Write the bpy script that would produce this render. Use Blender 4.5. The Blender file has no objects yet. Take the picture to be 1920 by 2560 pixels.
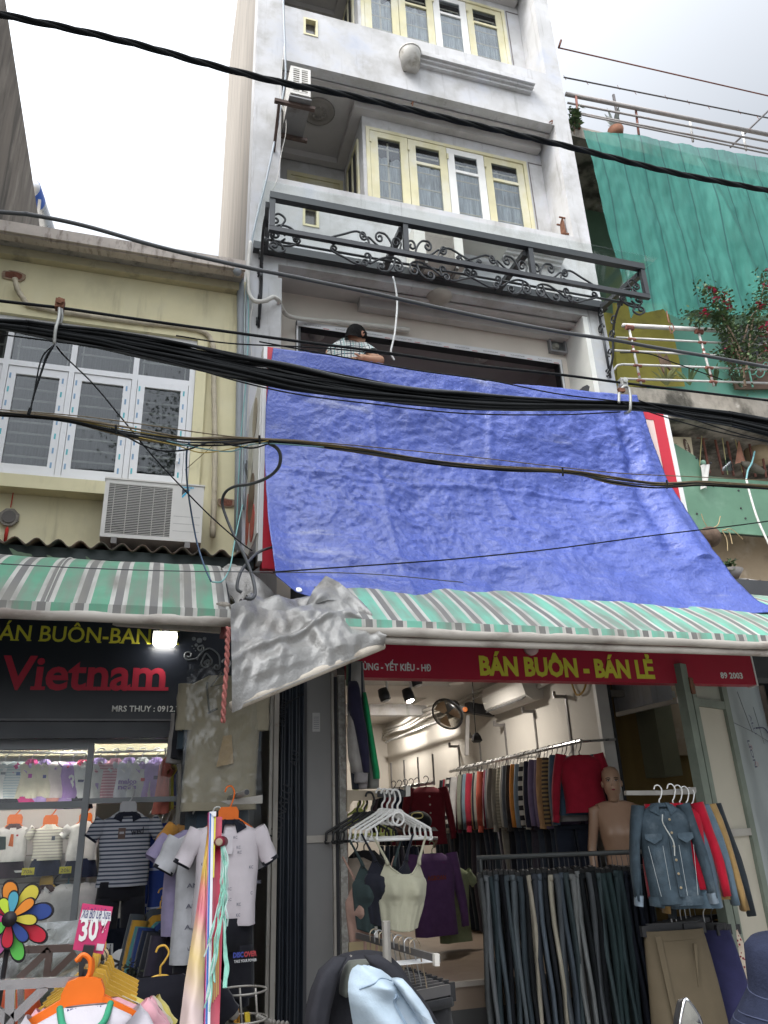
import bpy, bmesh, math, random
from mathutils import Vector, Matrix, noise
rnd = random.Random(7)
R = math.radians
SC = bpy.context.scene
COL = SC.collection
# ---------------------------------------------------------------- camera
def cam_axes(pitch, roll, yaw):
    cp, sp, cy, sy = math.cos(pitch), math.sin(pitch), math.cos(yaw), math.sin(yaw)
    fwd = Vector((sy*cp, cy*cp, sp)); right = Vector((cy, -sy, 0)); up = right.cross(fwd)
    r = math.cos(roll)*right + math.sin(roll)*up
    u = -math.sin(roll)*right + math.cos(roll)*up
    return r, u, fwd
CR, CU, CF = cam_axes(R(22.78), R(-2.333), R(17.55))
CAM = Vector((0, 0, 1.6))
cd = bpy.data.cameras.new('camera'); cam = bpy.data.objects.new('camera', cd); COL.objects.link(cam)
cd.sensor_fit = 'HORIZONTAL'; cd.sensor_width = 36; cd.lens = 36*1922/1920; cd.clip_start = .05; cd.clip_end = 600
mw = Matrix((CR, CU, -CF)).transposed().to_4x4(); mw.translation = CAM
cam.matrix_world = mw
SC.camera = cam
# ---------------------------------------------------------------- sky, sun, exposure
SUN = Vector((-.60, -.30, .74)).normalized()
w = bpy.data.worlds.new('World'); SC.world = w; w.use_nodes = True
nt = w.node_tree; nt.nodes.clear()
def N(t, ty, **k):
    n = t.nodes.new(ty)
    for a, b in k.items(): setattr(n, a, b)
    return n
out = N(nt, 'ShaderNodeOutputWorld'); bg = N(nt, 'ShaderNodeBackground'); bg.inputs[1].default_value = .1
sky = N(nt, 'ShaderNodeTexSky'); sky.sky_type = 'NISHITA'; sky.sun_disc = False
sky.sun_elevation = math.asin(SUN.z); sky.sun_rotation = math.atan2(SUN.x, SUN.y)
sky.air_density = 1.2; sky.dust_density = 3
tc = N(nt, 'ShaderNodeTexCoord')
def vm(op, a, b=None):
    n = N(nt, 'ShaderNodeVectorMath', operation=op); nt.links.new(a, n.inputs[0])
    if b is not None: n.inputs[1].default_value = b
    return n
def ma(t, op, a, b, c=None):
    n = N(t, 'ShaderNodeMath', operation=op)
    for i, x in enumerate((a, b, c)):
        if x is None: continue
        if isinstance(x, (int, float)): n.inputs[i].default_value = x
        else: t.links.new(x, n.inputs[i])
    return n.outputs[0]
dot = vm('DOT_PRODUCT', tc.outputs['Generated'], SUN).outputs['Value']
lobe = ma(nt, 'POWER', ma(nt, 'MAXIMUM', ma(nt, 'MULTIPLY_ADD', dot, .5, .5), 0), 4)
sep = N(nt, 'ShaderNodeSeparateXYZ'); nt.links.new(tc.outputs['Generated'], sep.inputs[0])
zen = ma(nt, 'MULTIPLY_ADD', ma(nt, 'MAXIMUM', sep.outputs[2], 0), .55, .5)
cn = N(nt, 'ShaderNodeTexNoise'); cn.inputs['Scale'].default_value = 1.6; cn.inputs['Detail'].default_value = 5
nt.links.new(tc.outputs['Generated'], cn.inputs[0])
cl = ma(nt, 'MULTIPLY_ADD', cn.outputs[0], .18, .95)
lum = ma(nt, 'MULTIPLY', ma(nt, 'MULTIPLY', ma(nt, 'MULTIPLY_ADD', lobe, 2.8, .15), zen), cl)
cc = N(nt, 'ShaderNodeVectorMath', operation='SCALE'); cc.inputs[0].default_value = (10.6, 11.0, 11.5)
nt.links.new(lum, cc.inputs['Scale'])
mx = N(nt, 'ShaderNodeMix', data_type='RGBA'); mx.inputs[0].default_value = .82
nt.links.new(sky.outputs[0], mx.inputs[6]); nt.links.new(cc.outputs[0], mx.inputs[7])
nt.links.new(mx.outputs[2], bg.inputs[0]); nt.links.new(bg.outputs[0], out.inputs[0])
ld = bpy.data.lights.new('sun', 'SUN'); ld.energy = 1.5; ld.angle = R(25); ld.color = (1, .96, .9)
lo = bpy.data.objects.new('sun', ld); COL.objects.link(lo); lo.rotation_euler = SUN.to_track_quat('Z', 'Y').to_euler()
SC.view_settings.view_transform = 'Standard'; SC.view_settings.look = 'None'
SC.view_settings.gamma = 1; SC.view_settings.use_curve_mapping = False; SC.view_settings.exposure = 1.2
SC.render.engine = 'CYCLES'; SC.cycles.use_denoising = True
SC.cycles.max_bounces = 8; SC.cycles.transparent_max_bounces = 16
# ---------------------------------------------------------------- places: a point of the photo on a known plane
S = 1920/1659
def ray(u, v):
    return CR*((u*S-960)/1922) - CU*((v*S-1280)/1922) + CF
def P(u, v, y):
    d = ray(u, v); return CAM + d*(y/d.y)
def PX(u, v, x):
    d = ray(u, v); return CAM + d*(x/d.x)
def PZ(u, v, z):
    d = ray(u, v); return CAM + d*((z-1.6)/d.z)
def tile(x0, y0, k):
    return lambda a, b: ((x0+a/k)/S, (y0+b/k)/S)
# ---------------------------------------------------------------- mesh building
class MB:
    def __init__(s): s.v = []; s.f = []; s.m = []
    def add(s, vs, fs, mi=0):
        o = len(s.v); s.v += [Vector(p) for p in vs]
        for f in fs: s.f.append(tuple(i+o for i in f)); s.m.append(mi)
        return s
    def box(s, x0, x1, y0, y1, z0, z1, mi=0):
        vs = [(x, y, z) for z in (z0, z1) for y in (y0, y1) for x in (x0, x1)]
        return s.add(vs, [(0,2,3,1),(4,5,7,6),(0,1,5,4),(2,6,7,3),(0,4,6,2),(1,3,7,5)], mi)
    def bar(s, p, q, a, b, up=(0,0,1), mi=0):
        p, q = Vector(p), Vector(q); d = (q-p).normalized(); up = Vector(up)
        x = d.cross(up)
        if x.length < 1e-4: x = d.cross(Vector((1,0,0)))
        x.normalize(); z = x.cross(d)
        vs = [c + x*(sx*a/2) + z*(sz*b/2) for c in (p, q) for sx, sz in ((-1,-1),(1,-1),(1,1),(-1,1))]
        return s.add(vs, [(3,2,1,0),(4,5,6,7),(0,1,5,4),(1,2,6,5),(2,3,7,6),(3,0,4,7)], mi)
    def tube(s, pts, r, n=6, caps=True, mi=0):
        pts = [Vector(p) for p in pts]; L = len(pts); o = len(s.v)
        t0 = (pts[1]-pts[0]).normalized(); ref = Vector((0,0,1)) if abs(t0.z) < .9 else Vector((1,0,0))
        nx = t0.cross(ref).normalized()
        for i, p in enumerate(pts):
            t = (pts[min(i+1,L-1)]-pts[max(i-1,0)])
            t = t.normalized() if t.length > 1e-9 else t0
            nx = nx - t*nx.dot(t)
            nx = nx.normalized() if nx.length > 1e-6 else t.orthogonal().normalized()
            ny = t.cross(nx); rr = r[i] if isinstance(r, (list, tuple)) else r
            for k in range(n):
                a = 2*math.pi*k/n; s.v.append(p + nx*(rr*math.cos(a)) + ny*(rr*math.sin(a)))
        for i in range(L-1):
            for k in range(n):
                a = o+i*n+k; b = o+i*n+(k+1)%n; s.f.append((a, b, b+n, a+n)); s.m.append(mi)
        if caps:
            s.f.append(tuple(o+k for k in reversed(range(n)))); s.m.append(mi)
            s.f.append(tuple(o+(L-1)*n+k for k in range(n))); s.m.append(mi)
        return s
    def prism(s, pts, vec, mi=0, side=None):
        pts = [Vector(p) for p in pts]; n = len(pts); vec = Vector(vec)
        vs = pts + [p+vec for p in pts]; o = len(s.v); s.v += vs
        s.f.append(tuple(o+i for i in range(n))); s.m.append(mi)
        s.f.append(tuple(o+n+i for i in reversed(range(n)))); s.m.append(mi)
        for i in range(n):
            j = (i+1) % n; s.f.append((o+i, o+n+i, o+n+j, o+j)); s.m.append(mi if side is None else side)
        return s
    def grid(s, fn, nu, nv, mi=0, close=False):
        o = len(s.v)
        for j in range(nv+1):
            for i in range(nu+1): s.v.append(Vector(fn(i/nu, j/nv)))
        for j in range(nv):
            for i in range(nu):
                a = o+j*(nu+1)+i
                s.f.append((a, a+1, a+nu+2, a+nu+1)); s.m.append(mi(i/nu, j/nv) if callable(mi) else mi)
        return s
    def loft(s, rings, caps=(True, True), mi=0):
        n = len(rings[0]); o = len(s.v)
        for rg in rings: s.v += [Vector(p) for p in rg]
        for i in range(len(rings)-1):
            for k in range(n):
                a = o+i*n+k; b = o+i*n+(k+1) % n
                s.f.append((a, b, b+n, a+n)); s.m.append(mi(i) if callable(mi) else mi)
        if caps[0]: s.f.append(tuple(o+k for k in reversed(range(n)))); s.m.append(mi(0) if callable(mi) else mi)
        if caps[1]: s.f.append(tuple(o+(len(rings)-1)*n+k for k in range(n))); s.m.append(mi(len(rings)-2) if callable(mi) else mi)
        return s
    def lathe(s, c, prof, n=16, ax=(0,0,1), mi=0):
        c = Vector(c); ax = Vector(ax).normalized(); x = ax.orthogonal().normalized(); y = ax.cross(x)
        return s.loft([[c + ax*h + x*(r*math.cos(2*math.pi*k/n)) + y*(r*math.sin(2*math.pi*k/n)) for k in range(n)] for r, h in prof], mi=mi)
    def ball(s, c, rx, ry, rz, n=12, m=8, mi=0):
        c = Vector(c)
        return s.loft([[c + Vector((rx*math.sin(a)*math.cos(2*math.pi*k/n), ry*math.sin(a)*math.sin(2*math.pi*k/n), -rz*math.cos(a))) for k in range(n)]
                       for a in [math.pi*(.02+.96*i/m) for i in range(m+1)]], mi=mi)
    def wall(s, x0, x1, z0, z1, y0, y1, holes=(), mi=0):
        # a wall across x with rectangular openings (hx0, hx1, hz0, hz1) and their reveals
        xs = sorted({x0, x1} | {min(max(h[i], x0), x1) for h in holes for i in (0, 1)})
        zs = sorted({z0, z1} | {min(max(h[i], z0), z1) for h in holes for i in (2, 3)})
        def solid(i, j):
            if i < 0 or j < 0 or i >= len(xs)-1 or j >= len(zs)-1: return False
            cx, cz = (xs[i]+xs[i+1])/2, (zs[j]+zs[j+1])/2
            return not any(h[0] < cx < h[1] and h[2] < cz < h[3] for h in holes)
        for i in range(len(xs)-1):
            for j in range(len(zs)-1):
                if not solid(i, j): continue
                a, b, c, d = xs[i], xs[i+1], zs[j], zs[j+1]
                s.add([(a,y0,c),(b,y0,c),(b,y0,d),(a,y0,d)], [(0,1,2,3)], mi)
                s.add([(a,y1,c),(b,y1,c),(b,y1,d),(a,y1,d)], [(3,2,1,0)], mi)
                if not solid(i-1, j): s.add([(a,y0,c),(a,y0,d),(a,y1,d),(a,y1,c)], [(0,1,2,3)], mi)
                if not solid(i+1, j): s.add([(b,y0,c),(b,y0,d),(b,y1,d),(b,y1,c)], [(3,2,1,0)], mi)
                if not solid(i, j-1): s.add([(a,y0,c),(b,y0,c),(b,y1,c),(a,y1,c)], [(3,2,1,0)], mi)
                if not solid(i, j+1): s.add([(a,y0,d),(b,y0,d),(b,y1,d),(a,y1,d)], [(0,1,2,3)], mi)
        return s
ORG = {}
def tagit(o, label=None, cat=None, group=None, kind=None):
    if label: o['label'] = label
    if cat: o['category'] = cat
    if group: o['group'] = group
    if kind: o['kind'] = kind
    return o
def build(name, mb, mats, parent=None, smooth=False, label=None, kind=None, origin=None):
    me = bpy.data.meshes.new(name)
    if parent is not None: og = ORG[parent.name]
    elif origin is not None: og = Vector(origin)
    else:
        n = max(1, len(mb.v)); og = Vector((sum(p.x for p in mb.v)/n, sum(p.y for p in mb.v)/n, min((p.z for p in mb.v), default=0)))
    me.from_pydata([tuple(p-og) for p in mb.v], [], mb.f)
    if not isinstance(mats, (list, tuple)): mats = [mats]
    for m in mats: me.materials.append(m)
    if len(mats) > 1: me.polygons.foreach_set('material_index', mb.m)
    if smooth: me.polygons.foreach_set('use_smooth', [True]*len(me.polygons))
    me.update()
    o = bpy.data.objects.new(name, me); COL.objects.link(o)
    if parent is not None: o.parent = parent
    else: o.location = og
    ORG[o.name] = og
    return tagit(o, label, None, None, kind)
def thing(name, label, cat, loc, group=None):
    o = bpy.data.objects.new(name, None); COL.objects.link(o); o.location = loc; o.empty_display_size = .1
    ORG[o.name] = Vector(loc)
    return tagit(o, label, cat, group)
def solo(name, mb, mats, label, cat, group=None, smooth=False):
    return tagit(build(name, mb, mats, None, smooth), label, cat, group)
def struct(name, mb, mats, smooth=False):
    return build(name, mb, mats, None, smooth, kind='structure')
def cr(pts, k=6):
    # smooth curve through the points
    pts = [Vector(p) for p in pts]; q = [pts[0]*2-pts[1]] + pts + [pts[-1]*2-pts[-2]]; o = []
    for i in range(1, len(q)-2):
        for j in range(k):
            t = j/k; a, b, c, d = q[i-1], q[i], q[i+1], q[i+2]
            o.append(.5*((2*b) + (c-a)*t + (2*a-5*b+4*c-d)*t*t + (3*b-a-3*c+d)*t**3))
    o.append(pts[-1]); return o
def lerp(a, b, t): return a+(b-a)*t
def curve1(tab, t):
    # piecewise linear table [(t, value)]
    if t <= tab[0][0]: return tab[0][1]
    for (a, x), (b, y) in zip(tab, tab[1:]):
        if t <= b: return lerp(x, y, (t-a)/(b-a))
    return tab[-1][1]
def facet(a, b, s=0):
    # crumple: random heights on a lattice joined by flat triangles
    i, j = math.floor(a), math.floor(b); f, g = a-i, b-j
    r = lambda p, q: noise.cell(Vector((p+.5, q+.5, s+.5)))-.5
    return r(i,j)+f*(r(i+1,j)-r(i,j))+g*(r(i+1,j+1)-r(i+1,j)) if f > g else r(i,j)+g*(r(i,j+1)-r(i,j))+f*(r(i+1,j+1)-r(i,j+1))
def nz(x, y, z=0): return noise.noise(Vector((x, y, z)))
# ---------------------------------------------------------------- materials
MAT = {}
def mat(name, col, rough=.6, var=.12, scale=6, bump=0., bscale=60, metal=0, spec=.4, stain=None, stretch=None, trans=0, emit=None, coat=0, sheen=0, alpha=1, detail=4, ridge=0):
    """procedural surface: noise-varied colour, optional stains (colour, amount, scale, (sx,sy,sz)), fine relief"""
    if name in MAT: return MAT[name]
    m = bpy.data.materials.new(name); m.use_nodes = True; t = m.node_tree; b = t.nodes['Principled BSDF']
    co = N(t, 'ShaderNodeTexCoord').outputs['Object']
    def nse(sc, st=None, det=4, ro=.55):
        n = N(t, 'ShaderNodeTexNoise'); n.inputs['Scale'].default_value = sc; n.inputs['Detail'].default_value = det; n.inputs['Roughness'].default_value = ro
        if st:
            mp = N(t, 'ShaderNodeMapping'); mp.inputs['Scale'].default_value = st; t.links.new(co, mp.inputs[0]); t.links.new(mp.outputs[0], n.inputs[0])
        else: t.links.new(co, n.inputs[0])
        return n.outputs[0]
    def mixc(f, a, c):
        n = N(t, 'ShaderNodeMix', data_type='RGBA'); t.links.new(f, n.inputs[0])
        for s_, x in ((n.inputs[6], a), (n.inputs[7], c)):
            if isinstance(x, tuple): s_.default_value = (*x[:3], 1)
            else: t.links.new(x, s_)
        return n.outputs[2]
    def ramp(x, lo, hi):
        n = N(t, 'ShaderNodeMapRange'); n.interpolation_type = 'SMOOTHSTEP'; n.inputs[1].default_value = lo; n.inputs[2].default_value = hi; t.links.new(x, n.inputs[0]); return n.outputs[0]
    c = tuple(col)
    base = mixc(ramp(nse(scale, stretch, detail), .25, .75), tuple(x*(1-var) for x in c), tuple(min(1, x*(1+var)) for x in c))
    for s_ in (stain or []):
        f = ramp(nse(s_[2], s_[3] if len(s_) > 3 else None, 6, .62), 1-s_[1]-.12, 1-s_[1]+.12)
        if len(s_) > 4: f = ma(t, 'MULTIPLY', f, s_[4])
        base = mixc(f, base, tuple(s_[0]))
    t.links.new(base, b.inputs['Base Color'])
    rv = ma(t, 'MULTIPLY_ADD', nse(scale*2.3), .2, rough-.1)
    t.links.new(rv, b.inputs['Roughness'])
    b.inputs['Metallic'].default_value = metal; b.inputs['Specular IOR Level'].default_value = spec
    b.inputs['Coat Weight'].default_value = coat; b.inputs['Sheen Weight'].default_value = sheen
    if trans: b.inputs['Transmission Weight'].default_value = trans
    if alpha < 1: b.inputs['Alpha'].default_value = alpha
    if emit: b.inputs['Emission Color'].default_value = (*emit[:3], 1); b.inputs['Emission Strength'].default_value = emit[3]
    if bump:
        bp = N(t, 'ShaderNodeBump'); bp.inputs['Strength'].default_value = min(1, bump*2); bp.inputs['Distance'].default_value = .01*bump*2
        hs = nse(bscale, stretch, 5, .6)
        if ridge:
            n = hs.node; n.noise_type = 'RIDGED_MULTIFRACTAL'; n.normalize = False; n.inputs['Detail'].default_value = 4; n.inputs['Roughness'].default_value = .5; n.inputs['Distortion'].default_value = .6
            hs = ma(t, 'MULTIPLY_ADD', nse(bscale*3.1, None, 4), .8, ma(t, 'MULTIPLY', hs, ridge))
        t.links.new(hs, bp.inputs['Height']); t.links.new(bp.outputs[0], b.inputs['Normal'])
    MAT[name] = m; return m
def stripes(m, axis, bands, period, off=0., vec=None):
    """woven or printed bands across one object axis: bands = [(fraction end, colour)]"""
    t = m.node_tree; b = t.nodes['Principled BSDF']; old = b.inputs['Base Color'].links[0].from_socket
    sp = N(t, 'ShaderNodeSeparateXYZ'); t.links.new(N(t, 'ShaderNodeTexCoord').outputs['Object'], sp.inputs[0])
    x = ma(t, 'FRACT', ma(t, 'DIVIDE', ma(t, 'ADD', sp.outputs[axis], off+100*period), period), 0)
    cur = old
    lo_ = 0
    for hi_, c in bands:
        if c is not None:
            f = ma(t, 'MULTIPLY', ma(t, 'GREATER_THAN', x, lo_), ma(t, 'LESS_THAN', x, hi_))
            n = N(t, 'ShaderNodeMix', data_type='RGBA'); t.links.new(f, n.inputs[0]); t.links.new(cur, n.inputs[6])
            mul = N(t, 'ShaderNodeMix', data_type='RGBA', blend_type='MULTIPLY'); mul.inputs[0].default_value = 0; mul.inputs[6].default_value = (*c, 1)
            t.links.new(mul.outputs[2], n.inputs[7]); cur = n.outputs[2]
        lo_ = hi_
    t.links.new(cur, b.inputs['Base Color']); return m
def glass(name, tint=(.8,.85,.85), refl=.12, rough=.02):
    if name in MAT: return MAT[name]
    m = bpy.data.materials.new(name); m.use_nodes = True; t = m.node_tree; t.nodes.clear()
    o = N(t, 'ShaderNodeOutputMaterial'); mxs = N(t, 'ShaderNodeMixShader'); tr = N(t, 'ShaderNodeBsdfTransparent'); gl = N(t, 'ShaderNodeBsdfGlossy')
    tr.inputs[0].default_value = (*tint, 1); gl.inputs['Roughness'].default_value = rough; gl.inputs[0].default_value = (.95, .97, 1, 1)
    ge = N(t, 'ShaderNodeNewGeometry'); dp = N(t, 'ShaderNodeVectorMath', operation='DOT_PRODUCT'); t.links.new(ge.outputs['Incoming'], dp.inputs[0]); t.links.new(ge.outputs['Normal'], dp.inputs[1])
    f = ma(t, 'POWER', ma(t, 'SUBTRACT', 1, ma(t, 'ABSOLUTE', dp.outputs['Value'], 0)), 5)
    t.links.new(ma(t, 'MULTIPLY_ADD', f, .85, refl+.025), mxs.inputs[0])
    t.links.new(tr.outputs[0], mxs.inputs[1]); t.links.new(gl.outputs[0], mxs.inputs[2]); t.links.new(mxs.outputs[0], o.inputs[0])
    MAT[name] = m; return m
def fab(col, name=None, rough=.85, var=.12, bump=.15):
    return mat(name or 'fabric_%02x%02x%02x' % tuple(int(min(1, max(0, c))*255) for c in col), col, rough=rough, var=var, scale=14, bump=bump, bscale=90, spec=.15, sheen=.15)
def lin(r, g, b):
    f = lambda c: (c/255/12.92 if c <= 10 else ((c/255+.055)/1.055)**2.4)
    return (f(r), f(g), f(b))
# lettering and flat print: real glyph outlines, a few mm thick
def text(name, body, pl, pr, h, m, parent=None, n=(0,-1,0), bold=.0, depth=.002, label=None, font=None, italic=0, keep=False):
    """glyphs between the points pl and pr (baseline ends); h = cap height in m"""
    cu = bpy.data.curves.new('t', 'FONT'); cu.body = body; cu.size = 1; cu.offset = bold; cu.shear = italic; cu.resolution_u = 2
    o = bpy.data.objects.new('t', cu); COL.objects.link(o)
    me = bpy.data.meshes.new_from_object(o.evaluated_get(bpy.context.evaluated_depsgraph_get()))
    bpy.data.objects.remove(o); bpy.data.curves.remove(cu)
    vs = [v.co.copy() for v in me.vertices]; fs = [tuple(p.vertices) for p in me.polygons]; bpy.data.meshes.remove(me)
    x0 = min(v.x for v in vs); x1 = max(v.x for v in vs)
    pl, pr = Vector(pl), Vector(pr); d = pr-pl; L = d.length; d.normalize(); n = Vector(n).normalized(); up = (-(n.cross(d))) if (-(n.cross(d))).z > 0 or abs((n.cross(d)).z) < 1e-6 else n.cross(d)
    up = d.cross(n)*-1
    if up.z < 0: up = -up
    sx = L/(x1-x0); sy = h/.73
    mb = MB(); q = [pl + d*((v.x-x0)*sx) + up*(v.y*sy) for v in vs]
    mb.add([p + n*depth for p in q], fs)
    return build(name, mb, m, parent, label=label)
# ================================================================ ground
m_asph = mat('asphalt', (.10,.10,.10), .9, .25, 5, .3, 120)
m_pave = mat('paving', (.34,.32,.29), .85, .2, 3, .2, 90, stain=[((.12,.11,.1), .42, 2.)])
mb = MB(); mb.grid(lambda u, v: (-150+300*u, -150+153.0*v, 0), 12, 12); struct('road', mb, m_asph)
mb = MB(); mb.box(-60, 60, 3.0, 90, -.3, .14); struct('pavement', mb, m_pave)
mb = MB(); mb.box(-60, 60, 2.82, 2.999, -.3, .15); struct('kerb', mb, mat('kerb_stone', (.3,.29,.27), .85, .15, 6, .2))
# ================================================================ tube house
m_plast = mat('plaster_bluegrey', (.50,.495,.495), .85, .1, 2.2, .12, 70, stain=[((.30,.285,.26), .42, 3.4, (1,1,.6), .5), ((.60,.60,.62), .46, 2.6, None, .8), ((.36,.39,.47), .36, 1.3, None, .7), ((.15,.14,.12), .32, 5, (2.8,2.8,.2), .6), ((.09,.085,.075), .22, 9, (1.5,1.5,.6), .6)])
m_plastc = mat('plaster_cream', (.68,.62,.55), .85, .06, 2, .05, 60)
m_soff = mat('soffit_grey', (.48,.46,.45), .85, .08, 2, .05, 60, stain=[((.36,.34,.32), .38, 1.6)])
m_side = mat('side_render', (.27,.235,.195), .9, .12, 3, .12, 40, stretch=(2.5,2.5,.16), stain=[((.17,.15,.13), .42, 5, (3,3,.09)), ((.34,.31,.27), .4, 7, (3,3,.1), .6), ((.14,.125,.11), .34, .9, (1,1,.5), .6)])
m_cream = mat('cream_paint', (.62,.57,.36), .55, .1, 3, .06, 60, stain=[((.66,.64,.55), .45, 3, (1,1,.5), .8), ((.2,.13,.08), .22, 26, None, .8)])
m_white = mat('white_paint', (.74,.73,.70), .5, .06, 4)
m_glass = glass('window_glass', (.74,.77,.79), .02)
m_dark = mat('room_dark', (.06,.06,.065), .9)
m_curt = mat('curtain_white', (.66,.67,.66), .9, .3, 9, stretch=(9,1,.4))
m_bar = mat('grille_bar', (.74,.64,.48), .6, .1, 10)
m_grout = mat('groove_dark', (.2,.18,.18), .9)
XL, XR, YF = .62, 4.56, 6.0
house = thing('tube_house', 'tall narrow grey plastered house with cream casement windows above the tarp', 'building', (2.6, 8, .14))
mb = MB(); mb.box(XL, XL+.12, 6.3, 11, .14, 16)
build('side_wall', mb, m_side, house)
mb = MB(); mb.box(XL, .915, YF, 6.3, 3.3, 16); mb.box(XL, .95, YF-.02, YF-.0005, 3.3, 6.62)
build('pier', mb, m_plast, house)
mb = MB(); mb.box(4.34, XR, YF, 11, 2.6, 16); build('pier', mb, m_plast, house)
mb = MB(); mb.box(.74, 4.56, 10.9, 11.05, 3.2, 16); build('back_wall', mb, m_plast, house)
mb = MB(); mb.box(.63, 4.55, 6.3, 10.9, 15.9, 16); build('roof', mb, m_plast, house)
ys = 5.985
def storey(zs, top, holes):
    """slab with soffit, parapet and bay window wall of one storey; zs = underside of the front band"""
    mb = MB(); mb.box(.916, 4.339, YF+.13, 7.3, zs+.02, zs+.14); build('floor_slab', mb, m_soff, house)
    # cornice mouldings round the soffit
    mb = MB()
    for i, (a, b) in enumerate(((.10,.05),(.16,.03))):
        mb.box(.917, 4.338, YF+.131+i*.0, YF+.131+a*.7, zs+.018-b-.0, zs+.0199)
    mb.box(1.93-.1, 4.3, 6.31, 6.409, zs-.09, zs+.0185); mb.box(1.83, 1.949, 6.4095, 7.28, zs-.085, zs+.0175); mb.box(.917, 1.8295, 7.19, 7.279, zs-.08, zs+.0165)
    build('cornice', mb, m_soff, house)
    mb = MB(); mb.wall(.9155, 4.3395, zs, top, YF, YF+.13, holes); build('parapet', mb, m_plast, house)
def bay(z0, zh, ztop, cross=True, prof=0):
    """bay wall y=6.41 with a four-light window, and the balcony recess with door at its side"""
    wx = (2.02, 4.08)
    mb = MB(); mb.wall(1.95, 4.339, z0, ztop, 6.41, 6.53, [(wx[0], wx[1], z0+.55, zh)]); build('bay_wall', mb, m_plast, house)
    mb = MB(); mb.box(4.14, 4.152, 6.402, 6.4095, z0, zh+.03); mb.box(4.14, 4.338, 6.402, 6.4095, zh+.03, zh+.042); mb.box(2.9,4.139,6.402,6.4095,zh+.2,zh+.208); build('groove', mb, m_grout, house)
    win = build('window', MB().wall(wx[0]-.03, wx[1]+.03, z0+.5, zh+.03, 6.395, 6.45, [(wx[0]+.015, wx[1]-.015, z0+.56, zh-.015)]), m_cream, house)
    xs = [2.035, 2.515, 3.02, 3.52, 4.065]
    for i in range(4):
        a, b = xs[i]+.004, xs[i+1]-.004; zt = zh-.02; zb = z0+.57; tr = zt-.36
        mw_ = m_white if (i == 2) else m_cream
        f = MB(); st = .095
        f.wall(a, b, zb, zt, 6.40+.004*i, 6.435, [(a+st, b-st, zb+.1, zt-.085)])
        if i: f.box(a+st, b-st, 6.402, 6.43, tr-.02, tr+.02)
        build('casement', f, mw_, win)
        build('pane', MB().box(a+st, b-st, 6.418, 6.422, zb+.1, zt-.085), m_glass, win)
        n = 7
        for k in range(n):
            zz = lerp(zb+.15, zt-.2, k/(n-1)); build('grille_bar', MB().box(a+st, b-st, 6.455, 6.463, zz-.009, zz+.009), m_bar, win)
        if i == 0: build('grille_bar', MB().box((a+b)/2-.012, (a+b)/2+.012, 6.4635, 6.470, zb+.1, zt-.085), m_bar, win)
        # hinges
        for hz in (zb+.25, zt-.2): build('hinge', MB().box(a-.012, a+.01, 6.385, 6.3995, hz, hz+.08), m_cream, win)
    cu = MB(); cu.grid(lambda u, v: (lerp(2.05, 4.06, u), 6.56+.02*math.sin(u*95)+.012*math.sin(u*41+2), lerp(z0+.5, zh-(.25 if u < .5 else .1), v)), 160, 1)
    build('curtain', cu, m_curt, win, True)
    # dark room behind
    rm = MB(); rm.add([(1.97,6.62,z0),(4.33,6.62,z0),(4.33,8.8,z0),(1.97,8.8,z0),(1.97,6.62,ztop),(4.33,6.62,ztop),(4.33,8.8,ztop),(1.97,8.8,ztop)], [(3,2,6,7),(0,3,7,4),(2,1,5,6),(4,7,6,5),(0,1,2,3)])
    build('room', rm, m_dark, house)
    # recess: side of the bay with a narrow window, back wall with door
    mb = MB(); mb.box(1.95, 1.99, 6.5301, 7.3, z0, ztop); build('bay_side', mb, m_plast, house)
    sw = build('side_window', MB().add([(1.935,6.6,z0+.1),(1.935,6.68,z0+.1),(1.935,6.68,zh),(1.935,6.6,zh)], [(0,1,2,3)]).box(1.925,1.948,6.58,6.63,z0+.1,zh).box(1.925,1.948,6.82,6.86,z0+.1,zh).box(1.925,1.948,7.05,7.1,z0+.1,zh).box(1.925,1.948,6.6301,7.0499,zh-.05,zh), m_cream, house)
    build('pane', MB().box(1.938, 1.944, 6.63, 7.05, z0+.1, zh-.05), m_dark, sw)
    mb = MB(); mb.wall(.916, 1.95, z0, ztop, 7.3, 7.4, [(1.2, 1.93, z0, zh+.03)]); build('recess_wall', mb, m_plast, house)
    dr = build('balcony_door', MB().wall(1.2, 1.93, z0, zh+.03, 7.285, 7.34, [(1.25, 1.88, z0, zh-.03)]), m_cream, house)
    lf = MB(); hs = [(c, c+.2, r_, r_+.24) for c in (1.34, 1.60) for r_ in (zh-.4, zh-.69, zh-.98, zh-1.27)]
    lf.wall(1.252, 1.878, z0+.02, zh-.032, 7.30, 7.335, hs); build('leaf', lf, m_cream, dr)
    for hh in hs: build('pane', MB().box(hh[0], hh[1], 7.318, 7.322, hh[2], hh[3]), mat('dark_pane', (.09,.085,.085), .15, spec=.6), dr)
storey(6.80, 7.92, [(1.17, 1.31, 7.36, 7.62)])
storey(9.70, 10.62, [(1.17, 1.31, 10.22, 10.48)])
storey(12.55, 13.4, [])
bay(6.94, 9.41, 9.70)
bay(9.84, 12.3, 12.56)
for zt in (7.62, 10.48):
    mb = MB(); mb.wall(1.155, 1.325, zt-.275, zt+.015, YF-.008, YF+.05, [(1.18, 1.30, zt-.25, zt-.01)]); build('vent_surround', mb, m_cream, house)
    build('vent_bar', MB().box(1.18,1.30,YF+.06,YF+.075,zt-.25,zt-.01), mat('dark_pane', (.09,.085,.085), .15), house)
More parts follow.
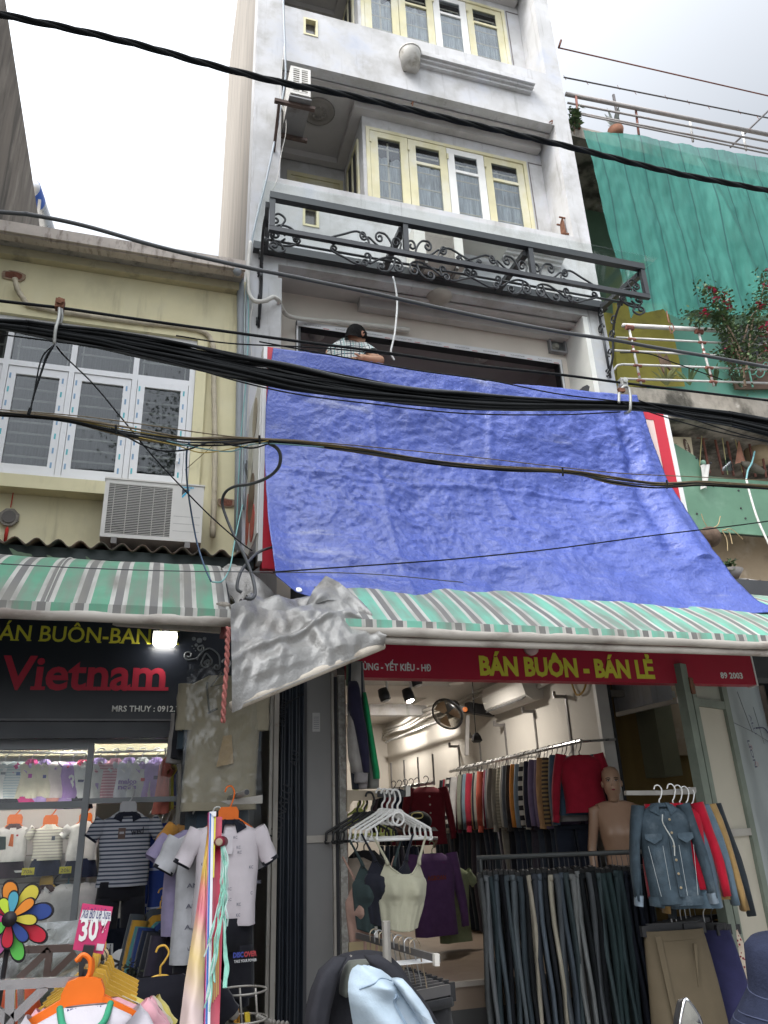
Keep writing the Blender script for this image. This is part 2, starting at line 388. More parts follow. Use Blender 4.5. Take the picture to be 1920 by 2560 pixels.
# moulded sills on the parapets
for (a, b, zz) in ((2.55, 4.08, 10.13), (2.55, 4.10, 7.38)):
    mb = MB()
    for i, (d, h0, h1) in enumerate(((.05,0,.04),(.085,.0405,.075),(.12,.0755,.14))): mb.box(a-.0+.012*(2-i), b-.012*(2-i), YF-d, YF-.0005, zz+h0, zz+h1)
    build('sill', mb, m_plast, house)
# cable hooks and rusty plate on the wall
m_rust = mat('rust', (.16,.07,.04), .9, .3, 20, .3)
mb = MB(); c = P(1219, 502, 6.0); x = 4.337
for dy in (0,): mb.prism([(4.30,6.08,8.02),(4.30,6.19,7.98),(4.30,6.17,8.25),(4.30,6.10,8.30)], (.012,0,0))
for yy, zz in ((6.08,8.03),(6.19,7.99),(6.17,8.24),(6.10,8.29)): mb.bar((4.26,yy,zz),(4.339,yy,zz),.015,.015)
build('rusty_plate', mb, m_rust, house)
for (u, v) in ((890,222),(1190,262)):
    c = P(u, v, 5.97); build('hook', MB().tube(cr([c+Vector((0,.03,.02)), c, c+Vector((0,-.03,-.02)), c+Vector((0,-.01,-.06))],4), .008, 5), m_rust, house)
# ceiling rose above the second balcony
c = PZ(688, 241, 9.715); mb = MB()
mb.lathe(c, [(.001,-.012),(.05,-.02),(.06,-.012),(.09,-.016),(.11,-.022),(.12,-.012),(.165,-.014),(.185,-.02),(.2,-.004)], 24)
for k in range(8):
    a = k*math.pi/4; mb.ball(c+Vector((.08*math.cos(a),.08*math.sin(a),-.02)), .02,.02,.012,6,4)
build('ceiling_rose', mb, mat('rose_grey',(.27,.25,.23),.8), house, True)
# first floor: cream wall with wide opening, dim room behind
mb = MB(); mb.wall(.951, 4.339, 3.3, 6.83, 6.43, 6.55, [(1.17, 4.2, 3.8, 6.47)]); build('front_wall', mb, m_plastc, house)
mb = MB(); mb.box(4.28, 4.3395, 6.001, 6.4295, 3.3, 6.79); build('pier_lining', mb, m_white, house)
m_blackf = mat('black_aluminium', (.02,.02,.022), .35, .1, 8, spec=.5)
m_film = mat('white_film', (.66,.66,.67), .4, .05, 6)
fr = build('opening_frame', MB().wall(1.172, 4.198, 3.8, 6.468, 6.40, 6.50, [(1.215, 4.15, 3.8, 6.40)]), m_blackf, house)
build('protective_film', MB().box(1.18, 4.19, 6.392, 6.3995, 6.40, 6.462).box(1.172,1.19,6.393,6.3994,3.8,6.40).box(4.165,4.19,6.393,6.3994,3.8,6.40), m_film, fr)
k = 0
for i in range(9):
    xx = 1.25+.33*i
    text('print', 'KINGSTAR' if i % 2 else 'ALUMINIUM', (xx,6.3915,6.418), (xx+.17,6.3915,6.418), .018, mat('ink_grey',(.2,.2,.22),.6), fr)
    build('print_mark', MB().box(xx+.2, xx+.26, 6.3905, 6.3919, 6.405, 6.411), mat('ink_red',(.5,.04,.05),.6), fr)
m_mauve = mat('mauve_plaster', (.34,.31,.32), .9, .06, 2)
rm = MB(); a, b, c_, d, e, f = .96, 4.33, 6.56, 10.2, 3.6, 6.70
rm.add([(a,c_,e),(b,c_,e),(b,d,e),(a,d,e),(a,c_,f),(b,c_,f),(b,d,f),(a,d,f)], [(3,2,6,7),(0,3,7,4),(2,1,5,6),(4,7,6,5),(0,1,2,3)])
rm.box(3.3, 4.3, 9.2, 9.6, 6.2, 6.6)
build('upper_room', rm, m_mauve, house)
for (u, v) in ((684,727),(835,738),(1040,775)):
    c = PZ(u, v, 6.69); build('downlight', MB().lathe(c, [(.001,-.03),(.05,-.03),(.055,-.008),(.08,-.006),(.085,0)], 14), mat('lamp_off',(.45,.43,.43),.4), house, True)
# shell lamp under the first soffit
c = PZ(948, 640, 6.815); mb = MB()
mb.loft([[c+Vector((r_*math.cos(2*math.pi*k/48), r_*math.sin(2*math.pi*k/48), -h))*1 for k in range(48) for r_ in [rr*(1+.025*(k % 2))]] for rr, h in ((.001,.075),(.06,.07),(.1,.052),(.135,.02),(.14,0))])
build('ceiling_lamp', mb, mat('lamp_glass',(.40,.37,.33),.35), house, True)
# square hole with a pipe stub
c0, c1 = P(1188,722,6.43), P(1222,752,6.43)
v_ = build('vent_box', MB().wall(4.06, 4.27, 6.55, 6.83, 6.37, 6.428, [(4.08, 4.25, 6.57, 6.815)]), mat('vent_grey',(.25,.25,.26),.7), house)
build('back', MB().box(4.08,4.25,6.41,6.4275,6.57,6.815), mat('vent_back',(.12,.13,.13),.8), v_)
build('pipe_stub', MB().lathe((4.14,6.41,6.63),[(.001,0.045),(.03,.045),(.032,.03),(.045,.02),(.045,0)],12,(0,-1,0)), mat('stub',(.3,.3,.26),.6), v_)
# ================================================================ yellow house
m_yel = mat('yellow_plaster', (.70,.64,.42), .9, .07, 2.5, .1, 80, stain=[((.56,.51,.34), .40, 2.2, (1,1,.4), .8), ((.70,.65,.45), .42, 3.1, None, .7), ((.30,.26,.17), .31, 3, (2.5,2.5,.25), .75)])
m_yel2 = mat('yellow_trim', (.72,.66,.43), .9, .06, 2.5, .08, 80, stain=[((.5,.46,.3), .35, 5, (2,2,.5), .7)])
m_conc = mat('old_concrete', (.33,.31,.29), .9, .2, 3, .2, 60, stain=[((.09,.085,.08), .4, 4, (2,2,.3), .8)])
yh = thing('yellow_house', 'low yellow plastered house with white window beside the tube house', 'building', (-1.5, 8, .14))
W = (-1.43, .2, 4.29, 5.79)
mb = MB(); mb.wall(-6, .619, 2.2, 6.56, 6.05, 6.2, [(-1.95, W[1], W[2], W[3])]); build('wall', mb, m_yel, yh)
# roof: eave slab with gutter edge, soffit
mb = MB(); mb.box(-6, .56, 5.86, 9, 6.475, 6.55); build('roof_slab', mb, m_conc, yh)
mb = MB(); mb.box(-6, .57, 5.78, 5.859, 6.44, 6.47); mb.box(-6, .575, 5.75, 5.779, 6.45, 6.56); mb.box(-6, .565, 5.79, 5.8595, 6.51, 6.53); build('gutter', mb, mat('gutter_metal',(.46,.40,.35),.6,.15,4,stain=[((.2,.16,.13),.4,6,(3,1,1))]), yh)
mb = MB(); mb.box(-6, .56, 5.97, 6.049, 6.39, 6.474); build('eave_beam', mb, mat('beam_ochre',(.46,.41,.27),.9,.12,3,stain=[((.2,.18,.14),.4,3)]), yh)
mb = MB()
for zc in (0,): mb.wall(-2.2, .29, W[2]-.02, W[3]+.09, 5.985, 6.049, [(-1.98, W[1]+.0, W[2], W[3])])
build('window_surround', mb, m_yel2, yh)
mb = MB(); mb.box(-2.3, .30, 5.9, 6.048, 4.16, W[2]-.021); build('sill', mb, m_yel2, yh)
m_pvc = mat('white_upvc', (.74,.74,.75), .3, .03, 4, spec=.5)
m_glass2 = glass('window_glass_dark', (.60,.62,.62), .015)
wn = build('window', MB().wall(-1.98, W[1]-.002, W[2]+.002, W[3]-.002, 6.02, 6.09, [(-1.93, -1.345, W[2]+.05, 5.31), (-1.93, -1.345, 5.36, W[3]-.05), (-1.30, -.835, W[2]+.05, 5.31), (-1.30, -.835, 5.36, W[3]-.05), (-.79, -.325, W[2]+.05, 5.31), (-.79, -.325, 5.36, W[3]-.05), (-.28, W[1]-.05, W[2]+.05, 5.31), (-.28, W[1]-.05, 5.36, W[3]-.05)]), m_pvc, yh)
m_tape = mat('film_print', (.2,.34,.5), .5)
for i, (a, b) in enumerate(((-1.93,-1.345),(-1.30,-.835), (-.79,-.325), (-.28, W[1]-.05))):
    st = .055
    z0, z1 = W[2]+.052, 5.308
    yo = 6.03 if i < 3 else 6.005
    build('sash', MB().wall(a+.004, b-.004, z0, z1, yo, yo+.04, [(a+st+.01, b-st-.01, z0+.07, z1-.07)]), m_pvc, wn)
    build('pane', MB().box(a+st+.01, b-st-.01, yo+.018, yo+.022, z0+.07, z1-.07), m_glass2, wn)
    build('pane', MB().box(a, b, 6.05, 6.054, 5.362, W[3]-.052), m_glass2, wn)
    gm = mat('grille_cream',(.75,.73,.66),.5)
    for zz in [lerp(z0+.08, z1-.05, k/8) for k in range(9)]+[lerp(5.40, 5.72, k/2) for k in range(3)]: build('grille_bar', MB().box(a+.02, b-.02, 6.12, 6.128, zz-.009, zz+.009), gm, wn)
    for xx in (a+.03, b-.042): build('grille_bar', MB().box(xx, xx+.012, 6.129, 6.137, z0, W[3]-.06), gm, wn)
    # printed protective tape left on the frame
    if i > 0:
        for k in range(7):
            zz = lerp(z0+.06, z1-.12, k/6)
            for xx in (a+.016, b-.045): build('film_print', MB().box(xx, xx+.014, yo-.0015, yo-.0005, zz, zz+.05), m_tape if (k+i) % 3 else mat('film_teal',(.1,.45,.5),.5), wn)
cu = MB(); cu.grid(lambda u, v: (lerp(-1.95, .17, u), 6.26+.022*math.sin(u*80)+.012*math.sin(u*37+1)+.01*nz(u*20,v*2), lerp(4.25, 5.8, v)), 180, 2)
build('curtain', cu, mat('curtain_greyblue',(.19,.195,.19),.9,.4,8,stretch=(9,1,.3)), wn, True)
rm = MB(); rm.add([(-2.2,6.35,4),(.55,6.35,4),(.55,6.35,5.95),(-2.2,6.35,5.95)], [(0,1,2,3)]); build('room', rm, m_dark, yh)
build('handle', MB().lathe(Vector((W[1]-.1,5.99,4.62)),[(.02,0),(.022,.02),(.012,.025)],8,(0,-1,0)).bar((W[1]-.1,5.97,4.62),(W[1]-.1,5.965,4.53),.02,.012), m_pvc, wn)
# broken hole with exposed brick in the wall, second one by the pipe
for (u, v, rx, rz) in ((30, 597, .095, .048), (488, 1087, .07, .04)):
    c = P(u, v, 6.046); mb = MB(); pts = []
    for k in range(18):
        a = 2*math.pi*k/18; r_ = 1+.25*nz(k*.9, u*.1); pts.append(c+Vector((rx*r_*math.copysign(abs(math.cos(a))**.6, math.cos(a)), 0, rz*r_*math.copysign(abs(math.sin(a))**.6, math.sin(a)))))
    mb.prism(pts, (0,-.012,0)); h = build('wall_hole', mb, mat('hole_render',(.33,.24,.17),.95,.3,20,.3), yh)
    build('brick', MB().prism([c+(p-c)*.72+Vector((0,-.0125,0)) for p in pts], (0,-.004,0)), mat('raw_brick',(.19,.075,.05),.95,.35,24,.4), h)
# lower wall and ground floor bits between the shops
# ================================================================ far rooftops beyond the yellow house
gb = thing('grey_tower_block', 'grey weathered concrete building side rising at the edge beyond the yellow roof', 'building', (-4, 9, 0))
pts = [P(85, 490, 12), P(0, 62, 4.5)]
xx = -2.46
def gx(u, v): return PX(u, v, xx)
mb = MB(); a = gx(86, 490); zt = a.z
mb.add([(xx, 1, 0), (xx, a.y, 0), (xx, a.y, zt), (xx, 1, zt), (xx-6, 1, 0), (xx-6, a.y, 0), (xx-6, a.y, zt), (xx-6, 1, zt)], [(3,2,1,0),(4,5,6,7),(2,3,7,6),(1,2,6,5),(0,4,7,3)])
build('wall', mb, mat('weathered_concrete',(.17,.155,.14),.92,.2,2,.2,30,stretch=(1,1,.3),stain=[((.07,.065,.06),.45,2.2,(1,1.4,.2)),((.27,.255,.235),.36,3,(1,1,.25))]), gb)
build('window', MB().box(xx-.1, xx+.02, 5.5, 6.6, 6.3, 7.3), m_dark, gb)
build('flag', MB().box(xx, xx+.35, 4.55, 4.57, 7.6, 8.1), mat('flag_red',(.5,.04,.03),.7), gb)
tk = thing('water_tank', 'stainless rooftop water tank with blue and white emblem on a stand', 'water tank', P(78, 480, 12.6))
c = P(71, 452, 13); ax = Vector((.15,1,0))
build('body', MB().lathe(c, [(.03,-.7),(.2,-.65),(.28,-.55),(.28,.55),(.2,.65),(.03,.7)], 24, ax), mat('stainless',(.62,.62,.62),.3,.08,4,metal=.85), tk, True)
build('emblem', MB().lathe(c, [(.283,-.55),(.285,-.54),(.285,-.2),(.283,-.19)], 24, ax), mat('tank_blue',(.03,.10,.42),.4), tk, True)
for dx in (-.2,.2):
    for dy in (-.5,.5): build('stand_leg', MB().bar(c+Vector((dx,dy,-.2)), c+Vector((dx*1.3,dy,-1.6)), .05,.05), mat('stand_steel',(.35,.33,.3),.5), tk)
# small grey structure seen behind eave
# ================================================================ house with net and balconies on the other side
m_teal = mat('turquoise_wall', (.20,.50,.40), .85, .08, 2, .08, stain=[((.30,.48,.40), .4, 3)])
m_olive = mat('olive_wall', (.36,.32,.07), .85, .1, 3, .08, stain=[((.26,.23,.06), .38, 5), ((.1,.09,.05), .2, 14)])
m_dirtc = mat('dirty_concrete', (.30,.27,.23), .95, .2, 4, .3, 40, stain=[((.06,.055,.045), .48, 3, (1,1,.6)), ((.5,.47,.42), .3, 7)])
m_steel = mat('rail_white', (.55,.54,.52), .45, .12, 9, stain=[((.3,.12,.07), .3, 16)])
m_rusty = mat('rail_rust', (.20,.08,.06), .8, .25, 14, .2)
nb = thing('balcony_house', 'turquoise and olive house with pipe railings and a long balcony', 'building', (7, 8, 0))
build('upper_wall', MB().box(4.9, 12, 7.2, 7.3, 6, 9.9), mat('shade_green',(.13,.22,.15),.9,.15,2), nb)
build('wall', MB().box(5.55, 12, 6.95, 7.1, 5.9, 7.9), m_teal, nb)
a, b = P(1328, 700, 6.6), P(1480, 830, 6.6)
build('door_panel', MB().add([P(1323,655,6.75),P(1440,655,6.75),P(1480,835,6.75),P(1335,835,6.75)], [(3,2,1,0)]).box(4.95,5.6,6.80,6.94,5.9,7.6), m_olive, nb)
build('floor_edge', MB().box(4.565, 12, 6.12, 7.2, 9.75, 9.95), m_dirtc, nb)
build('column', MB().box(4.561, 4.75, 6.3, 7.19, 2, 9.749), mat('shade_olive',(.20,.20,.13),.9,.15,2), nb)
build('dark_window', MB().box(4.76,5.1,7.1,7.19,8.3,8.55), m_dark, nb)
# balcony slab following the bent frontage
def ny(x): return 6.02-.085*(x-4.6)
def nbp(u, v, y0=6.02):
    y = y0
    for _ in range(4): p = P(u, v, y); y = ny(p.x)+(y0-6.02)
    return P(u, v, y)
mb = MB(); x0, x1 = 4.565, 12
mb.add([(x0,ny(x0),5.60),(x1,ny(x1),5.60),(x1,7.6,5.60),(x0,7.6,5.60),(x0,ny(x0),5.95),(x1,ny(x1),5.95),(x1,7.6,5.95),(x0,7.6,5.95)], [(0,1,5,4),(3,2,1,0),(4,5,6,7),(0,4,7,3)])
build('balcony', mb, m_dirtc, nb)
def rail(tab, r, m, name='railing_bar'):
    for (u0, v0, u1, v1) in tab: build(name, MB().tube([nbp(u0,v0), nbp(u1,v1)], r, 8), m, nb, True)
rail([(1345,703,1700,722)], .026, m_steel, 'top_rail')
rail([(1330,729,1700,748),(1328,757,1700,775),(1345,787,1700,800),(1340,818,1700,829)], .0125, m_steel)
build('railing_bar', MB().tube(cr([nbp(1326,800), nbp(1333,790), nbp(1345,787)],4), .0125, 6), m_steel, nb, True)
for (u0,v0,u1,v1) in ((1358,706,1385,832),(1508,715,1542,834),(1648,722,1680,838)):
    p, q = nbp(u0,v0,6.0), nbp(u1,v1,6.0); ps = build('railing_post', MB().tube([p,q], .014, 7), m_steel, nb, True)
    for k in range(5):
        c = p.lerp(q, [.02,.22,.44,.68,.93][k]); build('rust_joint', MB().tube([c+Vector((-.04,-.004,0)), c+Vector((.05,-.006,0))], .017 if k else .03, 7), m_rusty, ps)
        c2 = p.lerp(q, [.1,.33,.55,.8,.97][k]); k % 2 and build('rust_joint', MB().tube([c2, c2+(q-p)*.05], .0148, 7), m_rusty, ps)
# roof terrace railing with long poles above
for (u0,v0,u1,v1,r_) in ((1222,203,1720,303,.03),(1226,222,1720,318,.015),(1230,240,1720,336,.014),(1234,243,1720,345,.012)):
    build('terrace_rail', MB().tube([P(u0,v0,6.15), P(u1,v1,5.95)], r_, 7), mat('rail_grey',(.30,.28,.27),.6,.15,6,stain=[((.22,.10,.07),.35,8)]), nb, True)
for (u0,v0,u1,v1) in ((1244,208,1252,278),(1373,234,1380,292),(1490,258,1497,306),(1604,284,1612,325)):
    build('terrace_post', MB().tube([P(u0,v0,6.13), P(u1,v1,6.1)], .016, 6), m_rusty if u0 < 1400 else m_steel, nb, True)
for (u0,v0,u1,v1,r_,y_) in ((1206,103,1720,221,.012,6.9),(1207,103,1212,87,.018,6.9),(1218,167,1660,255,.013,7.2),(1659,240,1578,318,.016,6.6),(1325,205,1341,290,.022,7.0)):
    build('terrace_pole', MB().tube([P(u0,v0,y_), P(u1,v1,y_)], r_, 6), m_rusty if v0 < 110 else mat('pole_dark',(.10,.09,.09),.7), nb, True)
for k in range(9):
    c = P(lerp(1225,1650,k/8)+rnd.uniform(-15,15), lerp(168,253,k/8), 7.2); build('wire_tie', MB().tube([c+Vector((-.01,0,.05)), c, c+Vector((.02,0,-.04))], .005, 4), m_rusty, nb)
# lower storey under the balcony: grille bars, green sheet, brown render
build('lower_wall', MB().box(4.562, 12, 6.55, 6.7, 2.2, 4.55), mat('brown_render',(.36,.28,.19),.92,.12,3,.15,40,stain=[((.45,.37,.28),.4,4),((.26,.2,.14),.35,6)]), nb)
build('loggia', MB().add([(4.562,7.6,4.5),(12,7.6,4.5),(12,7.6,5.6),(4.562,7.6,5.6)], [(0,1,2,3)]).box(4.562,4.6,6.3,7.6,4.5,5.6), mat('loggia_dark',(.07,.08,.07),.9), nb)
a = [P(1480,998,6.2),P(1560,998,6.2)]
gs = MB(); yq = 6.2
pp = [P(1450,905,yq)]
gs.prism([P(1470,1000,yq)+Vector((-.45,0,-.02)), P(1470,987,yq)+Vector((-.4,0,.35)), P(1500,987,yq)+Vector((.0,0,.02)), P(1508,992,yq), P(1512,1010,yq), P(1520,1028,yq), P(1720,1045,yq), P(1760,1166,yq), P(1450,1140,yq)], (0,.02,0))
build('green_sheet', gs, mat('green_metal',(.13,.25,.17),.55,.12,2,.05,stain=[((.20,.33,.24),.4,2.4),((.1,.17,.12),.3,5)]), nb)
for (u, v) in ((1504,990),(1535,1000),(1580,1005),(1620,1003),(1540,1050),(1595,1060),(1600,1098),(1610,1120),(1505,1110)):
    build('bolt', MB().lathe(P(u,v,yq), [(.012,0),(.012,.008),(.001,.01)], 6, (0,-1,0)), m_dark, nb)
for i, (u0,v0,u1,v1) in enumerate(((1517,942,1533,1022),(1543,942,1562,1025),(1569,945,1585,1028),(1594,950,1608,1030),(1617,950,1632,1030),(1642,952,1655,1032))):
    build('grille_bar', MB().tube([P(u0,v0,6.3), P(u1,v1,6.3)], .014, 6), m_rusty, nb)
build('grille_rail', MB().tube([P(1505,945,6.3), P(1720,960,6.3)], .014, 6), m_rusty, nb)
build('grille_rail', MB().bar(P(1525,940,6.25), P(1521,920,6.25), .02,.02), m_rusty, nb)
# ================================================================ iron and glass canopy
tA, tB = tile(620,440,3.072), tile(1100,480,3.072)
m_iron = mat('black_iron', (.028,.030,.034), .38, .1, 10, .03, 60, spec=.5)
can = thing('glass_canopy', 'black wrought iron canopy frame with scrolls and clear glass on the tube house', 'canopy', (2.6, 5.5, 6.4))
yc = 5.1
zt_, zb_ = 6.775, 6.40
xl, xr = .69, 4.44
build('front_rail', MB().box(xl, xr, yc-.03, yc+.03, zt_-.07, zt_), m_iron, can)
build('front_rail', MB().box(xl, xr, yc-.02, yc+.02, zb_-.045, zb_), m_iron, can)
build('rod', MB().tube([(xl, yc+.10, zb_-.05), (xr-.05, yc+.10, zb_-.05)], .012, 6), m_iron, can)
for xx in (xl+.025, P(*tA(1208,450),yc).x, P(*tB(698,510),yc).x, xr-.025):
    build('post', MB().box(xx-.024, xx+.024, yc-.022, yc+.022, zb_+.0005, zt_-.0705), m_iron, can)
build('wall_beam', MB().box(.66, 4.56, 5.925, 5.98, 6.895, 6.975).box(.66,4.56,5.90,5.979,6.865,6.8945), m_iron, can)
bo = MB()
for xx in (.95, 1.7, 2.5, 3.4, 4.2):
    build('bolt', MB().lathe((xx,5.925,6.93),[(.018,0),(.018,.01),(.01,.018),(.001,.019)],8,(0,-1,0)), m_iron, can)
strut = []
for (b, t) in ((tA(1040,745), tA(1180,385)), (tB(445,775), tB(655,445))):
    p, q = P(*b, 5.93), P(*t, 5.13); q.z = zt_-.1; p.z = 6.88
    build('strut', MB().bar(p, q, .06, .05), m_iron, can); strut.append((p, q))
for xx in (xl+.03, xr+.0): build('strut', MB().bar((xx+.05,5.93,6.88), (xx-.03,5.13,zt_-.1), .06,.05), m_iron, can)
gz = P(*tA(700,165), 4.99).z
build('glass_pane', MB().add([(.64,5.985,7.0),(4.6,5.985,7.0),(4.52,4.97,gz),(.62,4.97,gz),(.64,5.985,7.012),(4.6,5.985,7.012),(4.52,4.97,gz+.012),(.62,4.97,gz+.012)], [(3,2,1,0),(4,5,6,7),(0,1,5,4),(1,2,6,5),(2,3,7,6),(3,0,4,7)]), glass('canopy_glass', (.95,.97,.96), .0), can)
def spiral(p, th, s, r, turns=1.25, n=18):
    """points of a curl that starts at p heading th (2-D), turning s, radius shrinking from r"""
    o = []; x, y = p
    for i in range(n):
        rr = r*(1-.8*i/n); st = rr*turns*2*math.pi/n
        th += s*turns*2*math.pi/n; x += st*math.cos(th); y += st*math.sin(th); o.append((x, y))
    return o
def scroll(pts, s0, r0, s1, r1, to3, rad=.0105, k=5):
    q = [(p.x, p.y) for p in cr([(a, b, 0) for a, b in pts], k)]
    th0 = math.atan2(q[0][1]-q[1][1], q[0][0]-q[1][0]); th1 = math.atan2(q[-1][1]-q[-2][1], q[-1][0]-q[-2][0])
    full = (spiral(q[0], th0, s0, r0)[::-1] if r0 else []) + q + (spiral(q[-1], th1, s1, r1) if r1 else [])
    return MB().tube([to3(a, b) for a, b in full], rad, 5)
half = [([(-.67,.055),(-.56,.095),(-.44,.135),(-.35,.10),(-.325,.05)], 1, .030, -1, .03),
        ([(-.36,.085),(-.33,.105),(-.26,.06),(-.15,.015),(-.06,.03),(-.03,.09)], -1, .035, 1, .045),
        ([(-.10,.015),(-.12,.09),(-.17,.15),(-.23,.16)], 0, 0, 1, .04)]
for pc in (P(*tA(1208,450),yc).x, P(*tB(698,510),yc).x):
    for sx in (1, -1):
        for sz in (1, -1):
            for (pts, s0, r0, s1, r1) in half:
                to3 = lambda a, b: Vector((pc+sx*a, yc+.05-(.02 if sz < 0 else 0), zb_-.02+sz*b*(1.45 if sz > 0 else 1.2)-(.03 if sz < 0 else 0)))
                build('scroll', scroll(pts, s0, r0, s1, r1, to3), m_iron, can, True)
for (xc, sx) in ((xl+.03, -1), (xr-.05, 1)):
    for sz in (1, -1):
        for (pts, s0, r0, s1, r1) in (([(-.24,.05),(-.16,.12),(-.06,.12),(.0,.03)], 1, .035, -1, .04), ([(-.12,.02),(-.08,.10),(-.12,.20),(-.06,.25),(.0,.2)], 0, 0, -1, .04)):
            if sz < 0: pts = [(a, b*.7) for a, b in pts]
            to3 = lambda a, b: Vector((xc+sx*a, yc+.06, zb_-.03+sz*b))
            build('scroll', scroll(pts, s0, r0, s1, r1, to3), m_iron, can, True)
pm = (P(*tA(1208,450),yc).x+P(*tB(698,510),yc).x)/2
for sx in (1,-1):
    build('scroll', scroll([(.0,.0),(.05,.04),(.09,.09)], 0,0, -1,.02, lambda a,b: Vector((pm+sx*a, yc+.04, zb_+b))), m_iron, can, True)
for xx in (xl+.0, xr-.01):
    # wall brackets with curls
    br = build('bracket', MB().bar((xx+.05,5.97,6.86),(xx+.05,5.97,6.0),.02,.02).tube(cr([(xx+.05,5.96,6.08),(xx+.045,5.86,6.2),(xx+.04,5.80,6.38),(xx+.02,5.68,6.55),(xx,5.45,6.68),(xx,5.32,6.72)],5), .014, 6), m_iron, can, True)
    for (py, pz, th, s, r_) in ((5.93,6.05,-1.2,1,.05),(5.9,6.22,.5,1,.045),(5.76,6.40,2.4,-1,.05),(5.7,6.52,-.4,1,.055),(5.55,6.62,2.6,-1,.05),(5.38,6.70,-.8,1,.055),(5.9,6.6,2,-1,.06),(5.88,6.75,-.5,1,.05)):
        build('curl', MB().tube([(xx+.03, py+a, pz+b) for a, b in [(0,0)]+spiral((0,0), th, s, r_)], .010, 5), m_iron, br, True)
# ================================================================ billboard behind the tarp
m_red = mat('sign_red', (.52,.02,.04), .35, .05, 3, spec=.5)
m_pink = mat('sign_pink', (.72,.55,.50), .35, .05, 2, spec=.5, stain=[((.55,.42,.4),.25,3,(2,2,.3))])
m_signw = mat('sign_white', (.74,.73,.72), .35, .04, 3)
bb = thing('billboard', 'red edged pink shop billboard mostly hidden under the blue tarp', 'billboard', (2.6, 5.2, 3.4))
yb = 5.12; bl, brr = P(571,1000,5.12).x, 4.38; zlt = P(580,750,5.12).z
build('panel', MB().box(bl+.1, brr-.16, yb, yb+.1, 3.35, 4.98), m_pink, bb)
build('border', MB().box(bl, bl+.0995, yb-.004, yb+.1, 3.35, zlt).box(brr-.16+.0005, brr-.045, yb-.004, yb+.1, 3.35, 5.10).box(bl+.1, brr-.16, yb-.0042, yb+.1, 4.9805, 5.10), m_red, bb)
build('edge_trim', MB().box(brr-.0445, brr, yb-.01, yb+.11, 3.35, 5.105), m_signw, bb); build('edge_trim', MB().box(bl-.03, bl-.0005, yb-.012, yb+.11, 3.4, zlt+.005), m_signw, bb)
sd = build('side_panel', MB().box(bl-.04, bl-.031, yb+.02, 5.85, 3.62, 4.95), m_signw, bb)
for (cy_, cz_, ry, rz, c_) in ((5.42,4.72,.13,.17,(.33,.27,.2)),(5.62,4.42,.16,.2,(.52,.5,.44)),(5.5,4.05,.18,.2,(.10,.045,.02)),(5.4,3.8,.12,.15,(.5,.03,.02)),(5.7,3.95,.1,.22,(.5,.05,.02))):
    build('picture', MB().prism([(bl-.0415, cy_+ry*math.cos(a*math.pi/10), cz_+rz*math.sin(a*math.pi/10)) for a in range(20)], (-.002-.0004*cz_,0,0)), mat('side_print_%d' % int(cy_*1000+cz_*10), c_, .4, .3, 12), sd)
build('rear_frame', MB().bar((.72,5.3,3.45),(.72,5.95,3.75),.04,.04).bar((.72,5.22,3.7),(.66,5.98,4.6),.03,.03), m_iron, bb)
# ================================================================ blue tarp
m_tarp = mat('tarp_blue', (.066,.100,.37), .33, .12, 3.5, .45, 15, spec=.5, stretch=(1,1,1.2), ridge=.7, stain=[((.085,.115,.40), .36, 1.6, (1,1,.8), .6), ((.24,.27,.46), .30, 9, (.6,1,1.6), .5), ((.42,.43,.48), .30, 2.8, (.4,1,2.2), .8)])
Lq = [(0,590,752),(.08,583,800),(.2,574,880),(.35,572,985),(.5,575,1055),(.65,580,1120),(.85,592,1205),(1,597,1242)]
Rq = [(0,1376,853),(.06,1388,885),(.2,1408,950),(.38,1440,1035),(.55,1487,1110),(.7,1535,1185),(.85,1590,1255),(.94,1640,1300),(1,1690,1322)]
Bq = [(0,597,1242),(.05,640,1276),(.1,672,1288),(.17,735,1295),(.25,800,1303),(.34,900,1314),(.42,990,1323),(.5,1060,1320),(.6,1180,1335),(.68,1290,1344),(.78,1400,1338),(.87,1530,1330),(1,1690,1322)]
Tq = [(0,590,752),(.18,735,768),(.27,820,783),(.3,850,792),(.6,1100,830),(.85,1290,846),(1,1376,853)]
def c2(tab, t): return curve1([(a, b) for a, b, c in tab], t), curve1([(a, c) for a, b, c in tab], t)
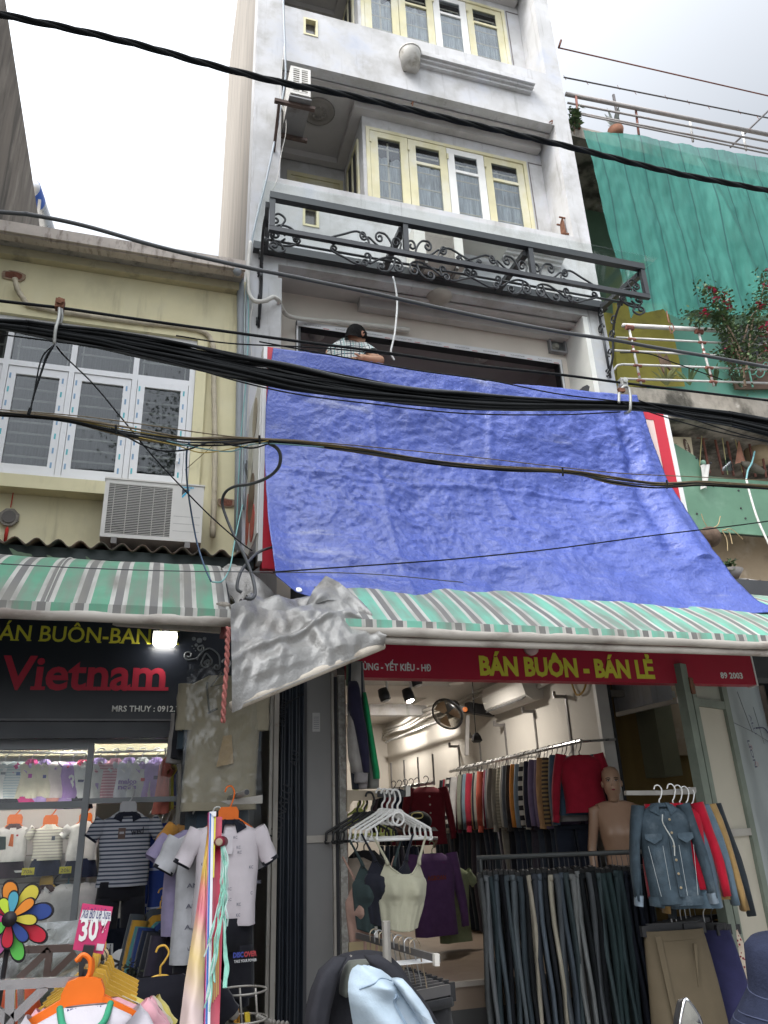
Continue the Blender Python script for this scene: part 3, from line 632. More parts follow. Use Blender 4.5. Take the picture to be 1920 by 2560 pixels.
def tarp_pt(u, v):
    lx, ly = c2(Lq, v); rx, ry = c2(Rq, v); tx, ty = c2(Tq, u); bx, by = c2(Bq, u)
    a0, a1 = Tq[0][1:], Tq[-1][1:]; b0, b1 = Bq[0][1:], Bq[-1][1:]
    x = (1-u)*lx+u*rx+(1-v)*tx+v*bx - ((1-u)*(1-v)*a0[0]+u*(1-v)*a1[0]+(1-u)*v*b0[0]+u*v*b1[0])
    y = (1-u)*ly+u*ry+(1-v)*ty+v*by - ((1-u)*(1-v)*a0[1]+u*(1-v)*a1[1]+(1-u)*v*b0[1]+u*v*b1[1])
    d = 5.07 - .06*v - .72*max(0, v-.25)**1.6/(.75**1.6)
    p = P(x, y, d)
    e = min(1, min(u, 1-u)*14)*min(1, min(v*10+.15, (1-v)*10+.2))
    q = Vector((p.x, 0, p.z))
    h = .05*nz(p.x*1.1, p.z*1.4, 1)+.018*math.sin(p.x*5+1.5*math.sin(p.z*2))*v+.020*abs(nz(p.x*2.6+.4*p.z, p.z*4.2, 5))+(.25+1.1*max(0, nz(p.x*.9, p.z*.9, 31)+.4))*(.012*(1-abs(nz(p.x*3.4+p.z*2.3, p.z*4.2-p.x, 9)))**4+.011*(1-abs(nz(p.x*8-p.z*7, p.z*9+p.x*3, 3)))**9+.009*(1-abs(nz(p.x*9+p.z*11, p.z*6-p.x*6, 13)))**9+.006*(1-abs(nz(p.x*21+p.z*9, p.z*19-p.x*8, 2)))**7)+.0015*nz(p.x*27, p.z*34, 2)
    h += .010*facet(p.x*6+p.z*2.5, p.z*7-p.x*2, 3)+.005*facet(p.x*14-p.z*6, p.z*15+p.x*5, 6)
    # long creases from hanging and folding
    h += .018*math.exp(-((p.x-2.55-.05*math.sin(p.z*4))/.035)**2)*(p.z > 3.8) + .012*math.exp(-((p.z-4.05-.03*math.sin(p.x*3))/.02)**2)+.012*math.exp(-((p.x-1.55)/.02)**2)
    h += .05*math.exp(-((u-.965)/.018)**2)*min(1,v*5)*(v < .75) - .05*math.exp(-((u-.915)/.02)**2)*min(1,v*4)*(v < .7)
    if v > .72: h += .03*nz(p.x*2.2, v*14, 7)
    return p + Vector((0, -1, .25))*h*(.25+.75*e)
NU, NV = 210, 170
tp = MB(); tp.grid(tarp_pt, NU, NV)
tarp = solo('tarp', tp, m_tarp, 'large crumpled blue tarpaulin hung over the billboard and awning', 'tarp', None, True)
md = tarp.modifiers.new('thickness', 'SOLIDIFY'); md.thickness = .004; md.offset = 1
for f in (.06, .25, .47, .72):
    c = tarp_pt(f, .985) + Vector((0,-.012,.0)); cu_ = MB().lathe(c, [(.008,.002),(.011,.006),(.02,.004),(.021,0)], 12, (0,-1,.5))
    cu_.v = [v for v in cu_.v]; e = build('eyelet', MB(), m_tarp) if False else None
    ORG[tarp.name] = tarp.location.copy(); build('eyelet', cu_, mat('eyelet_metal',(.7,.7,.7),.3,metal=.8), tarp, True)
# ================================================================ striped awnings
def grime(m, col, amt):
    t = m.node_tree; b = t.nodes['Principled BSDF']; old = b.inputs['Base Color'].links[0].from_socket; f = 0
    for sc, st in ((2.2,(1,1,1)),(7,(2.5,.35,.35))):
        mp = N(t,'ShaderNodeMapping'); mp.inputs['Scale'].default_value = st; t.links.new(N(t,'ShaderNodeTexCoord').outputs['Object'], mp.inputs[0])
        n = N(t,'ShaderNodeTexNoise'); n.inputs['Scale'].default_value = sc; n.inputs['Detail'].default_value = 6; t.links.new(mp.outputs[0], n.inputs[0]); f = ma(t,'ADD', n.outputs[0], f)
    r_ = N(t,'ShaderNodeMapRange'); r_.inputs[1].default_value = .85; r_.inputs[2].default_value = 1.35; t.links.new(f, r_.inputs[0])
    x = N(t,'ShaderNodeMix',data_type='RGBA'); t.links.new(ma(t,'MULTIPLY', r_.outputs[0], amt*1.6), x.inputs[0]); t.links.new(old, x.inputs[6]); x.inputs[7].default_value = (*col,1); t.links.new(x.outputs[2], b.inputs['Base Color']); return m
def awn_mat(name, per, off, g):
    m = mat(name, g, .6, .12, 3, .05, 40, stain=[((.25,.30,.25), .36, 3, None, .5)])
    wv, gy = (.50,.49,.45), (.155,.15,.145)
    stripes(m, 0, [(.36, None), (.49, wv), (.72, gy), (.85, wv), (1, None)], per, off); return grime(m, (.19,.18,.155), .62)
m_awl = awn_mat('awning_cloth_green', .172, .07, (.10,.30,.19))
m_awr = awn_mat('awning_cloth_mint', .172, .0, (.16,.43,.32))
m_tube = mat('tube_painted', (.48,.44,.39), .55, .15, 4, .05, stretch=(.3,1,1), stain=[((.24,.20,.17), .42, 5, (.4,1,1)), ((.6,.57,.52),.3,6)])
def awning(label, mcl, x0, x1, yb_, zb0, yf, zf, seams=(), bul=.06):
    t = thing('awning', label, 'awning', ((x0+x1)/2, yf, zf), 'striped awnings over the shops')
    def sf(u, v):
        x = lerp(x0, x1, u); b = math.sin(math.pi*v)*bul + .012*nz(x*1.5, v*2, 4) + .01*nz(x*5, v*3, 8)*(v > .1) - .01*abs(math.sin(x*2.4))*(v**2)
        return (x, lerp(yb_, yf, v)-b*.5, lerp(zb0, zf+.035, v**1.05)+b)
    c = build('cloth', MB().grid(sf, int((x1-x0)*22), 24), mcl, t, True)
    md = c.modifiers.new('thickness', 'SOLIDIFY'); md.thickness = .003
    hem = MB(); hem.grid(lambda u, v: (lerp(x0, x1, u), yf-.022-.004*v+.004*nz(lerp(x0,x1,u)*9, v), zf+.05-.045*v), int((x1-x0)*20), 2)
    build('hem', hem, mcl, t, True)
    build('front_tube', MB().tube([(lerp(x0,x1,k/24), yf+.004*nz(k*.7,1), zf-.005+.006*nz(k*.5,3)) for k in range(25)], .03, 10), m_tube, t, True)
    if x0 > 0: build('lower_rail', MB().tube([(lerp(x0,x1,k/12), yf+.03, zf-.05+.006*nz(k*.8,6)) for k in range(13)], .022, 8), m_tube, t, True)
    for s_ in seams: build('seam', MB().tube([Vector(sf(s_, k/10))+Vector((0,-.004,.006)) for k in range(11)], .003, 4), mat('seam_white',(.55,.55,.5),.7), t)
    return t
zl = P(250, 1222, 5.25).z; zf_l = P(300, 1332, 3.9).z
al = awning('green awning with grey and white stripes above the dark fashion shop sign', m_awl, -3.2, .385, 5.25, zl, 3.9, zf_l, ((-.30+.0+3.2-.21)/3.585,), .09)
zf_r = P(1300, 1378, 3.9).z
ar = awning('mint awning with grey and white stripes emerging below the blue tarp', m_awr, .93, 6.6, 5.05, zf_r+.72, 3.9, zf_r, (), .03)
for (x_, t_) in ((.34, al), (.98, ar), (3.6, ar)):
    build('arm', MB().bar((x_, 3.93, zf_r+.02), (x_-.05, 5.1, zf_r+.35), .045,.045), m_tube, t_)
e_ = P(492,1365,3.98); build('arm_joint', MB().bar(e_+Vector((-.03,0,.0)), e_+Vector((.05,.02,.0)), .06,.06), mat('joint_red',(.18,.05,.05),.6), al)
build('arm', MB().bar(P(250,1342,4.4), P(490,1358,4.0), .04,.05), m_tube, al)
c = P(482,1309,4.02); rk = solo('stone', MB().ball(c, .045,.035,.022,9,6), mat('rock_grey',(.3,.27,.23),.9,.3,20,.4), 'small grey brown stone lying on the green striped awning corner', 'stone', None, True)
# rusty corrugated roof strip above the left awning, with gutter below
m_corr = mat('corrugated_rust', (.10,.075,.06), .85, .25, 6, .2, stain=[((.22,.10,.05), .4, 5, (1,1,1)), ((.04,.045,.035), .42, 4)])
cor = thing('corrugated_roof', 'dark rusty corrugated roof strip under the air conditioner', 'roof', (-1, 5.4, 3.4))
z0 = P(300,1185,5.15).z
for i in range(6):
    xa, xb = -3.2+.66*i, -3.2+.66*(i+1)-.004
    sh = MB().grid(lambda u, v: (lerp(xa, xb, u), lerp(6.04, 5.15-.03*(i % 2), v), lerp(z0+.20, z0-.0-.01*(i % 2), v)+.024*math.sin((lerp(xa,xb,u))*2*math.pi/.132)), 50, 1)
    o = build('sheet', sh, m_corr, cor, True); md = o.modifiers.new('thickness','SOLIDIFY'); md.thickness = .008
build('gutter', MB().box(-3.2,.66,5.3,5.42,zl-.02,z0-.055).box(-3.2,.66,5.2,5.3,zl+.02,zl+.09), mat('gutter_dark',(.035,.045,.045),.6,.2,5,stain=[((.1,.12,.1),.3,4)]), cor)
# debris strips caught under the edge
for (u, v, du) in ((100,1200,60),(185,1203,35),(20,1185,50)):
    p, q = P(u,v,5.12), P(u+du,v+14,5.1); build('scrap', MB().grid(lambda a,b: p.lerp(q,a)+Vector((0,0,-.06*b*math.sin(a*3.1)+.01*nz(a*4,b*3))), 8, 2), mat('scrap_green',(.10,.14,.09),.7,.3,9), cor, True)
# ================================================================ shop signs
def capw(u, v, y, h): return (P(u, v-h, y)-P(u, v, y)).length
def serif(o, amount=.055, th=.05, capr=1.0):
    """slab feet and heads for straight stems of a lettering mesh"""
    me = o.data; from collections import Counter
    cnt = Counter(); vs = [v.co.copy() for v in me.vertices]
    for p in me.polygons:
        for e in p.edge_keys: cnt[e] += 1
    zs = [v.z for v in vs]; zb = curve1([(0, 0)], 0)
    return cnt
m_navy = mat('sign_navy', (.010,.013,.022), .35, .1, 3, spec=.5)
m_ytx = mat('letter_yellow', (.62,.58,.05), .5, .05, 5)
m_rtx = mat('letter_red', (.42,.018,.045), .5, .05, 5)
m_wtx = mat('letter_white', (.70,.70,.68), .5, .05, 5)
def serif_text(body, pl, pr, h, m, parent, bold, sh=.075, st=.05, n=(0,-1,0), depth=.003, xh=.548, label=None):
    """lettering with slab serifs: flat stem ends on the base line, x-height and cap line get a bar"""
    cu = bpy.data.curves.new('t', 'FONT'); cu.body = body; cu.size = 1; cu.offset = bold; cu.resolution_u = 3
    o = bpy.data.objects.new('t', cu); COL.objects.link(o)
    me = bpy.data.meshes.new_from_object(o.evaluated_get(bpy.context.evaluated_depsgraph_get()))
    bpy.data.objects.remove(o); bpy.data.curves.remove(cu)
    vs = [v.co.copy() for v in me.vertices]; fs = [tuple(p.vertices) for p in me.polygons]
    from collections import Counter
    cnt = Counter()
    for p in me.polygons:
        for e in p.edge_keys: cnt[e] += 1
    bars = []
    for (a, b), c in cnt.items():
        if c != 1: continue
        A, B = vs[a], vs[b]
        if abs(A.y-B.y) > .004 or abs(A.x-B.x) < .05: continue
        for yy, s in ((-bold, 1), (.729+bold, -1), (xh+bold, -1)):
            if abs(A.y-yy) < .012 and abs(A.x-B.x) < .34:
                x0, x1 = min(A.x,B.x), max(A.x,B.x)
                bars.append((x0-sh, x1+(sh if s > 0 or yy > .7 else 0), yy, yy+s*st))
    bpy.data.meshes.remove(me)
    x0 = min(v.x for v in vs); x1 = max(v.x for v in vs)
    pl, pr = Vector(pl), Vector(pr); d = pr-pl; L = d.length; d.normalize(); up = Vector((0,0,1)); n = Vector(n)
    sx = L/(x1-x0); sy = h/.73; mb = MB()
    mb.add([pl+d*((v.x-x0)*sx)+up*(v.y*sy)+n*depth for v in vs], fs)
    for i, (a, b, c, e) in enumerate(bars):
        mb.add([pl+d*((x-x0)*sx)+up*(y*sy)+n*(depth+.0006+.0001*(i % 7)) for x, y in ((a,c),(b,c),(b,e),(a,e))], [(0,1,2,3)])
    return build('lettering', mb, m, parent)
t5 = lambda a, b: (a/2.0003, 1106.0+b/2.0003)
ysl = 5.14
sgl = thing('shop_sign', 'black fashion shop sign with yellow and red lettering and MRS THUY phone line', 'sign', (-.5, ysl, 2.3))
zb = P(200,1553,ysl).z; xrS = P(484,1500,ysl).x
build('panel', MB().box(-3.0, xrS, ysl, ysl+.08, zb, zb+.95), m_navy, sgl)
build('trim', MB().box(-3.0, xrS, ysl-.01, ysl+.08, zb-.012, zb-.0005).box(xrS+.0005, xrS+.012, ysl-.01, ysl+.08, zb-.012, zb+.95), mat('trim_grey',(.12,.12,.13),.4), sgl)
build('lower_band', MB().box(-3.0, xrS+.05, ysl+.02, ysl+.1, zb-.11, zb-.013), m_navy, sgl)
serif_text('BÁN BUÔN-BAN LẺ', P(*t5(-58,552),ysl), P(*t5(772,574),ysl), capw(200,1385,ysl,34), m_ytx, sgl, .012, .05, .055)
serif_text('Vietnam', P(*t5(-6,764),ysl), P(*t5(712,768),ysl), capw(200,1480,ysl,72), m_rtx, sgl, .022, .075, .075)
text('lettering', 'MRS THUY : 0912.3', P(*t5(483,862),ysl), P(*t5(772,863),ysl), capw(300,1537,ysl,13), m_wtx, sgl, bold=.02, depth=.003)
m_orn = mat('ornament_grey', (.10,.11,.12), .5)
for (pts, s, r_) in (([t5(815,640),t5(850,632),t5(880,600)],1,.03),([t5(850,640),t5(868,610),t5(905,590),t5(945,620),t5(950,670)],-1,.0),([t5(870,650),t5(890,612),t5(915,640)],-1,.03)):
    q = [(P(*a,ysl).x, P(*a,ysl).z) for a in pts]
    build('ornament', scroll(q, -s, r_, s, r_*.8 if r_ else .02, lambda a, b: Vector((a, ysl-.006, b)), .006, 4), m_orn, sgl)
for (a, b, r_) in ((838,548,11),(862,556,15),(884,548,10),(848,575,9),(874,580,9),(830,580,4),(838,590,3),(845,600,3)):
    c = P(*t5(a,b),ysl); k = .00125; build('ornament', MB().lathe(c, [(r_*k*.6,.001),(r_*k,.002),(r_*k*.9,.006),(.001,.006)], 8, (0,-1,0)), m_orn, sgl)
# lit lamp box on the sign
c = P(357,1374,ysl-.12)
lf = thing('flood_lamp', 'small lit white lamp mounted under the green awning on the black sign', 'lamp', c)
build('housing', MB().box(c.x-.075,c.x+.075,ysl-.09,ysl-.001,c.z-.03,c.z+.04), m_white, lf)
build('lens', MB().box(c.x-.068,c.x+.068,ysl-.10,ysl-.0905,c.z-.04,c.z+.025).box(c.x-.06,c.x+.06,ysl-.0995,ysl-.02,c.z-.045,c.z-.0405), mat('lit_lens',(.9,.9,.85),.4,emit=(1,.97,.9,14)), lf)
# red sign
ysr = 5.0
sgr = thing('shop_sign', 'red shop sign with yellow BÁN BUÔN lettering above the jeans shop doorway', 'sign', (3, ysr, 2.59))
zb = P(1200,1471,ysr).z; xa, xb = P(752,1462,ysr).x, P(1637,1478,ysr).x
build('panel', MB().box(xa, xb-.012, ysr, ysr+.1, zb, zb+.42), mat('sign_crimson',(.36,.012,.035),.4,.06,3,spec=.4), sgr)
build('trim', MB().box(xb-.0115, xb, ysr-.005, ysr+.1, zb-.01, zb+.42), m_signw, sgr)
text('lettering', 'BÁN BUÔN - BÁN LẺ', P(1037,1457,ysr), P(1415,1464.5,ysr), capw(1200,1460,ysr,39), m_ytx, sgr, bold=.045, depth=.003)
text('lettering', 'ÙNG - YẾT KIÊU - HĐ', P(784,1447,ysr), P(931,1450,ysr), capw(850,1450,ysr,15), m_wtx, sgr, bold=.03, depth=.003)
text('lettering', '89 2003', P(1557,1465,ysr), P(1605,1466,ysr), capw(1580,1465,ysr,12.5), m_wtx, sgr, bold=.03, depth=.003)
c = P(1145,1401,ysr); build('lamp_base', MB().lathe(c, [(.055,0),(.055,.03),(.001,.035)], 14, (0,-1,0)), mat('lamp_pink',(.42,.28,.27),.5), sgr, True)
# ================================================================ silver tarp over the drooping pole
m_sil = mat('silver_sheet', (.32,.31,.295), .36, .10, 4, .3, 30, metal=.3, spec=.5, ridge=.7, stain=[((.165,.148,.13), .46, 1.8), ((.085,.075,.063), .33, 2.6, (1,1,.5), .8)])
pl0, pl1 = P(500,1527,3.55), P(826,1394,3.9)
sv = thing('silver_tarp', 'grey silver plastic sheet folded over a slanting awning pole', 'tarp', pl0)
build('pole', MB().tube([pl0.lerp(pl1,k/12)+Vector((0,0,.004*nz(k,2))) for k in range(13)], .024, 10), mat('pole_cream',(.52,.46,.38),.55,.15,6,stain=[((.28,.23,.18),.4,9)]), sv, True)
TOPS = [(0,498,1312,3.72),(.1,528,1300,3.80),(.22,580,1318,3.86),(.34,622,1321,3.90),(.45,672,1301,3.94),(.55,710,1287,3.98),(.68,740,1290,4.0),(.82,785,1330,3.99),(.93,815,1360,3.96),(1,829,1384,3.93)]
def c3(tab, t): return [curve1([(r_[0], r_[i]) for r_ in tab], t) for i in (1,2,3)]
def sil(u, v):
    x, y, d = c3(TOPS, u); a = P(x, y, d); b = pl0.lerp(pl1, u)+Vector((0,-.026,-.012 if u > .06 else -.03))
    p = b.lerp(a, v); e = min(1, v*5)*(.55+.45*min(1,(1-v)*6))
    h = .055+.03*nz(p.x*3, p.z*3+u*2, 3)+.075*facet(p.x*4.2+p.z*2, p.z*3.4-p.x*1.2, 4)+.035*facet(p.x*9-p.z*5, p.z*8+p.x*4, 7)+.012*facet(p.x*21+p.z*9, p.z*20-p.x*6, 1)+.06*math.sin(v*math.pi)*(.4+u)
    h += .03*math.exp(-((v-.55-.5*(u-.3))/.05)**2)+.03*math.exp(-((u-.62+.25*v)/.04)**2)
    return p + Vector((-.1,-1,.3))*h*e
build('sheet', MB().grid(sil, 110, 70), m_sil, sv, True)
F2 = [(0,660,1310,4.02),(.3,676,1275,4.06),(.5,704,1243,4.12),(.65,733,1258,4.12),(.85,782,1300,4.08),(1,828,1384,4.0)]
def sil2(u, v):
    x, y, d = c3(F2, u); a = P(x, y, d); xx, yy, dd = c3(TOPS, lerp(.42,1,u)); b = P(xx, yy+8, dd+.03)
    p = b.lerp(a, v); return p+Vector((0,-1,0))*(.04+.05*nz(p.x*6,p.z*5,11)+.07*facet(p.x*6+p.z*4,p.z*6-p.x,2)+.03*facet(p.x*14,p.z*13+p.x*5,9))*math.sin(math.pi*min(1,v*.9+.05))
build('back_fold', MB().grid(sil2, 34, 14), m_sil, sv, True)
F3 = [(0,470,1220,4.6),(.2,515,1226,4.6),(.45,560,1250,4.5),(.7,620,1270,4.4),(1,672,1290,4.3)]
F4 = [(0,500,1242,4.3),(.2,516,1275,4.15),(.45,540,1299,3.9),(.7,622,1316,3.93),(1,668,1305,3.97)]
def sil3(u, v):
    a = P(*c3(F3,u)); b = P(*c3(F4,u)); p = b.lerp(a,v); return p+Vector((0,-.5,1))*(.05*nz(p.x*6,p.y*5,21)+.07*facet(p.x*6+p.y*3,p.y*6,5)+.03*facet(p.x*14,p.y*13,8))
build('top_fold', MB().grid(sil3, 30, 16), m_sil, sv, True)
rp = [P(493,1355,3.5),P(491,1400,3.49),P(489,1450,3.49),P(484,1505,3.48),P(482,1562,3.48)]
rb = MB(); q = cr(rp, 12)
for s in (0, math.pi): rb.tube([p+Vector((.006*math.cos(i*.8+s), .006*math.sin(i*.8+s), 0)) for i, p in enumerate(q)], [.007]*(len(q)-1)+[.003], 5)
solo('cord', rb, mat('cord_red',(.30,.10,.085),.8,.2,30,.3), 'twisted dusty red cord hanging beside the silver sheet', 'cord', None, True)
# ================================================================ green shade net and plants on the balcony house
m_net = mat('net_green', (.032,.185,.15), .75, .12, 5, .35, 55, stretch=(4,4,.4), stain=[((.045,.225,.185), .42, 2.2, (1.5,1.5,.5), .8), ((.02,.15,.13), .36, 3, (2.5,2.5,.35), .7)], alpha=.82)
stripes(m_net, 0, [(.06, (.015,.10,.09)), (1, None)], .31, .05)
NL = [(0,1262,276),(.3,1285,380),(.55,1308,480),(.8,1340,600),(1,1362,690)]
NB = [(0,1362,690),(.04,1372,672),(.16,1432,668),(.2,1440,678),(.3,1470,686),(.4,1500,668),(.7,1590,680),(1,1720,690)]
def net_pt(u, v):
    lx, ly = c2(NL, v); bx, by = c2(NB, u); tx, ty = lerp(1262,1735,u), lerp(276,352,u); rx, ry = 1720+0*v, lerp(352,690,v)
    a0, a1, b0, b1 = (1262,276), (1735,352), (1362,690), (1720,690)
    rx = lerp(1735,1720,v)
    x = (1-u)*lx+u*rx+(1-v)*tx+v*bx-((1-u)*(1-v)*a0[0]+u*(1-v)*a1[0]+(1-u)*v*b0[0]+u*v*b1[0])
    y = (1-u)*ly+u*ry+(1-v)*ty+v*by-((1-u)*(1-v)*a0[1]+u*(1-v)*a1[1]+(1-u)*v*b0[1]+u*v*b1[1])
    p = P(x, y, 5.98-.03*u)
    h = .014*math.sin(p.x*11+.8*math.sin(p.z*1.5))*v+.06*nz(p.x*1.3,p.z*.8,2)+.025*nz(p.x*5,p.z*1.5,6)+.012*nz(p.x*16,p.z*5,1)
    h += .12*math.exp(-((p.x-6.55-.18*(9-p.z))/.12)**2)*min(1,v*2)
    return p+Vector((0,-1,0))*h
net = solo('shade_net', MB().grid(net_pt, 120, 90), m_net, 'teal green shade net hanging from the terrace railing of the balcony house', 'net', None, True)
m_leafs = [mat('leaf_a',(.075,.12,.045),.5,.3,9), mat('leaf_b',(.11,.17,.07),.5,.3,9), mat('leaf_c',(.05,.085,.04),.5,.3,9)]
m_flow = mat('bract_pink', (.50,.03,.10), .6, .3, 12); m_stem = mat('stem_brown', (.14,.10,.07), .9)
def leafq(mb, p, s, mi=0, droop=.5):
    a = Vector((rnd.uniform(-1,1), rnd.uniform(-1,1), rnd.uniform(-droop,droop*.6))).normalized(); b = a.cross(Vector((rnd.uniform(-1,1),rnd.uniform(-1,1),1))).normalized()
    mb.add([p, p+a*s*.5+b*s*.28, p+a*s, p+a*s*.5-b*s*.28], [(0,1,2,3)], mi)
bg_ = thing('bougainvillea', 'bougainvillea with small pink flowers climbing on the balcony railing', 'plant', nbp(1600,835))
br_ = MB(); lv = MB(); fl = MB()
paths = [[(1610,835),(1600,760),(1570,700),(1545,655),(1518,612)],[(1600,760),(1560,690),(1525,685),(1495,680)],[(1612,800),(1625,700),(1645,640),(1655,590)],[(1605,780),(1640,720),(1670,690)],[(1600,780),(1575,720),(1565,670),(1555,640)],[(1610,800),(1585,770),(1560,760)],[(1612,790),(1650,760),(1680,740)],[(1605,740),(1620,690),(1640,660)]]
for pth in paths:
    q = cr([nbp(u, v, 5.85+rnd.uniform(-.06,.06)) for u, v in pth], 10); br_.tube(q, [lerp(.014,.003,i/(len(q)-1)) for i in range(len(q))], 5)
    for i, p in enumerate(q):
        f = i/len(q)
        for _ in range(int(16 if f > .2 else 6)):
            leafq(lv, p+Vector((rnd.gauss(0,.07),rnd.gauss(0,.06),rnd.gauss(-.01,.05))), rnd.uniform(.03,.06), rnd.randrange(3))
    for _ in range(5):
        p = q[-rnd.randrange(1,12)] + Vector((rnd.gauss(0,.025),-.06,rnd.gauss(0,.025)))
        for _ in range(4): leafq(fl, p+Vector((rnd.gauss(0,.008),rnd.gauss(0,.008),rnd.gauss(0,.008))), .055)
build('stem', br_, m_stem, bg_); build('leaves', lv, m_leafs, bg_, kind='stuff'); build('flowers', fl, m_flow, bg_, kind='stuff')
def spiky(u, v, y, n, L, label, m, lean=.5, r_=.02):
    t = thing('potted_plant', label, 'plant', nbp(u, v, y))
    c = ORG[t.name]
    for k in range(n):
        a = rnd.uniform(0, 6.28); l = L*rnd.uniform(.6,1.1); d = Vector((math.cos(a)*lean*rnd.uniform(.3,1), math.sin(a)*lean*.5, 1)).normalized()
        side = d.cross(Vector((0,1,0))).normalized(); lf_ = MB()
        pts = [c+d*(l*f)+Vector((d.x,d.y,0))*(f*f*l*.3)-Vector((0,0,f**3*l*.2)) for f in (0,.35,.7,1)]
        ws = (r_*.7, r_, r_*.8, .001)
        lf_.loft([[p+side*w_, p+Vector((0,-w_*.25,0)), p-side*w_] for p, w_ in zip(pts, ws)]); build('leaf', lf_, m, t)
    if y < 6.1: build('pot', MB().lathe(c+Vector((0,0,-.12)), [(.001,0),(.08,0),(.11,.14),(.095,.14),(.001,.12)], 14), mat('terracotta',(.22,.10,.06),.85,.2,8), t, True)
    return t
spiky(1440,832,6.2,11,.30,'yellow edged spiky plant by the first railing post', mat('leaf_yellow',(.16,.17,.06),.5,.2,12), .9)
spiky(1490,832,6.2,14,.34,'small bushy green plant behind the second railing post', m_leafs[1], .7, .014)
spiky(1545,834,6.2,12,.36,'dark sword leaved snake plant on the balcony ledge', m_leafs[0], .45, .022)
spiky(1600,836,6.2,10,.30,'dark green aloe under the bougainvillea', m_leafs[2], .6, .02)
t_ = spiky(1330,272,6.0,10,.42,'pale agave on the terrace behind the railing', mat('leaf_grey',(.20,.22,.20),.6,.2,10), .7, .025)
for o_ in [t_]+list(t_.children): pass
dv = P(1330,283,6.4)-ORG[t_.name]; t_.location = Vector(t_.location)+dv
cp = thing('creeper', 'small green creeper on the terrace corner of the balcony house', 'plant', P(1240,285,6.15)); lv = MB()
for _ in range(130): leafq(lv, P(1240+rnd.gauss(0,5),258+rnd.gauss(0,12),6.1), rnd.uniform(.05,.09), rnd.randrange(3))
build('leaves', lv, m_leafs, cp, kind='stuff'); build('stem', MB().tube([P(1240,290,6.12),P(1242,260,6.1),P(1238,240,6.1)], .01, 5), m_stem, cp)
# towels and garden iron on the balcony
solo('chain', MB().tube(cr([nbp(1440,672,5.97),nbp(1445,695,5.95),nbp(1452,700,5.95),nbp(1456,712,5.95),nbp(1450,720,5.95),nbp(1446,705,5.95)],5), .006, 5), m_rusty, 'short rusty chain hanging on the top railing of the balcony', 'chain')
rg = thing('rag', 'dusty brown rag hanging behind the balcony rails', 'cloth', nbp(1432,755,6.5))
for (pp_) in ([(1418,750),(1425,775),(1432,800),(1440,812),(1440,790),(1450,800),(1456,805),(1450,785),(1440,765),(1432,772),(1424,760)],):
    build('cloth', MB().prism([nbp(a,b,6.5) for a,b in pp_], (0,.02,0)), mat('rag_brown',(.22,.15,.11),.95,.3,12), rg)
st_ = thing('window_grille', 'mint painted scrolled iron grille and brown door behind the bougainvillea', 'grille', nbp(1620,830,6.8))
build('door', MB().prism([P(1570,770,6.85),P(1720,775,6.85),P(1720,840,6.85),P(1590,840,6.85)], (0,.03,0)), mat('door_brown',(.13,.08,.055),.7,.2,5), st_)
build('shade', MB().prism([P(1555,700,6.9),P(1720,705,6.9),P(1720,772,6.9),P(1568,772,6.9)], (0,.03,0)), m_dark, st_)
for k in range(7):
    u = 1560+k*16; build('scroll', MB().tube([P(u+12*math.cos(a)*(1-a/9), 790+16*math.sin(a)*(1-a/9)+6*(k % 3), 6.8) for a in [i*.5 for i in range(14)]], .008, 4), m_teal, st_)
for u in (1588,1612): build('bar', MB().tube([P(u,770,6.8), P(u+14,836,6.8)], .012, 5), m_teal, st_)
# loggia clutter
bx = thing('cardboard_box', 'pale carton with a dark oval print standing in the loggia', 'box', P(1480,985,6.25))
build('carton', MB().prism([P(1448,943,6.22),P(1493,945,6.22),P(1499,990,6.22),P(1448,995,6.22)], (0,.3,0)), mat('carton',(.50,.43,.30),.85,.08,4,stain=[((.38,.3,.2),.25,6)]), bx)
c = P(1484,966,6.215); build('oval_print', MB().prism([c+Vector((.035*math.cos(a)-.012*math.sin(a),0,.105*math.sin(a))) for a in [i*math.pi/12 for i in range(24)]], (0,-.002,0)), mat('print_brown',(.10,.06,.045),.7), bx)
text('lettering', 'SAMSUNG', c+Vector((.017,-.003,.075)), c+Vector((-.0,-.003,-.085)), .028, mat('carton_light',(.55,.48,.36),.8), bx, bold=.02)
text('lettering', 'E', P(1462,969,6.217), P(1466,969,6.217), .07, mat('print_grey',(.3,.25,.18),.8), bx)
sk = thing('sock', 'white sock drying over the green metal sheet', 'cloth', P(1520,1010,6.15))
build('cloth', MB().grid(lambda a, b: P(lerp(1513,1533,a)+(-3 if b > .8 else 0)-6*b*(1-a)*0, lerp(1005,1056,b), 6.16)+Vector((0,-.03*math.sin(a*3.1)-.012*math.sin(a*9+b*4),0)) - Vector(((a-.5)*.05*b,0,0)), 8, 12), mat('sock_white',(.62,.60,.57),.95,.1,14,.2), sk, True)
build('clip', MB().ball(P(1519,1000,6.15), .03,.03,.035), mat('clip_mint',(.2,.33,.25),.7), sk, True)
solo('bag', MB().grid(lambda a, b: P(1592+8*a+4*b-6*(1-b)*(a-.5), lerp(952,1003,b), 6.2)+Vector((.1*(a-.5)*b,-.05*math.sin(a*3.1)*b,0)), 8, 10), mat('bag_brown',(.30,.14,.09),.7,.2,8), 'brown cloth bag hung on the rusty loggia bars', 'bag', None, True)
solo('bag', MB().grid(lambda a, b: P(1572+20*(a-.5)*(.3+b), lerp(988,1017,b), 6.2)+Vector((0,-.05*math.sin(a*3.1)*math.sin(b*3.1),0)), 8, 8), glass('bag_film_teal',(.25,.45,.45),.1,.2), 'crumpled teal plastic bag on the green sheet edge', 'bag', None, True)
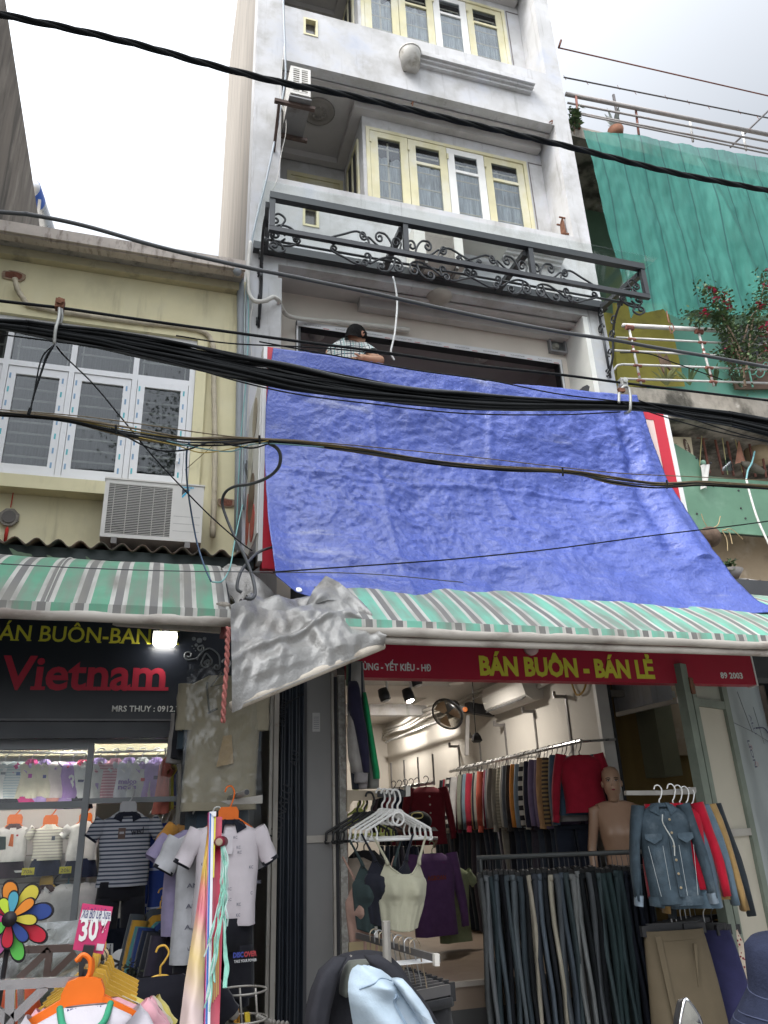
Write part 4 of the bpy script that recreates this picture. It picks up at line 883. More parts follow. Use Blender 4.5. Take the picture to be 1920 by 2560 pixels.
solo('shoe', MB().loft([[P(1602+k*12, 1000+k*5+8*math.sin(a)*s, 6.15)+Vector((0,-.04*math.cos(a)*s,0)) for a in [i*.785 for i in range(8)]] for k, s in ((0,.5),(1,1),(2,1.2),(3,1.0),(4,.6))]), mat('shoe_dark',(.10,.09,.07),.7,.3,14), 'dark patterned shoe wedged on top of the green sheet', 'shoe', None, True)
solo('bucket', MB().lathe(P(1640,1000,6.4), [(.001,0),(.12,0),(.14,.22),(.001,.22)], 14), mat('basin_beige',(.42,.32,.2),.6), 'beige plastic basin behind the loggia bars', 'bucket', None, True)
solo('hanger', MB().tube([P(1510,1022,6.24),P(1516,942,6.24)], .006,5).tube([P(1560,945,6.24),P(1572,1025,6.24)], .006, 5).tube([P(1558,945,6.24),P(1588,948,6.24),P(1604,1020,6.24)], .006, 5), mat('wire_yellow',(.5,.45,.22),.6), 'thin bent yellow wire frame behind the loggia bars', 'wire')
wp = solo('pipe', MB().tube(cr([P(1612,1035,6.05),P(1622,1075,6.0),P(1640,1130,5.95),P(1680,1215,5.9)],6), .012, 7), mat('hose_white',(.62,.61,.58),.5), 'thin white water pipe running down over the green sheet', 'pipe', None, True)
build('joint', MB().tube(cr([P(1612,1037,6.05),P(1616,1015,6.05),P(1624,1000,6.08),P(1630,975,6.1)],5), .010, 6), mat('hose_cyan',(.2,.42,.45),.5), wp, True)
co_ = thing('hanging_coconut', 'brown coconut shell planter hanging in front of the render wall', 'planter', P(1530,1165,5.6))
build('shell', MB().ball(P(1533,1160,5.6), .11,.10,.10,14,10), mat('coconut',(.13,.085,.06),.85,.3,14,.3), co_, True)
build('shell', MB().ball(P(1524,1180,5.6), .05,.05,.06,10,8), mat('coconut',(.13,.085,.06),.85,.3,14,.3), co_, True)
for pp_ in ([(1530,1142),(1520,1125),(1515,1110)],[(1533,1142),(1550,1135),(1556,1115)],[(1560,1145),(1575,1150),(1582,1175)],[(1560,1146),(1570,1165),(1572,1190)],[(1562,1145),(1580,1143),(1605,1165)]):
    build('root', MB().tube(cr([P(a,b,5.58) for a,b in pp_],4), .005, 4), mat('root_tan',(.40,.30,.17),.9), co_)
fp = thing('potted_plant', 'fern in a shallow bowl beside the tarp edge on the corrugated roof', 'plant', P(1575,1250,5.5)); lv = MB()
for _ in range(150): leafq(lv, P(1565+rnd.gauss(0,7),1228+rnd.gauss(0,8),5.5)+Vector((0,rnd.gauss(0,.05),0)), rnd.uniform(.04,.08), rnd.randrange(3))
build('leaves', lv, m_leafs, fp, kind='stuff'); build('pot', MB().lathe(P(1575,1252,5.5), [(.001,0),(.08,0),(.14,.08),(.12,.08),(.001,.05)], 14), mat('bowl_grey',(.25,.23,.22),.8), fp, True)
c2_ = thing('corrugated_roof', 'short rusty corrugated sheet over the mint awning beside the coconut', 'roof', P(1640,1265,5.4))
zc = P(1640,1262,5.3).z
build('sheet', MB().grid(lambda u, v: (lerp(5.0,8,u), lerp(6.5,5.3,v), zc+.12*(1-v)+.026*math.sin(lerp(5,8,u)*2*math.pi/.135)), 90, 1), m_corr, c2_, True).modifiers.new('thickness','SOLIDIFY').thickness = .02
build('sheet', MB().grid(lambda u, v: (lerp(5.0,8,u), lerp(6.5,5.5,v), zc+.09+.12*(1-v)+.02*nz(u*9,v)), 40, 1), mat('sheet_pale',(.4,.38,.36),.7,.2,4,stain=[((.2,.12,.1),.4,5)]), c2_, True).modifiers.new('thickness','SOLIDIFY').thickness = .02
# ================================================================ air conditioners and things on the facades
m_acw = mat('ac_white', (.62,.60,.56), .45, .05, 4, stain=[((.45,.42,.37),.22,4)])
m_acd = mat('ac_shadow', (.035,.035,.037), .6)
a1 = thing('air_conditioner', 'white outdoor air conditioner unit under the window of the yellow house', 'air conditioner', (-.05, 5.75, 3.66), 'outdoor air conditioner units')
x0, x1, y0, z0, z1 = -.415, .31, 5.6, 3.69, 4.155
gx0, gx1 = x0+.03, x0+.49
build('case', MB().wall(x0, x1, z0, z1, y0, y0+.012, [(gx0, gx1, z0+.03, z1-.03)]).box(x0, x1, y0+.0121, y0+.30, z1-.012, z1-.0005).box(x0, x1, y0+.0121, y0+.30, z0, z0+.012).box(x0,x0+.012,y0+.0121,y0+.3,z0+.0121,z1-.0121).box(x1-.012,x1,y0+.0121,y0+.3,z0+.0121,z1-.0121), m_acw, a1)
build('lid', MB().box(x0-.006, x1+.006, y0-.008, y0+.305, z1, z1+.012), m_acw, a1)
build('coil', MB().box(gx0-.01, gx1+.01, y0+.10, y0+.11, z0+.02, z1-.02), mat('coil_grey',(.05,.05,.052),.6), a1)
cc_ = Vector(((gx0+gx1)/2, y0+.06, (z0+z1)/2))
fan = MB(); fan.lathe(cc_, [(.001,.02),(.05,.02),(.055,0)], 16, (0,-1,0))
for k in range(3):
    fan.grid(lambda u, v: cc_+Vector((lerp(.05,.185,v)*math.cos(k*2.094+u*1.5+v*.4), .03-.05*u, lerp(.05,.185,v)*math.sin(k*2.094+u*1.5+v*.4))), 8, 3)
build('fan', fan, m_acd, a1, True)
build('fan_ring', MB().lathe(cc_, [(.19,-.03),(.205,-.03),(.205,.05),(.19,.05)], 28, (0,-1,0)), m_acd, a1, True)
gr = MB()
for k in range(30): zz = lerp(z0+.036, z1-.036, k/29); gr.box(gx0, gx1, y0-.004, y0+.004, zz-.0019, zz+.0019)
for k in range(5): xx = lerp(gx0+.04, gx1-.04, k/4); gr.box(xx-.003, xx+.003, y0+.0042, y0+.009, z0+.03, z1-.03)
build('grille', gr, m_acw, a1, kind='stuff')
q = [P(788,0,1)]
mk_ = t_m = tile(0,640,1.728)
lg = mat('logo_cyan',(.02,.42,.68),.4); lgd = mat('logo_dark',(.04,.05,.07),.4)
lx, lz = P(*t_m(787,1008),y0).x, P(*t_m(787,1008),y0).z
build('logo', MB().prism([(lx,y0-.001,lz),(lx+.045,y0-.001,lz),(lx+.0,y0-.001,lz-.05)], (0,-.002,0)), lgd, a1)
build('logo', MB().prism([(lx+.048,y0-.001,lz+.001),(lx+.062,y0-.001,lz+.001),(lx+.005,y0-.001,lz-.075),(lx+.002,y0-.001,lz-.056)], (0,-.002,0)), lg, a1)
text('lettering', 'DAIKIN', (lx,y0-.001,lz+.010), (lx+.085,y0-.001,lz+.010), .016, lg, a1, bold=.03)
for k in range(3): build('panel_line', MB().box(gx1+.02, x1-.02, y0-.0008, y0-.0003, lerp(z0+.08,z0+.2,k/2), lerp(z0+.08,z0+.2,k/2)+.004), mat('line_grey',(.4,.39,.37),.6), a1)
for xx in (x0+.08, x1-.12): build('bracket', MB().box(xx, xx+.04, y0-.01, 6.049, z0-.05, z0-.0005).bar((xx+.02,5.68,z0-.05),(xx+.02,6.04,z0-.32),.03,.03), mat('bracket_grey',(.2,.19,.18),.6), a1)
# unit on the tube house, seen from below
a2 = thing('air_conditioner', 'narrow white outdoor unit with slatted end high on the tube house pier', 'air conditioner', (1.1,5.7,8.9), 'outdoor air conditioner units')
yq = 5.6; pA, pB = P(628,141,yq), P(671,214,yq)
ax0, ax1, az0, az1 = pA.x, pB.x, pB.z, pA.z
yb2 = PZ(645,300,az0).y
build('case', MB().wall(ax0, ax1, az0+.03, az1, yq, yq+.02, [(ax0+.03,ax1-.03,az0+.06,az1-.03)]).box(ax0,ax1,yq+.021,yb2,az1-.01,az1-.0002).box(ax0,ax0+.01,yq+.021,yb2,az0,az1-.0101).box(ax1-.01,ax1,yq+.021,yb2,az0,az1-.0101), m_acw, a2)
build('inside', MB().box(ax0+.012,ax1-.012,yq+.05,yq+.06,az0+.03,az1-.012), m_acd, a2)
for k in range(11): zz = lerp(az0+.075, az1-.045, k/10); build('slat', MB().box(ax0+.03,ax1-.03,yq+.002,yq+.018,zz-.006,zz+.006), m_acw, a2)
for xx in ((ax0+ax1)/2,): build('slat', MB().box(xx-.012,xx+.012,yq-.002,yq+.0015,az0+.06,az1-.03), m_acw, a2)
build('base_pan', MB().box(ax0-.01,ax1+.01,yq+.0,yb2,az0-.02,az0-.0005), mat('pan_grey',(.20,.195,.195),.5,.15,4,metal=.3,stain=[((.12,.1,.09),.35,7)]), a2)
for yy in (yq+.06, yb2-.05): build('bracket', MB().box(ax0-.15,ax1+.06,yy,yy+.04,az0-.06,az0-.021), mat('bracket_brown',(.09,.06,.05),.8,.2,9), a2)
build('brace', MB().bar((ax0-.1,6.0,az0-.4),(ax0-.1,yq+.08,az0-.06),.03,.03), mat('bracket_brown',(.09,.06,.05),.8), a2)
# unit standing on the second parapet behind the canopy
a3 = thing('air_conditioner', 'pale outdoor unit with mesh grille partly hidden behind the black canopy', 'air conditioner', (2.75,5.75,7.1), 'outdoor air conditioner units')
pA, pB = P(893,487,5.72), P(1003,560,5.72)
x0, x1, z0, z1 = pA.x, pB.x, P(950,568,5.72).z, P(900,487,5.72).z
build('case', MB().wall(x0,x1,z0,z1,5.72,5.735,[(x0+.12,x1-.1,z0+.03,z1-.03)]).box(x0,x1,5.7351,5.98,z0,z0+.01).box(x0,x1,5.7351,5.98,z1-.01,z1).box(x0,x0+.01,5.7351,5.98,z0+.0101,z1-.0101).box(x1-.01,x1,5.7351,5.98,z0+.0101,z1-.0101), m_acw, a3)
build('coil', MB().box(x0+.1,x1-.08,5.8,5.81,z0+.02,z1-.02), mat('coil_grey2',(.2,.18,.17),.6), a3)
gr = MB()
for k in range(26): zz = lerp(z0+.035,z1-.035,k/25); gr.box(x0+.12,x1-.1,5.717,5.7195,zz-.003,zz+.003)
build('grille', gr, mat('grille_beige',(.42,.38,.34),.6), a3, kind='stuff')
build('drip_tray', MB().prism([P(1000,500,5.7),P(1100,524,5.7),P(1100,530,5.7),P(1000,506,5.7)], (0,.25,0)), m_acw, a3)
for xx in (x0+.1,x1-.1): build('bracket', MB().box(xx,xx+.03,5.72,5.999,z0-.03,z0-.001), mat('bracket_grey',(.2,.19,.18),.6), a3)
# bucket on the upper sill
c = P(888,146,5.93); bk = thing('bucket', 'dusty white plastic bucket on the upper window sill', 'bucket', c)
build('body', MB().lathe(c, [(.001,0),(.105,0),(.13,.24),(.132,.26),(.12,.26),(.10,.02),(.001,.02)], 20), mat('bucket_white',(.55,.53,.49),.5,.15,5,stain=[((.33,.30,.25),.42,7)]), bk, True)
build('rim', MB().lathe(c, [(.129,.23),(.138,.235),(.138,.25),(.13,.255)], 20), mat('bucket_white',(.62,.60,.56),.5), bk, True)
# eight sided charm with red tassel on the yellow wall
c = P(20,1118,6.03); ch = thing('wall_charm', 'round carved metal charm with a red tassel on the yellow wall', 'ornament', c)
build('disc', MB().prism([c+Vector((.075*math.cos(k*math.pi/4+.39),0,.075*math.sin(k*math.pi/4+.39))) for k in range(8)], (0,-.015,0)), mat('charm_bronze',(.22,.20,.17),.5,.3,30,.5,60,metal=.3), ch)
build('ring', MB().lathe(c+Vector((0,-.016,0)), [(.04,0),(.05,0),(.05,.006),(.04,.006)], 16, (0,-1,0)), mat('charm_dark',(.10,.09,.08),.5), ch)
build('tassel', MB().tube([c+Vector((0,-.01,-.08)),c+Vector((0,-.012,-.1)),c+Vector((0,-.012,-.2))],[.004,.014,.012],6), mat('tassel_red',(.5,.03,.02),.8), ch, True)
build('cord', MB().tube([c+Vector((0,-.01,.08)),c+Vector((0,-.005,.26))],.004,4), mat('tassel_red',(.5,.03,.02),.8), ch)
# ================================================================ cables and pipes
m_cab = mat('cable_black', (.011,.012,.013), .75, .2, 6, spec=.15)
m_cab2 = mat('cable_grey', (.07,.072,.075), .6, .2, 5); m_cabb = mat('cable_brown', (.13,.095,.05), .6, .25, 3); m_caby = mat('cable_yellow', (.30,.22,.05), .6, .2, 5)
m_cabt = mat('cable_teal', (.10,.20,.21), .6); m_cond = mat('conduit_grey', (.34,.38,.42), .5, .12, 3); m_pipe = mat('pipe_grey', (.30,.32,.34), .5, .12, 3)
m_hose = mat('hose_wrap', (.58,.56,.52), .7, .1, 9, .1, 30)
def ext(tab):
    # carry the line on past both edges of the view
    (u0,v0),(u1,v1) = tab[0], tab[1]; (a0,b0),(a1,b1) = tab[-2], tab[-1]
    k0 = 700/max(1,abs(u1-u0)); k1 = 700/max(1,abs(a1-a0))
    return [(u0-(u1-u0)*k0, v0-(v1-v0)*k0)] + tab + [(a1+(a1-a0)*k1, b1+(b1-b0)*k1)]
def line(tab, y, y2=None): return [P(u, v, y if y2 is None else lerp(y, y2, (u)/1659)) for u, v in tab]
def wire(label, tab, y, r, m, name='cable', group='overhead street cables', y2=None, n=6, e=False):
    return solo(name, MB().tube(cr(line(ext(tab) if e else tab, y, y2), 8), r, n), m, label, 'cable', group, True)
# thick twisted service cable
tw = thing('twisted_cable', 'thickest twisted black cable crossing the upper windows of the tube house', 'cable', P(0,30,3.2), 'overhead street cables')
q = cr(line(ext([(0,31),(150,62),(300,97),(450,139),(610,179),(720,199),(830,224),(1000,264),(1240,320),(1450,372),(1659,412)]), 3.2), 22)
L_ = [0]
for a, b in zip(q, q[1:]): L_.append(L_[-1]+(b-a).length)
for s in range(3):
    pts = []
    for p, l in zip(q, L_):
        a = l*2*math.pi/.62+s*2.094; pts.append(p+Vector((0, .0095*math.cos(a), .0095*math.sin(a))))
    build('strand', MB().tube(pts, .0112, 7), m_cab, tw, True)
wire('thin black cable sagging from the yellow roof gutter to the balcony railing', [(0,458),(60,463),(180,487),(350,535),(530,577),(620,595),(800,632),(1000,676),(1200,715),(1330,735),(1400,748),(1560,775),(1659,793)], 3.2, .0105, m_cab2, e=True)
ms = wire('straight thin messenger wire just above the heavy cable bundle', [(0,650),(130,665),(260,684),(400,704),(650,738),(800,757),(1010,787),(1200,808),(1345,827),(1500,846),(1659,865)], 3.3, .0075, m_cab, e=True)
# heavy bundle of communication cables
bt_ = [(0,690,714),(60,692,727),(130,702,741),(220,712,757),(300,724,776),(400,742,797),(500,762,820),(580,776,838),(650,790,851),(760,812,868),(900,834,882),(1000,846,888),(1100,856,891),(1220,862,892),(1310,864,892),(1400,868,895),(1500,880,912),(1580,890,925),(1659,902,946)]
bd = thing('cable_bundle', 'heavy bundle of black communication cables sagging across the blue tarp', 'cable', P(0,700,3.35), 'overhead street cables')
nS = 38
for s in range(nS):
    f0 = (s+.5)/nS; ph = rnd.uniform(0, 6); am = rnd.uniform(.03,.12); tab = []
    for (u, a, b) in bt_:
        pinch = min(1, abs(u-1345)/250)*.35+.65
        f = min(1, max(0, f0+am*math.sin(u*.006+ph)+.05*math.sin(u*.017+ph*2)))
        tab.append((u, lerp(a, b-4, .5+(f-.5)*pinch*.92)))
    yy = 3.35+.03*math.sin(s*2.4)+.012*rnd.uniform(-1,1)
    mm = m_cab if s % 12 else m_cab2
    build('cable', MB().tube(cr(line(ext(tab), yy), 5), rnd.uniform(.006,.0095), 6), mm, bd, True)
for k, tab in enumerate(([(0,722),(300,765),(520,825),(650,853),(800,872),(1000,893),(1200,896),(1340,890)],[(560,738),(760,775),(900,800),(1060,822),(1200,850),(1345,868)],[(1345,870),(1450,905),(1560,935),(1659,955)],[(1380,865),(1480,900),(1600,938),(1700,962)],[(380,725),(500,742),(700,752),(880,770)])):
    build('cable', MB().tube(cr(line(tab, 3.3), 8), .004, 5), m_cab, bd, True)
# hangers on the messenger wire
m_galv = mat('galvanised', (.40,.40,.38), .5, .15, 14, metal=.3)
for (u, v, vb, lab) in ((130,657,742,'rusty clamp with a long steel hook holding the bundle before the yellow window'),(1345,826,893,'galvanised hook and clamp gripping the bundle over the billboard edge')):
    h = thing('cable_clamp', lab, 'clamp', P(u,v,3.3))
    c = P(u,v,3.3); build('clamp', MB().box(c.x-.02,c.x+.02,c.y-.02,c.y+.02,c.z-.03,c.z+.02).lathe(c+Vector((0,-.02,0)),[(.018,0),(.018,.012),(.001,.014)],6,(0,-1,0)), m_rust if u < 500 else m_galv, h)
    if u < 500:
        build('hook', MB().tube(cr([c+Vector((.0,-.01,-.02)),P(127,685,3.28),P(120,712,3.27),P(117,742,3.29)],6), .008, 6), m_galv, h, True)
        build('hook', MB().tube(cr([c+Vector((.01,-.01,-.02)),P(134,685,3.3),P(130,700,3.31)],6), .007, 6), m_galv, h, True)
    else:
        build('hook', MB().tube(cr([P(1337,870,3.29),P(1338,850,3.29),P(1346,836,3.28),P(1356,836,3.28),P(1361,848,3.28),P(1362,870,3.28),P(1360,888,3.3),P(1350,893,3.36)],6), .0085, 7), m_galv, h, True)
        build('rust_band', MB().bar(P(1336,843,3.285),P(1348,843,3.285),.02,.025), m_rust, h)
# loose coil hanging at the first clamp
lo_ = thing('cable_coil', 'loose thin wires dangling from the clamp before the yellow window', 'cable', P(117,742,3.28))
for k, tab in enumerate(([(117,745),(100,770),(90,800),(80,830),(72,858),(65,890)],[(118,745),(106,765),(95,790),(85,820),(75,850),(66,885)],[(117,745),(95,765),(85,790),(80,815),(74,845)])):
    build('wire', MB().tube(cr(line(tab, 3.27+.01*k), 6), .0035, 5), m_cab, lo_, True)
build('tip', MB().tube(line([(66,882),(62,895)], 3.27), .008, 5), m_cab, lo_)
wire('thin slanting wire from the clamp down to the corrugated roof', [(122,748),(140,770),(200,828),(260,900),(330,985),(400,1060),(460,1120),(520,1172),(545,1190)], 3.3, .0035, m_cab, 'wire', 'thin loose wires', 4.6)
# lower brown bundle
lb = thing('cable_bundle', 'loose bundle of brown and yellow wires sagging across the blue tarp', 'cable', P(0,893,3.5), 'overhead street cables')
base = [(0,893),(80,899),(150,908),(230,925),(300,938),(380,950),(420,953),(500,952),(560,951),(640,957),(700,964),(780,974),(870,988),(940,998),(1000,1005),(1100,1014),(1200,1018),(1260,1024),(1320,1036),(1400,1046),(1450,1047),(1510,1044),(1570,1048),(1659,1054)]
for s in range(9):
    ph = rnd.uniform(0,6); tab = []
    for (u, v) in base:
        sp_ = 4+7*math.exp(-((u-300)/110)**2)+5*math.exp(-((u-480)/70)**2)+3*math.exp(-((u-1330)/120)**2)
        if abs(u-1215) < 60 or abs(u-560) < 50: sp_ = 3
        tab.append((u, v+sp_*math.sin(s*.8-3+.0*u)+1.6*math.sin(u*.013+ph)))
    build('wire', MB().tube(cr(line(ext(tab), 3.5+.004*s), 5), rnd.choice((.0035,.0045,.005)), 5), (m_cab, m_cabb, m_cabb, m_caby, m_cab2)[s % 5], lb, True)
for tab, m, r_ in (([(0,885),(200,902),(500,943),(720,958),(1000,985),(1200,1008),(1350,1023),(1500,1030),(1700,1040)], m_cabb, .003), ([(240,925),(330,970),(400,972),(460,955),(540,968),(590,955)], m_cab, .0045), ([(360,952),(430,968),(500,975),(560,958),(700,966)], m_cabt, .0035), ([(300,945),(380,962),(440,978),(520,965),(580,952)], m_caby, .003)):
    build('wire', MB().tube(cr(line(tab, 3.48), 7), r_, 5), m, lb, True)
for u, v in ((250,928),(560,950),(1215,1019),(1440,1046)):
    build('tie', MB().tube([P(u,v-9,3.47),P(u+1,v+9,3.47)], .006, 5), m_cab, lb)
# single wires
wire('thin black wire crossing the lower part of the tarp at a slant', [(590,1236),(700,1228),(800,1221),(900,1214),(1000,1206),(1200,1185),(1400,1158),(1560,1139),(1659,1126)], 3.7, .004, m_cab, 'wire', 'thin loose wires', e=False)
solo('wire', MB().tube(cr(line([(0,1218),(200,1228),(400,1234),(600,1236),(800,1240),(1000,1258)], 3.75),6), .003, 5), m_cab2, 'faint sagging wire running over the green striped awning', 'cable', 'thin loose wires', True)
# thick grey drop cable looping at the billboard corner
solo('cable', MB().tube(cr([P(575,955,3.55),P(598,968,3.55),P(606,988,3.6),P(600,1012,3.7),P(575,1033,3.9),P(540,1046,4.2),P(510,1050,4.4),P(488,1062,4.6),P(480,1085,4.7),P(488,1115,4.7),P(505,1155,4.6),P(528,1200,4.2),P(545,1245,4.0),P(551,1280,3.9),P(544,1293,3.85),P(530,1292,3.85)],6), .0095, 7), m_cab2, 'thick grey cable looping down beside the billboard onto the silver sheet', 'cable', 'thin loose wires', True)
solo('cable', MB().tube(cr([P(594,1180,4.9),P(560,1192,4.6),P(535,1215,4.2),P(518,1240,4.0),P(512,1270,3.95),P(522,1280,3.95)],6), .009, 7), m_cab2, 'short grey cable end lying by the torn tarp corner', 'cable', 'thin loose wires', True)
solo('wire', MB().tube(cr([P(409,955,3.5),P(403,980,3.6),P(404,1040,3.9),P(412,1100,4.2),P(425,1170,4.3),P(442,1225,4.2),P(456,1256,4.15)],6), .005, 6), mat('wire_blue',(.06,.10,.17),.6), 'dark blue wire dropping in front of the outdoor air conditioner', 'cable', 'thin loose wires', True)
solo('wire', MB().tube(cr([P(524,1090,5.4),P(515,1130,5.2),P(505,1180,4.9),P(497,1225,4.5),P(480,1255,4.1),P(458,1257,4.1)],6), .0045, 6), mat('wire_aqua',(.22,.45,.44),.6), 'pale aqua wire curving from the drain pipe onto the awning', 'cable', 'thin loose wires', True)
# drain pipe and conduits between the two houses
dp = solo('drain_pipe', MB().tube([P(519,592,6.0),P(520,700,6.0),P(518,850,6.0),P(516,1000,6.0),P(514,1190,6.0)], .035, 10), m_pipe, 'grey plastic drain pipe between the yellow house and the tube house', 'pipe', None, True)
ORG[dp.name] = dp.location.copy()
build('elbow', MB().tube(cr([P(519,600,6.0),P(517,590,5.9),P(512,587,5.75)],5), .038, 9), m_pipe, dp, True)
for i, (tab, r_, m, lab) in enumerate((
    ([(612,-40),(612,0),(614,60),(616,120),(617,160),(612,200),(602,260),(590,320),(575,390),(560,450),(548,500),(540,545),(536,600),(534,680),(533,760),(531,900),(527,1100)], .012, m_cond, 'bluish conduit running down the whole pier of the tube house'),
    ([(538,560),(530,640),(528,720),(530,860),(524,980),(522,1120)], .006, mat('wire_pale',(.45,.52,.52),.6), 'pale wire beside the drain pipe'),
    ([(532,600),(537,680),(533,800),(520,950),(510,1150)], .005, mat('wire_aqua',(.22,.45,.44),.6), 'aqua wire running beside the grey conduit'),
    ([(614,100),(608,160),(605,200),(612,240),(615,215),(618,280),(608,330),(600,380),(590,410)], .004, m_hose, 'thin white wire dangling by the high outdoor unit'),
    ([(540,640),(545,660),(540,700),(543,780),(537,860),(533,930)], .004, m_hose, 'thin white wire hanging beside the billboard side'))):
    solo('conduit', MB().tube(cr(line(tab, 5.93-.012*i), 6), r_, 6), m, lab, 'pipe', None, True)
solo('hose', MB().tube(cr([P(541,522,5.9),P(537,560,5.9),P(536,600,5.9),P(538,632,5.88),P(550,650,5.86),P(572,650,5.86),P(590,642,5.9),P(602,650,5.95),P(612,672,6.15),P(630,685,6.3),P(680,692,6.36),P(740,697,6.37),P(800,703,6.37),P(850,709,6.37),P(884,713,6.37)],6), [.018]*24+[.022]*40+[.028]*21, 9), m_hose, 'white wrapped hose running along the cream wall above the wide opening', 'pipe', None, True)
solo('cord', MB().tube(cr([P(849,598,5.9),P(855,625,5.88),P(858,655,5.88),P(856,690,5.87),P(852,725,5.86),P(845,755,5.85),P(846,768,5.85),P(852,778,5.85)],6), .010, 7), mat('cord_white',(.72,.72,.72),.6), 'limp white cord hanging from the black canopy beam', 'cord', None, True)
# insulated pipes on the yellow wall
for (tab, lab) in (([(32,602),(38,625),(50,645),(65,660),(120,672),(200,684),(300,697),(400,708),(440,718),(456,735),(461,765),(462,850),(464,950),(463,1060),(459,1160)],'taped beige refrigerant pipe from the broken hole down beside the white window'),):
    q = cr(line(tab, 5.97), 7); solo('insulated_pipe', MB().tube(q, [.024+.0025*math.sin(i*1.9) for i in range(len(q))], 9), mat('tape_beige',(.50,.44,.33),.7,.12,12,stain=[((.36,.3,.22),.4,9)]), lab, 'pipe', None, True)
solo('wire', MB().tube(cr(line([(400,1015),(440,980),(480,945),(485,940)],5.95),5), .003, 4), m_cabb, 'hairline wire on the yellow wall above the outdoor unit', 'cable', 'thin loose wires')
# wires over the dirt at the far balcony
solo('wire', MB().tube(cr([P(1340,762,5.2),P(1400,764,5.3),P(1460,785,5.4),P(1560,820,5.5)],6), .006, 5), m_cab, 'black wire drooping along the balcony rails', 'cable', 'thin loose wires')
# ================================================================ garments
def ring(c, d, n, hx, hy, k=14, fold=0., ph=0., sq=.8):
    o = []
    for i in range(k):
        a = 2*math.pi*i/k; ca, sa = math.cos(a), math.sin(a)
        x = math.copysign(abs(ca)**sq, ca)*hx; y = math.copysign(abs(sa)**sq, sa)*hy*(1+fold*math.sin(3*a+ph)+fold*.7*math.sin(5*a+ph*1.7))
        o.append(c+d*x+n*y)
    return o
UP = Vector((0,0,1))
def mkdir(d):
    d = Vector(d).normalized(); n = d.cross(UP).normalized(); return d, n
m_hook = mat('hook_steel', (.5,.5,.5), .3, .1, 8, metal=.8)
m_hangb = mat('hanger_black', (.02,.02,.02), .4); m_hangw = mat('hanger_white', (.75,.74,.71), .35, .05); m_hangg = mat('hanger_grey', (.4,.4,.42), .4)
m_hango = mat('hanger_orange', (.75,.15,.01), .4, .06); m_hangy = mat('hanger_yellow', (.62,.36,.05), .4, .06)
def hanger(root, c, d, w, m, hook=.10, plate=None, r_=.006):
    """hanger whose neck sits at c; arms of total width w"""
    dd, n = mkdir(d); h = build('hanger', MB().tube(cr([c+UP*(-.0), c+UP*.03, c+UP*.045+dd*.012, c+UP*(hook*.75)+dd*.028, c+UP*hook+dd*.012, c+UP*(hook*.98)-dd*.012, c+UP*(hook*.8)-dd*.022],4), r_*.75, 5)
        .tube(cr([c-dd*w*.5-UP*.075, c-dd*w*.25-UP*.03, c, c+dd*w*.25-UP*.03, c+dd*w*.5-UP*.075],4), r_, 5), m, root, True)
    if plate: build('hanger_plate', MB().prism([c+dd*a*plate+UP*b*plate+n*.008 for a, b in ((-1,-.5),(1,-.5),(1.0,.35),(.75,.75),(-.75,.75),(-1,.35))], -n*.016), m, root)
    return h
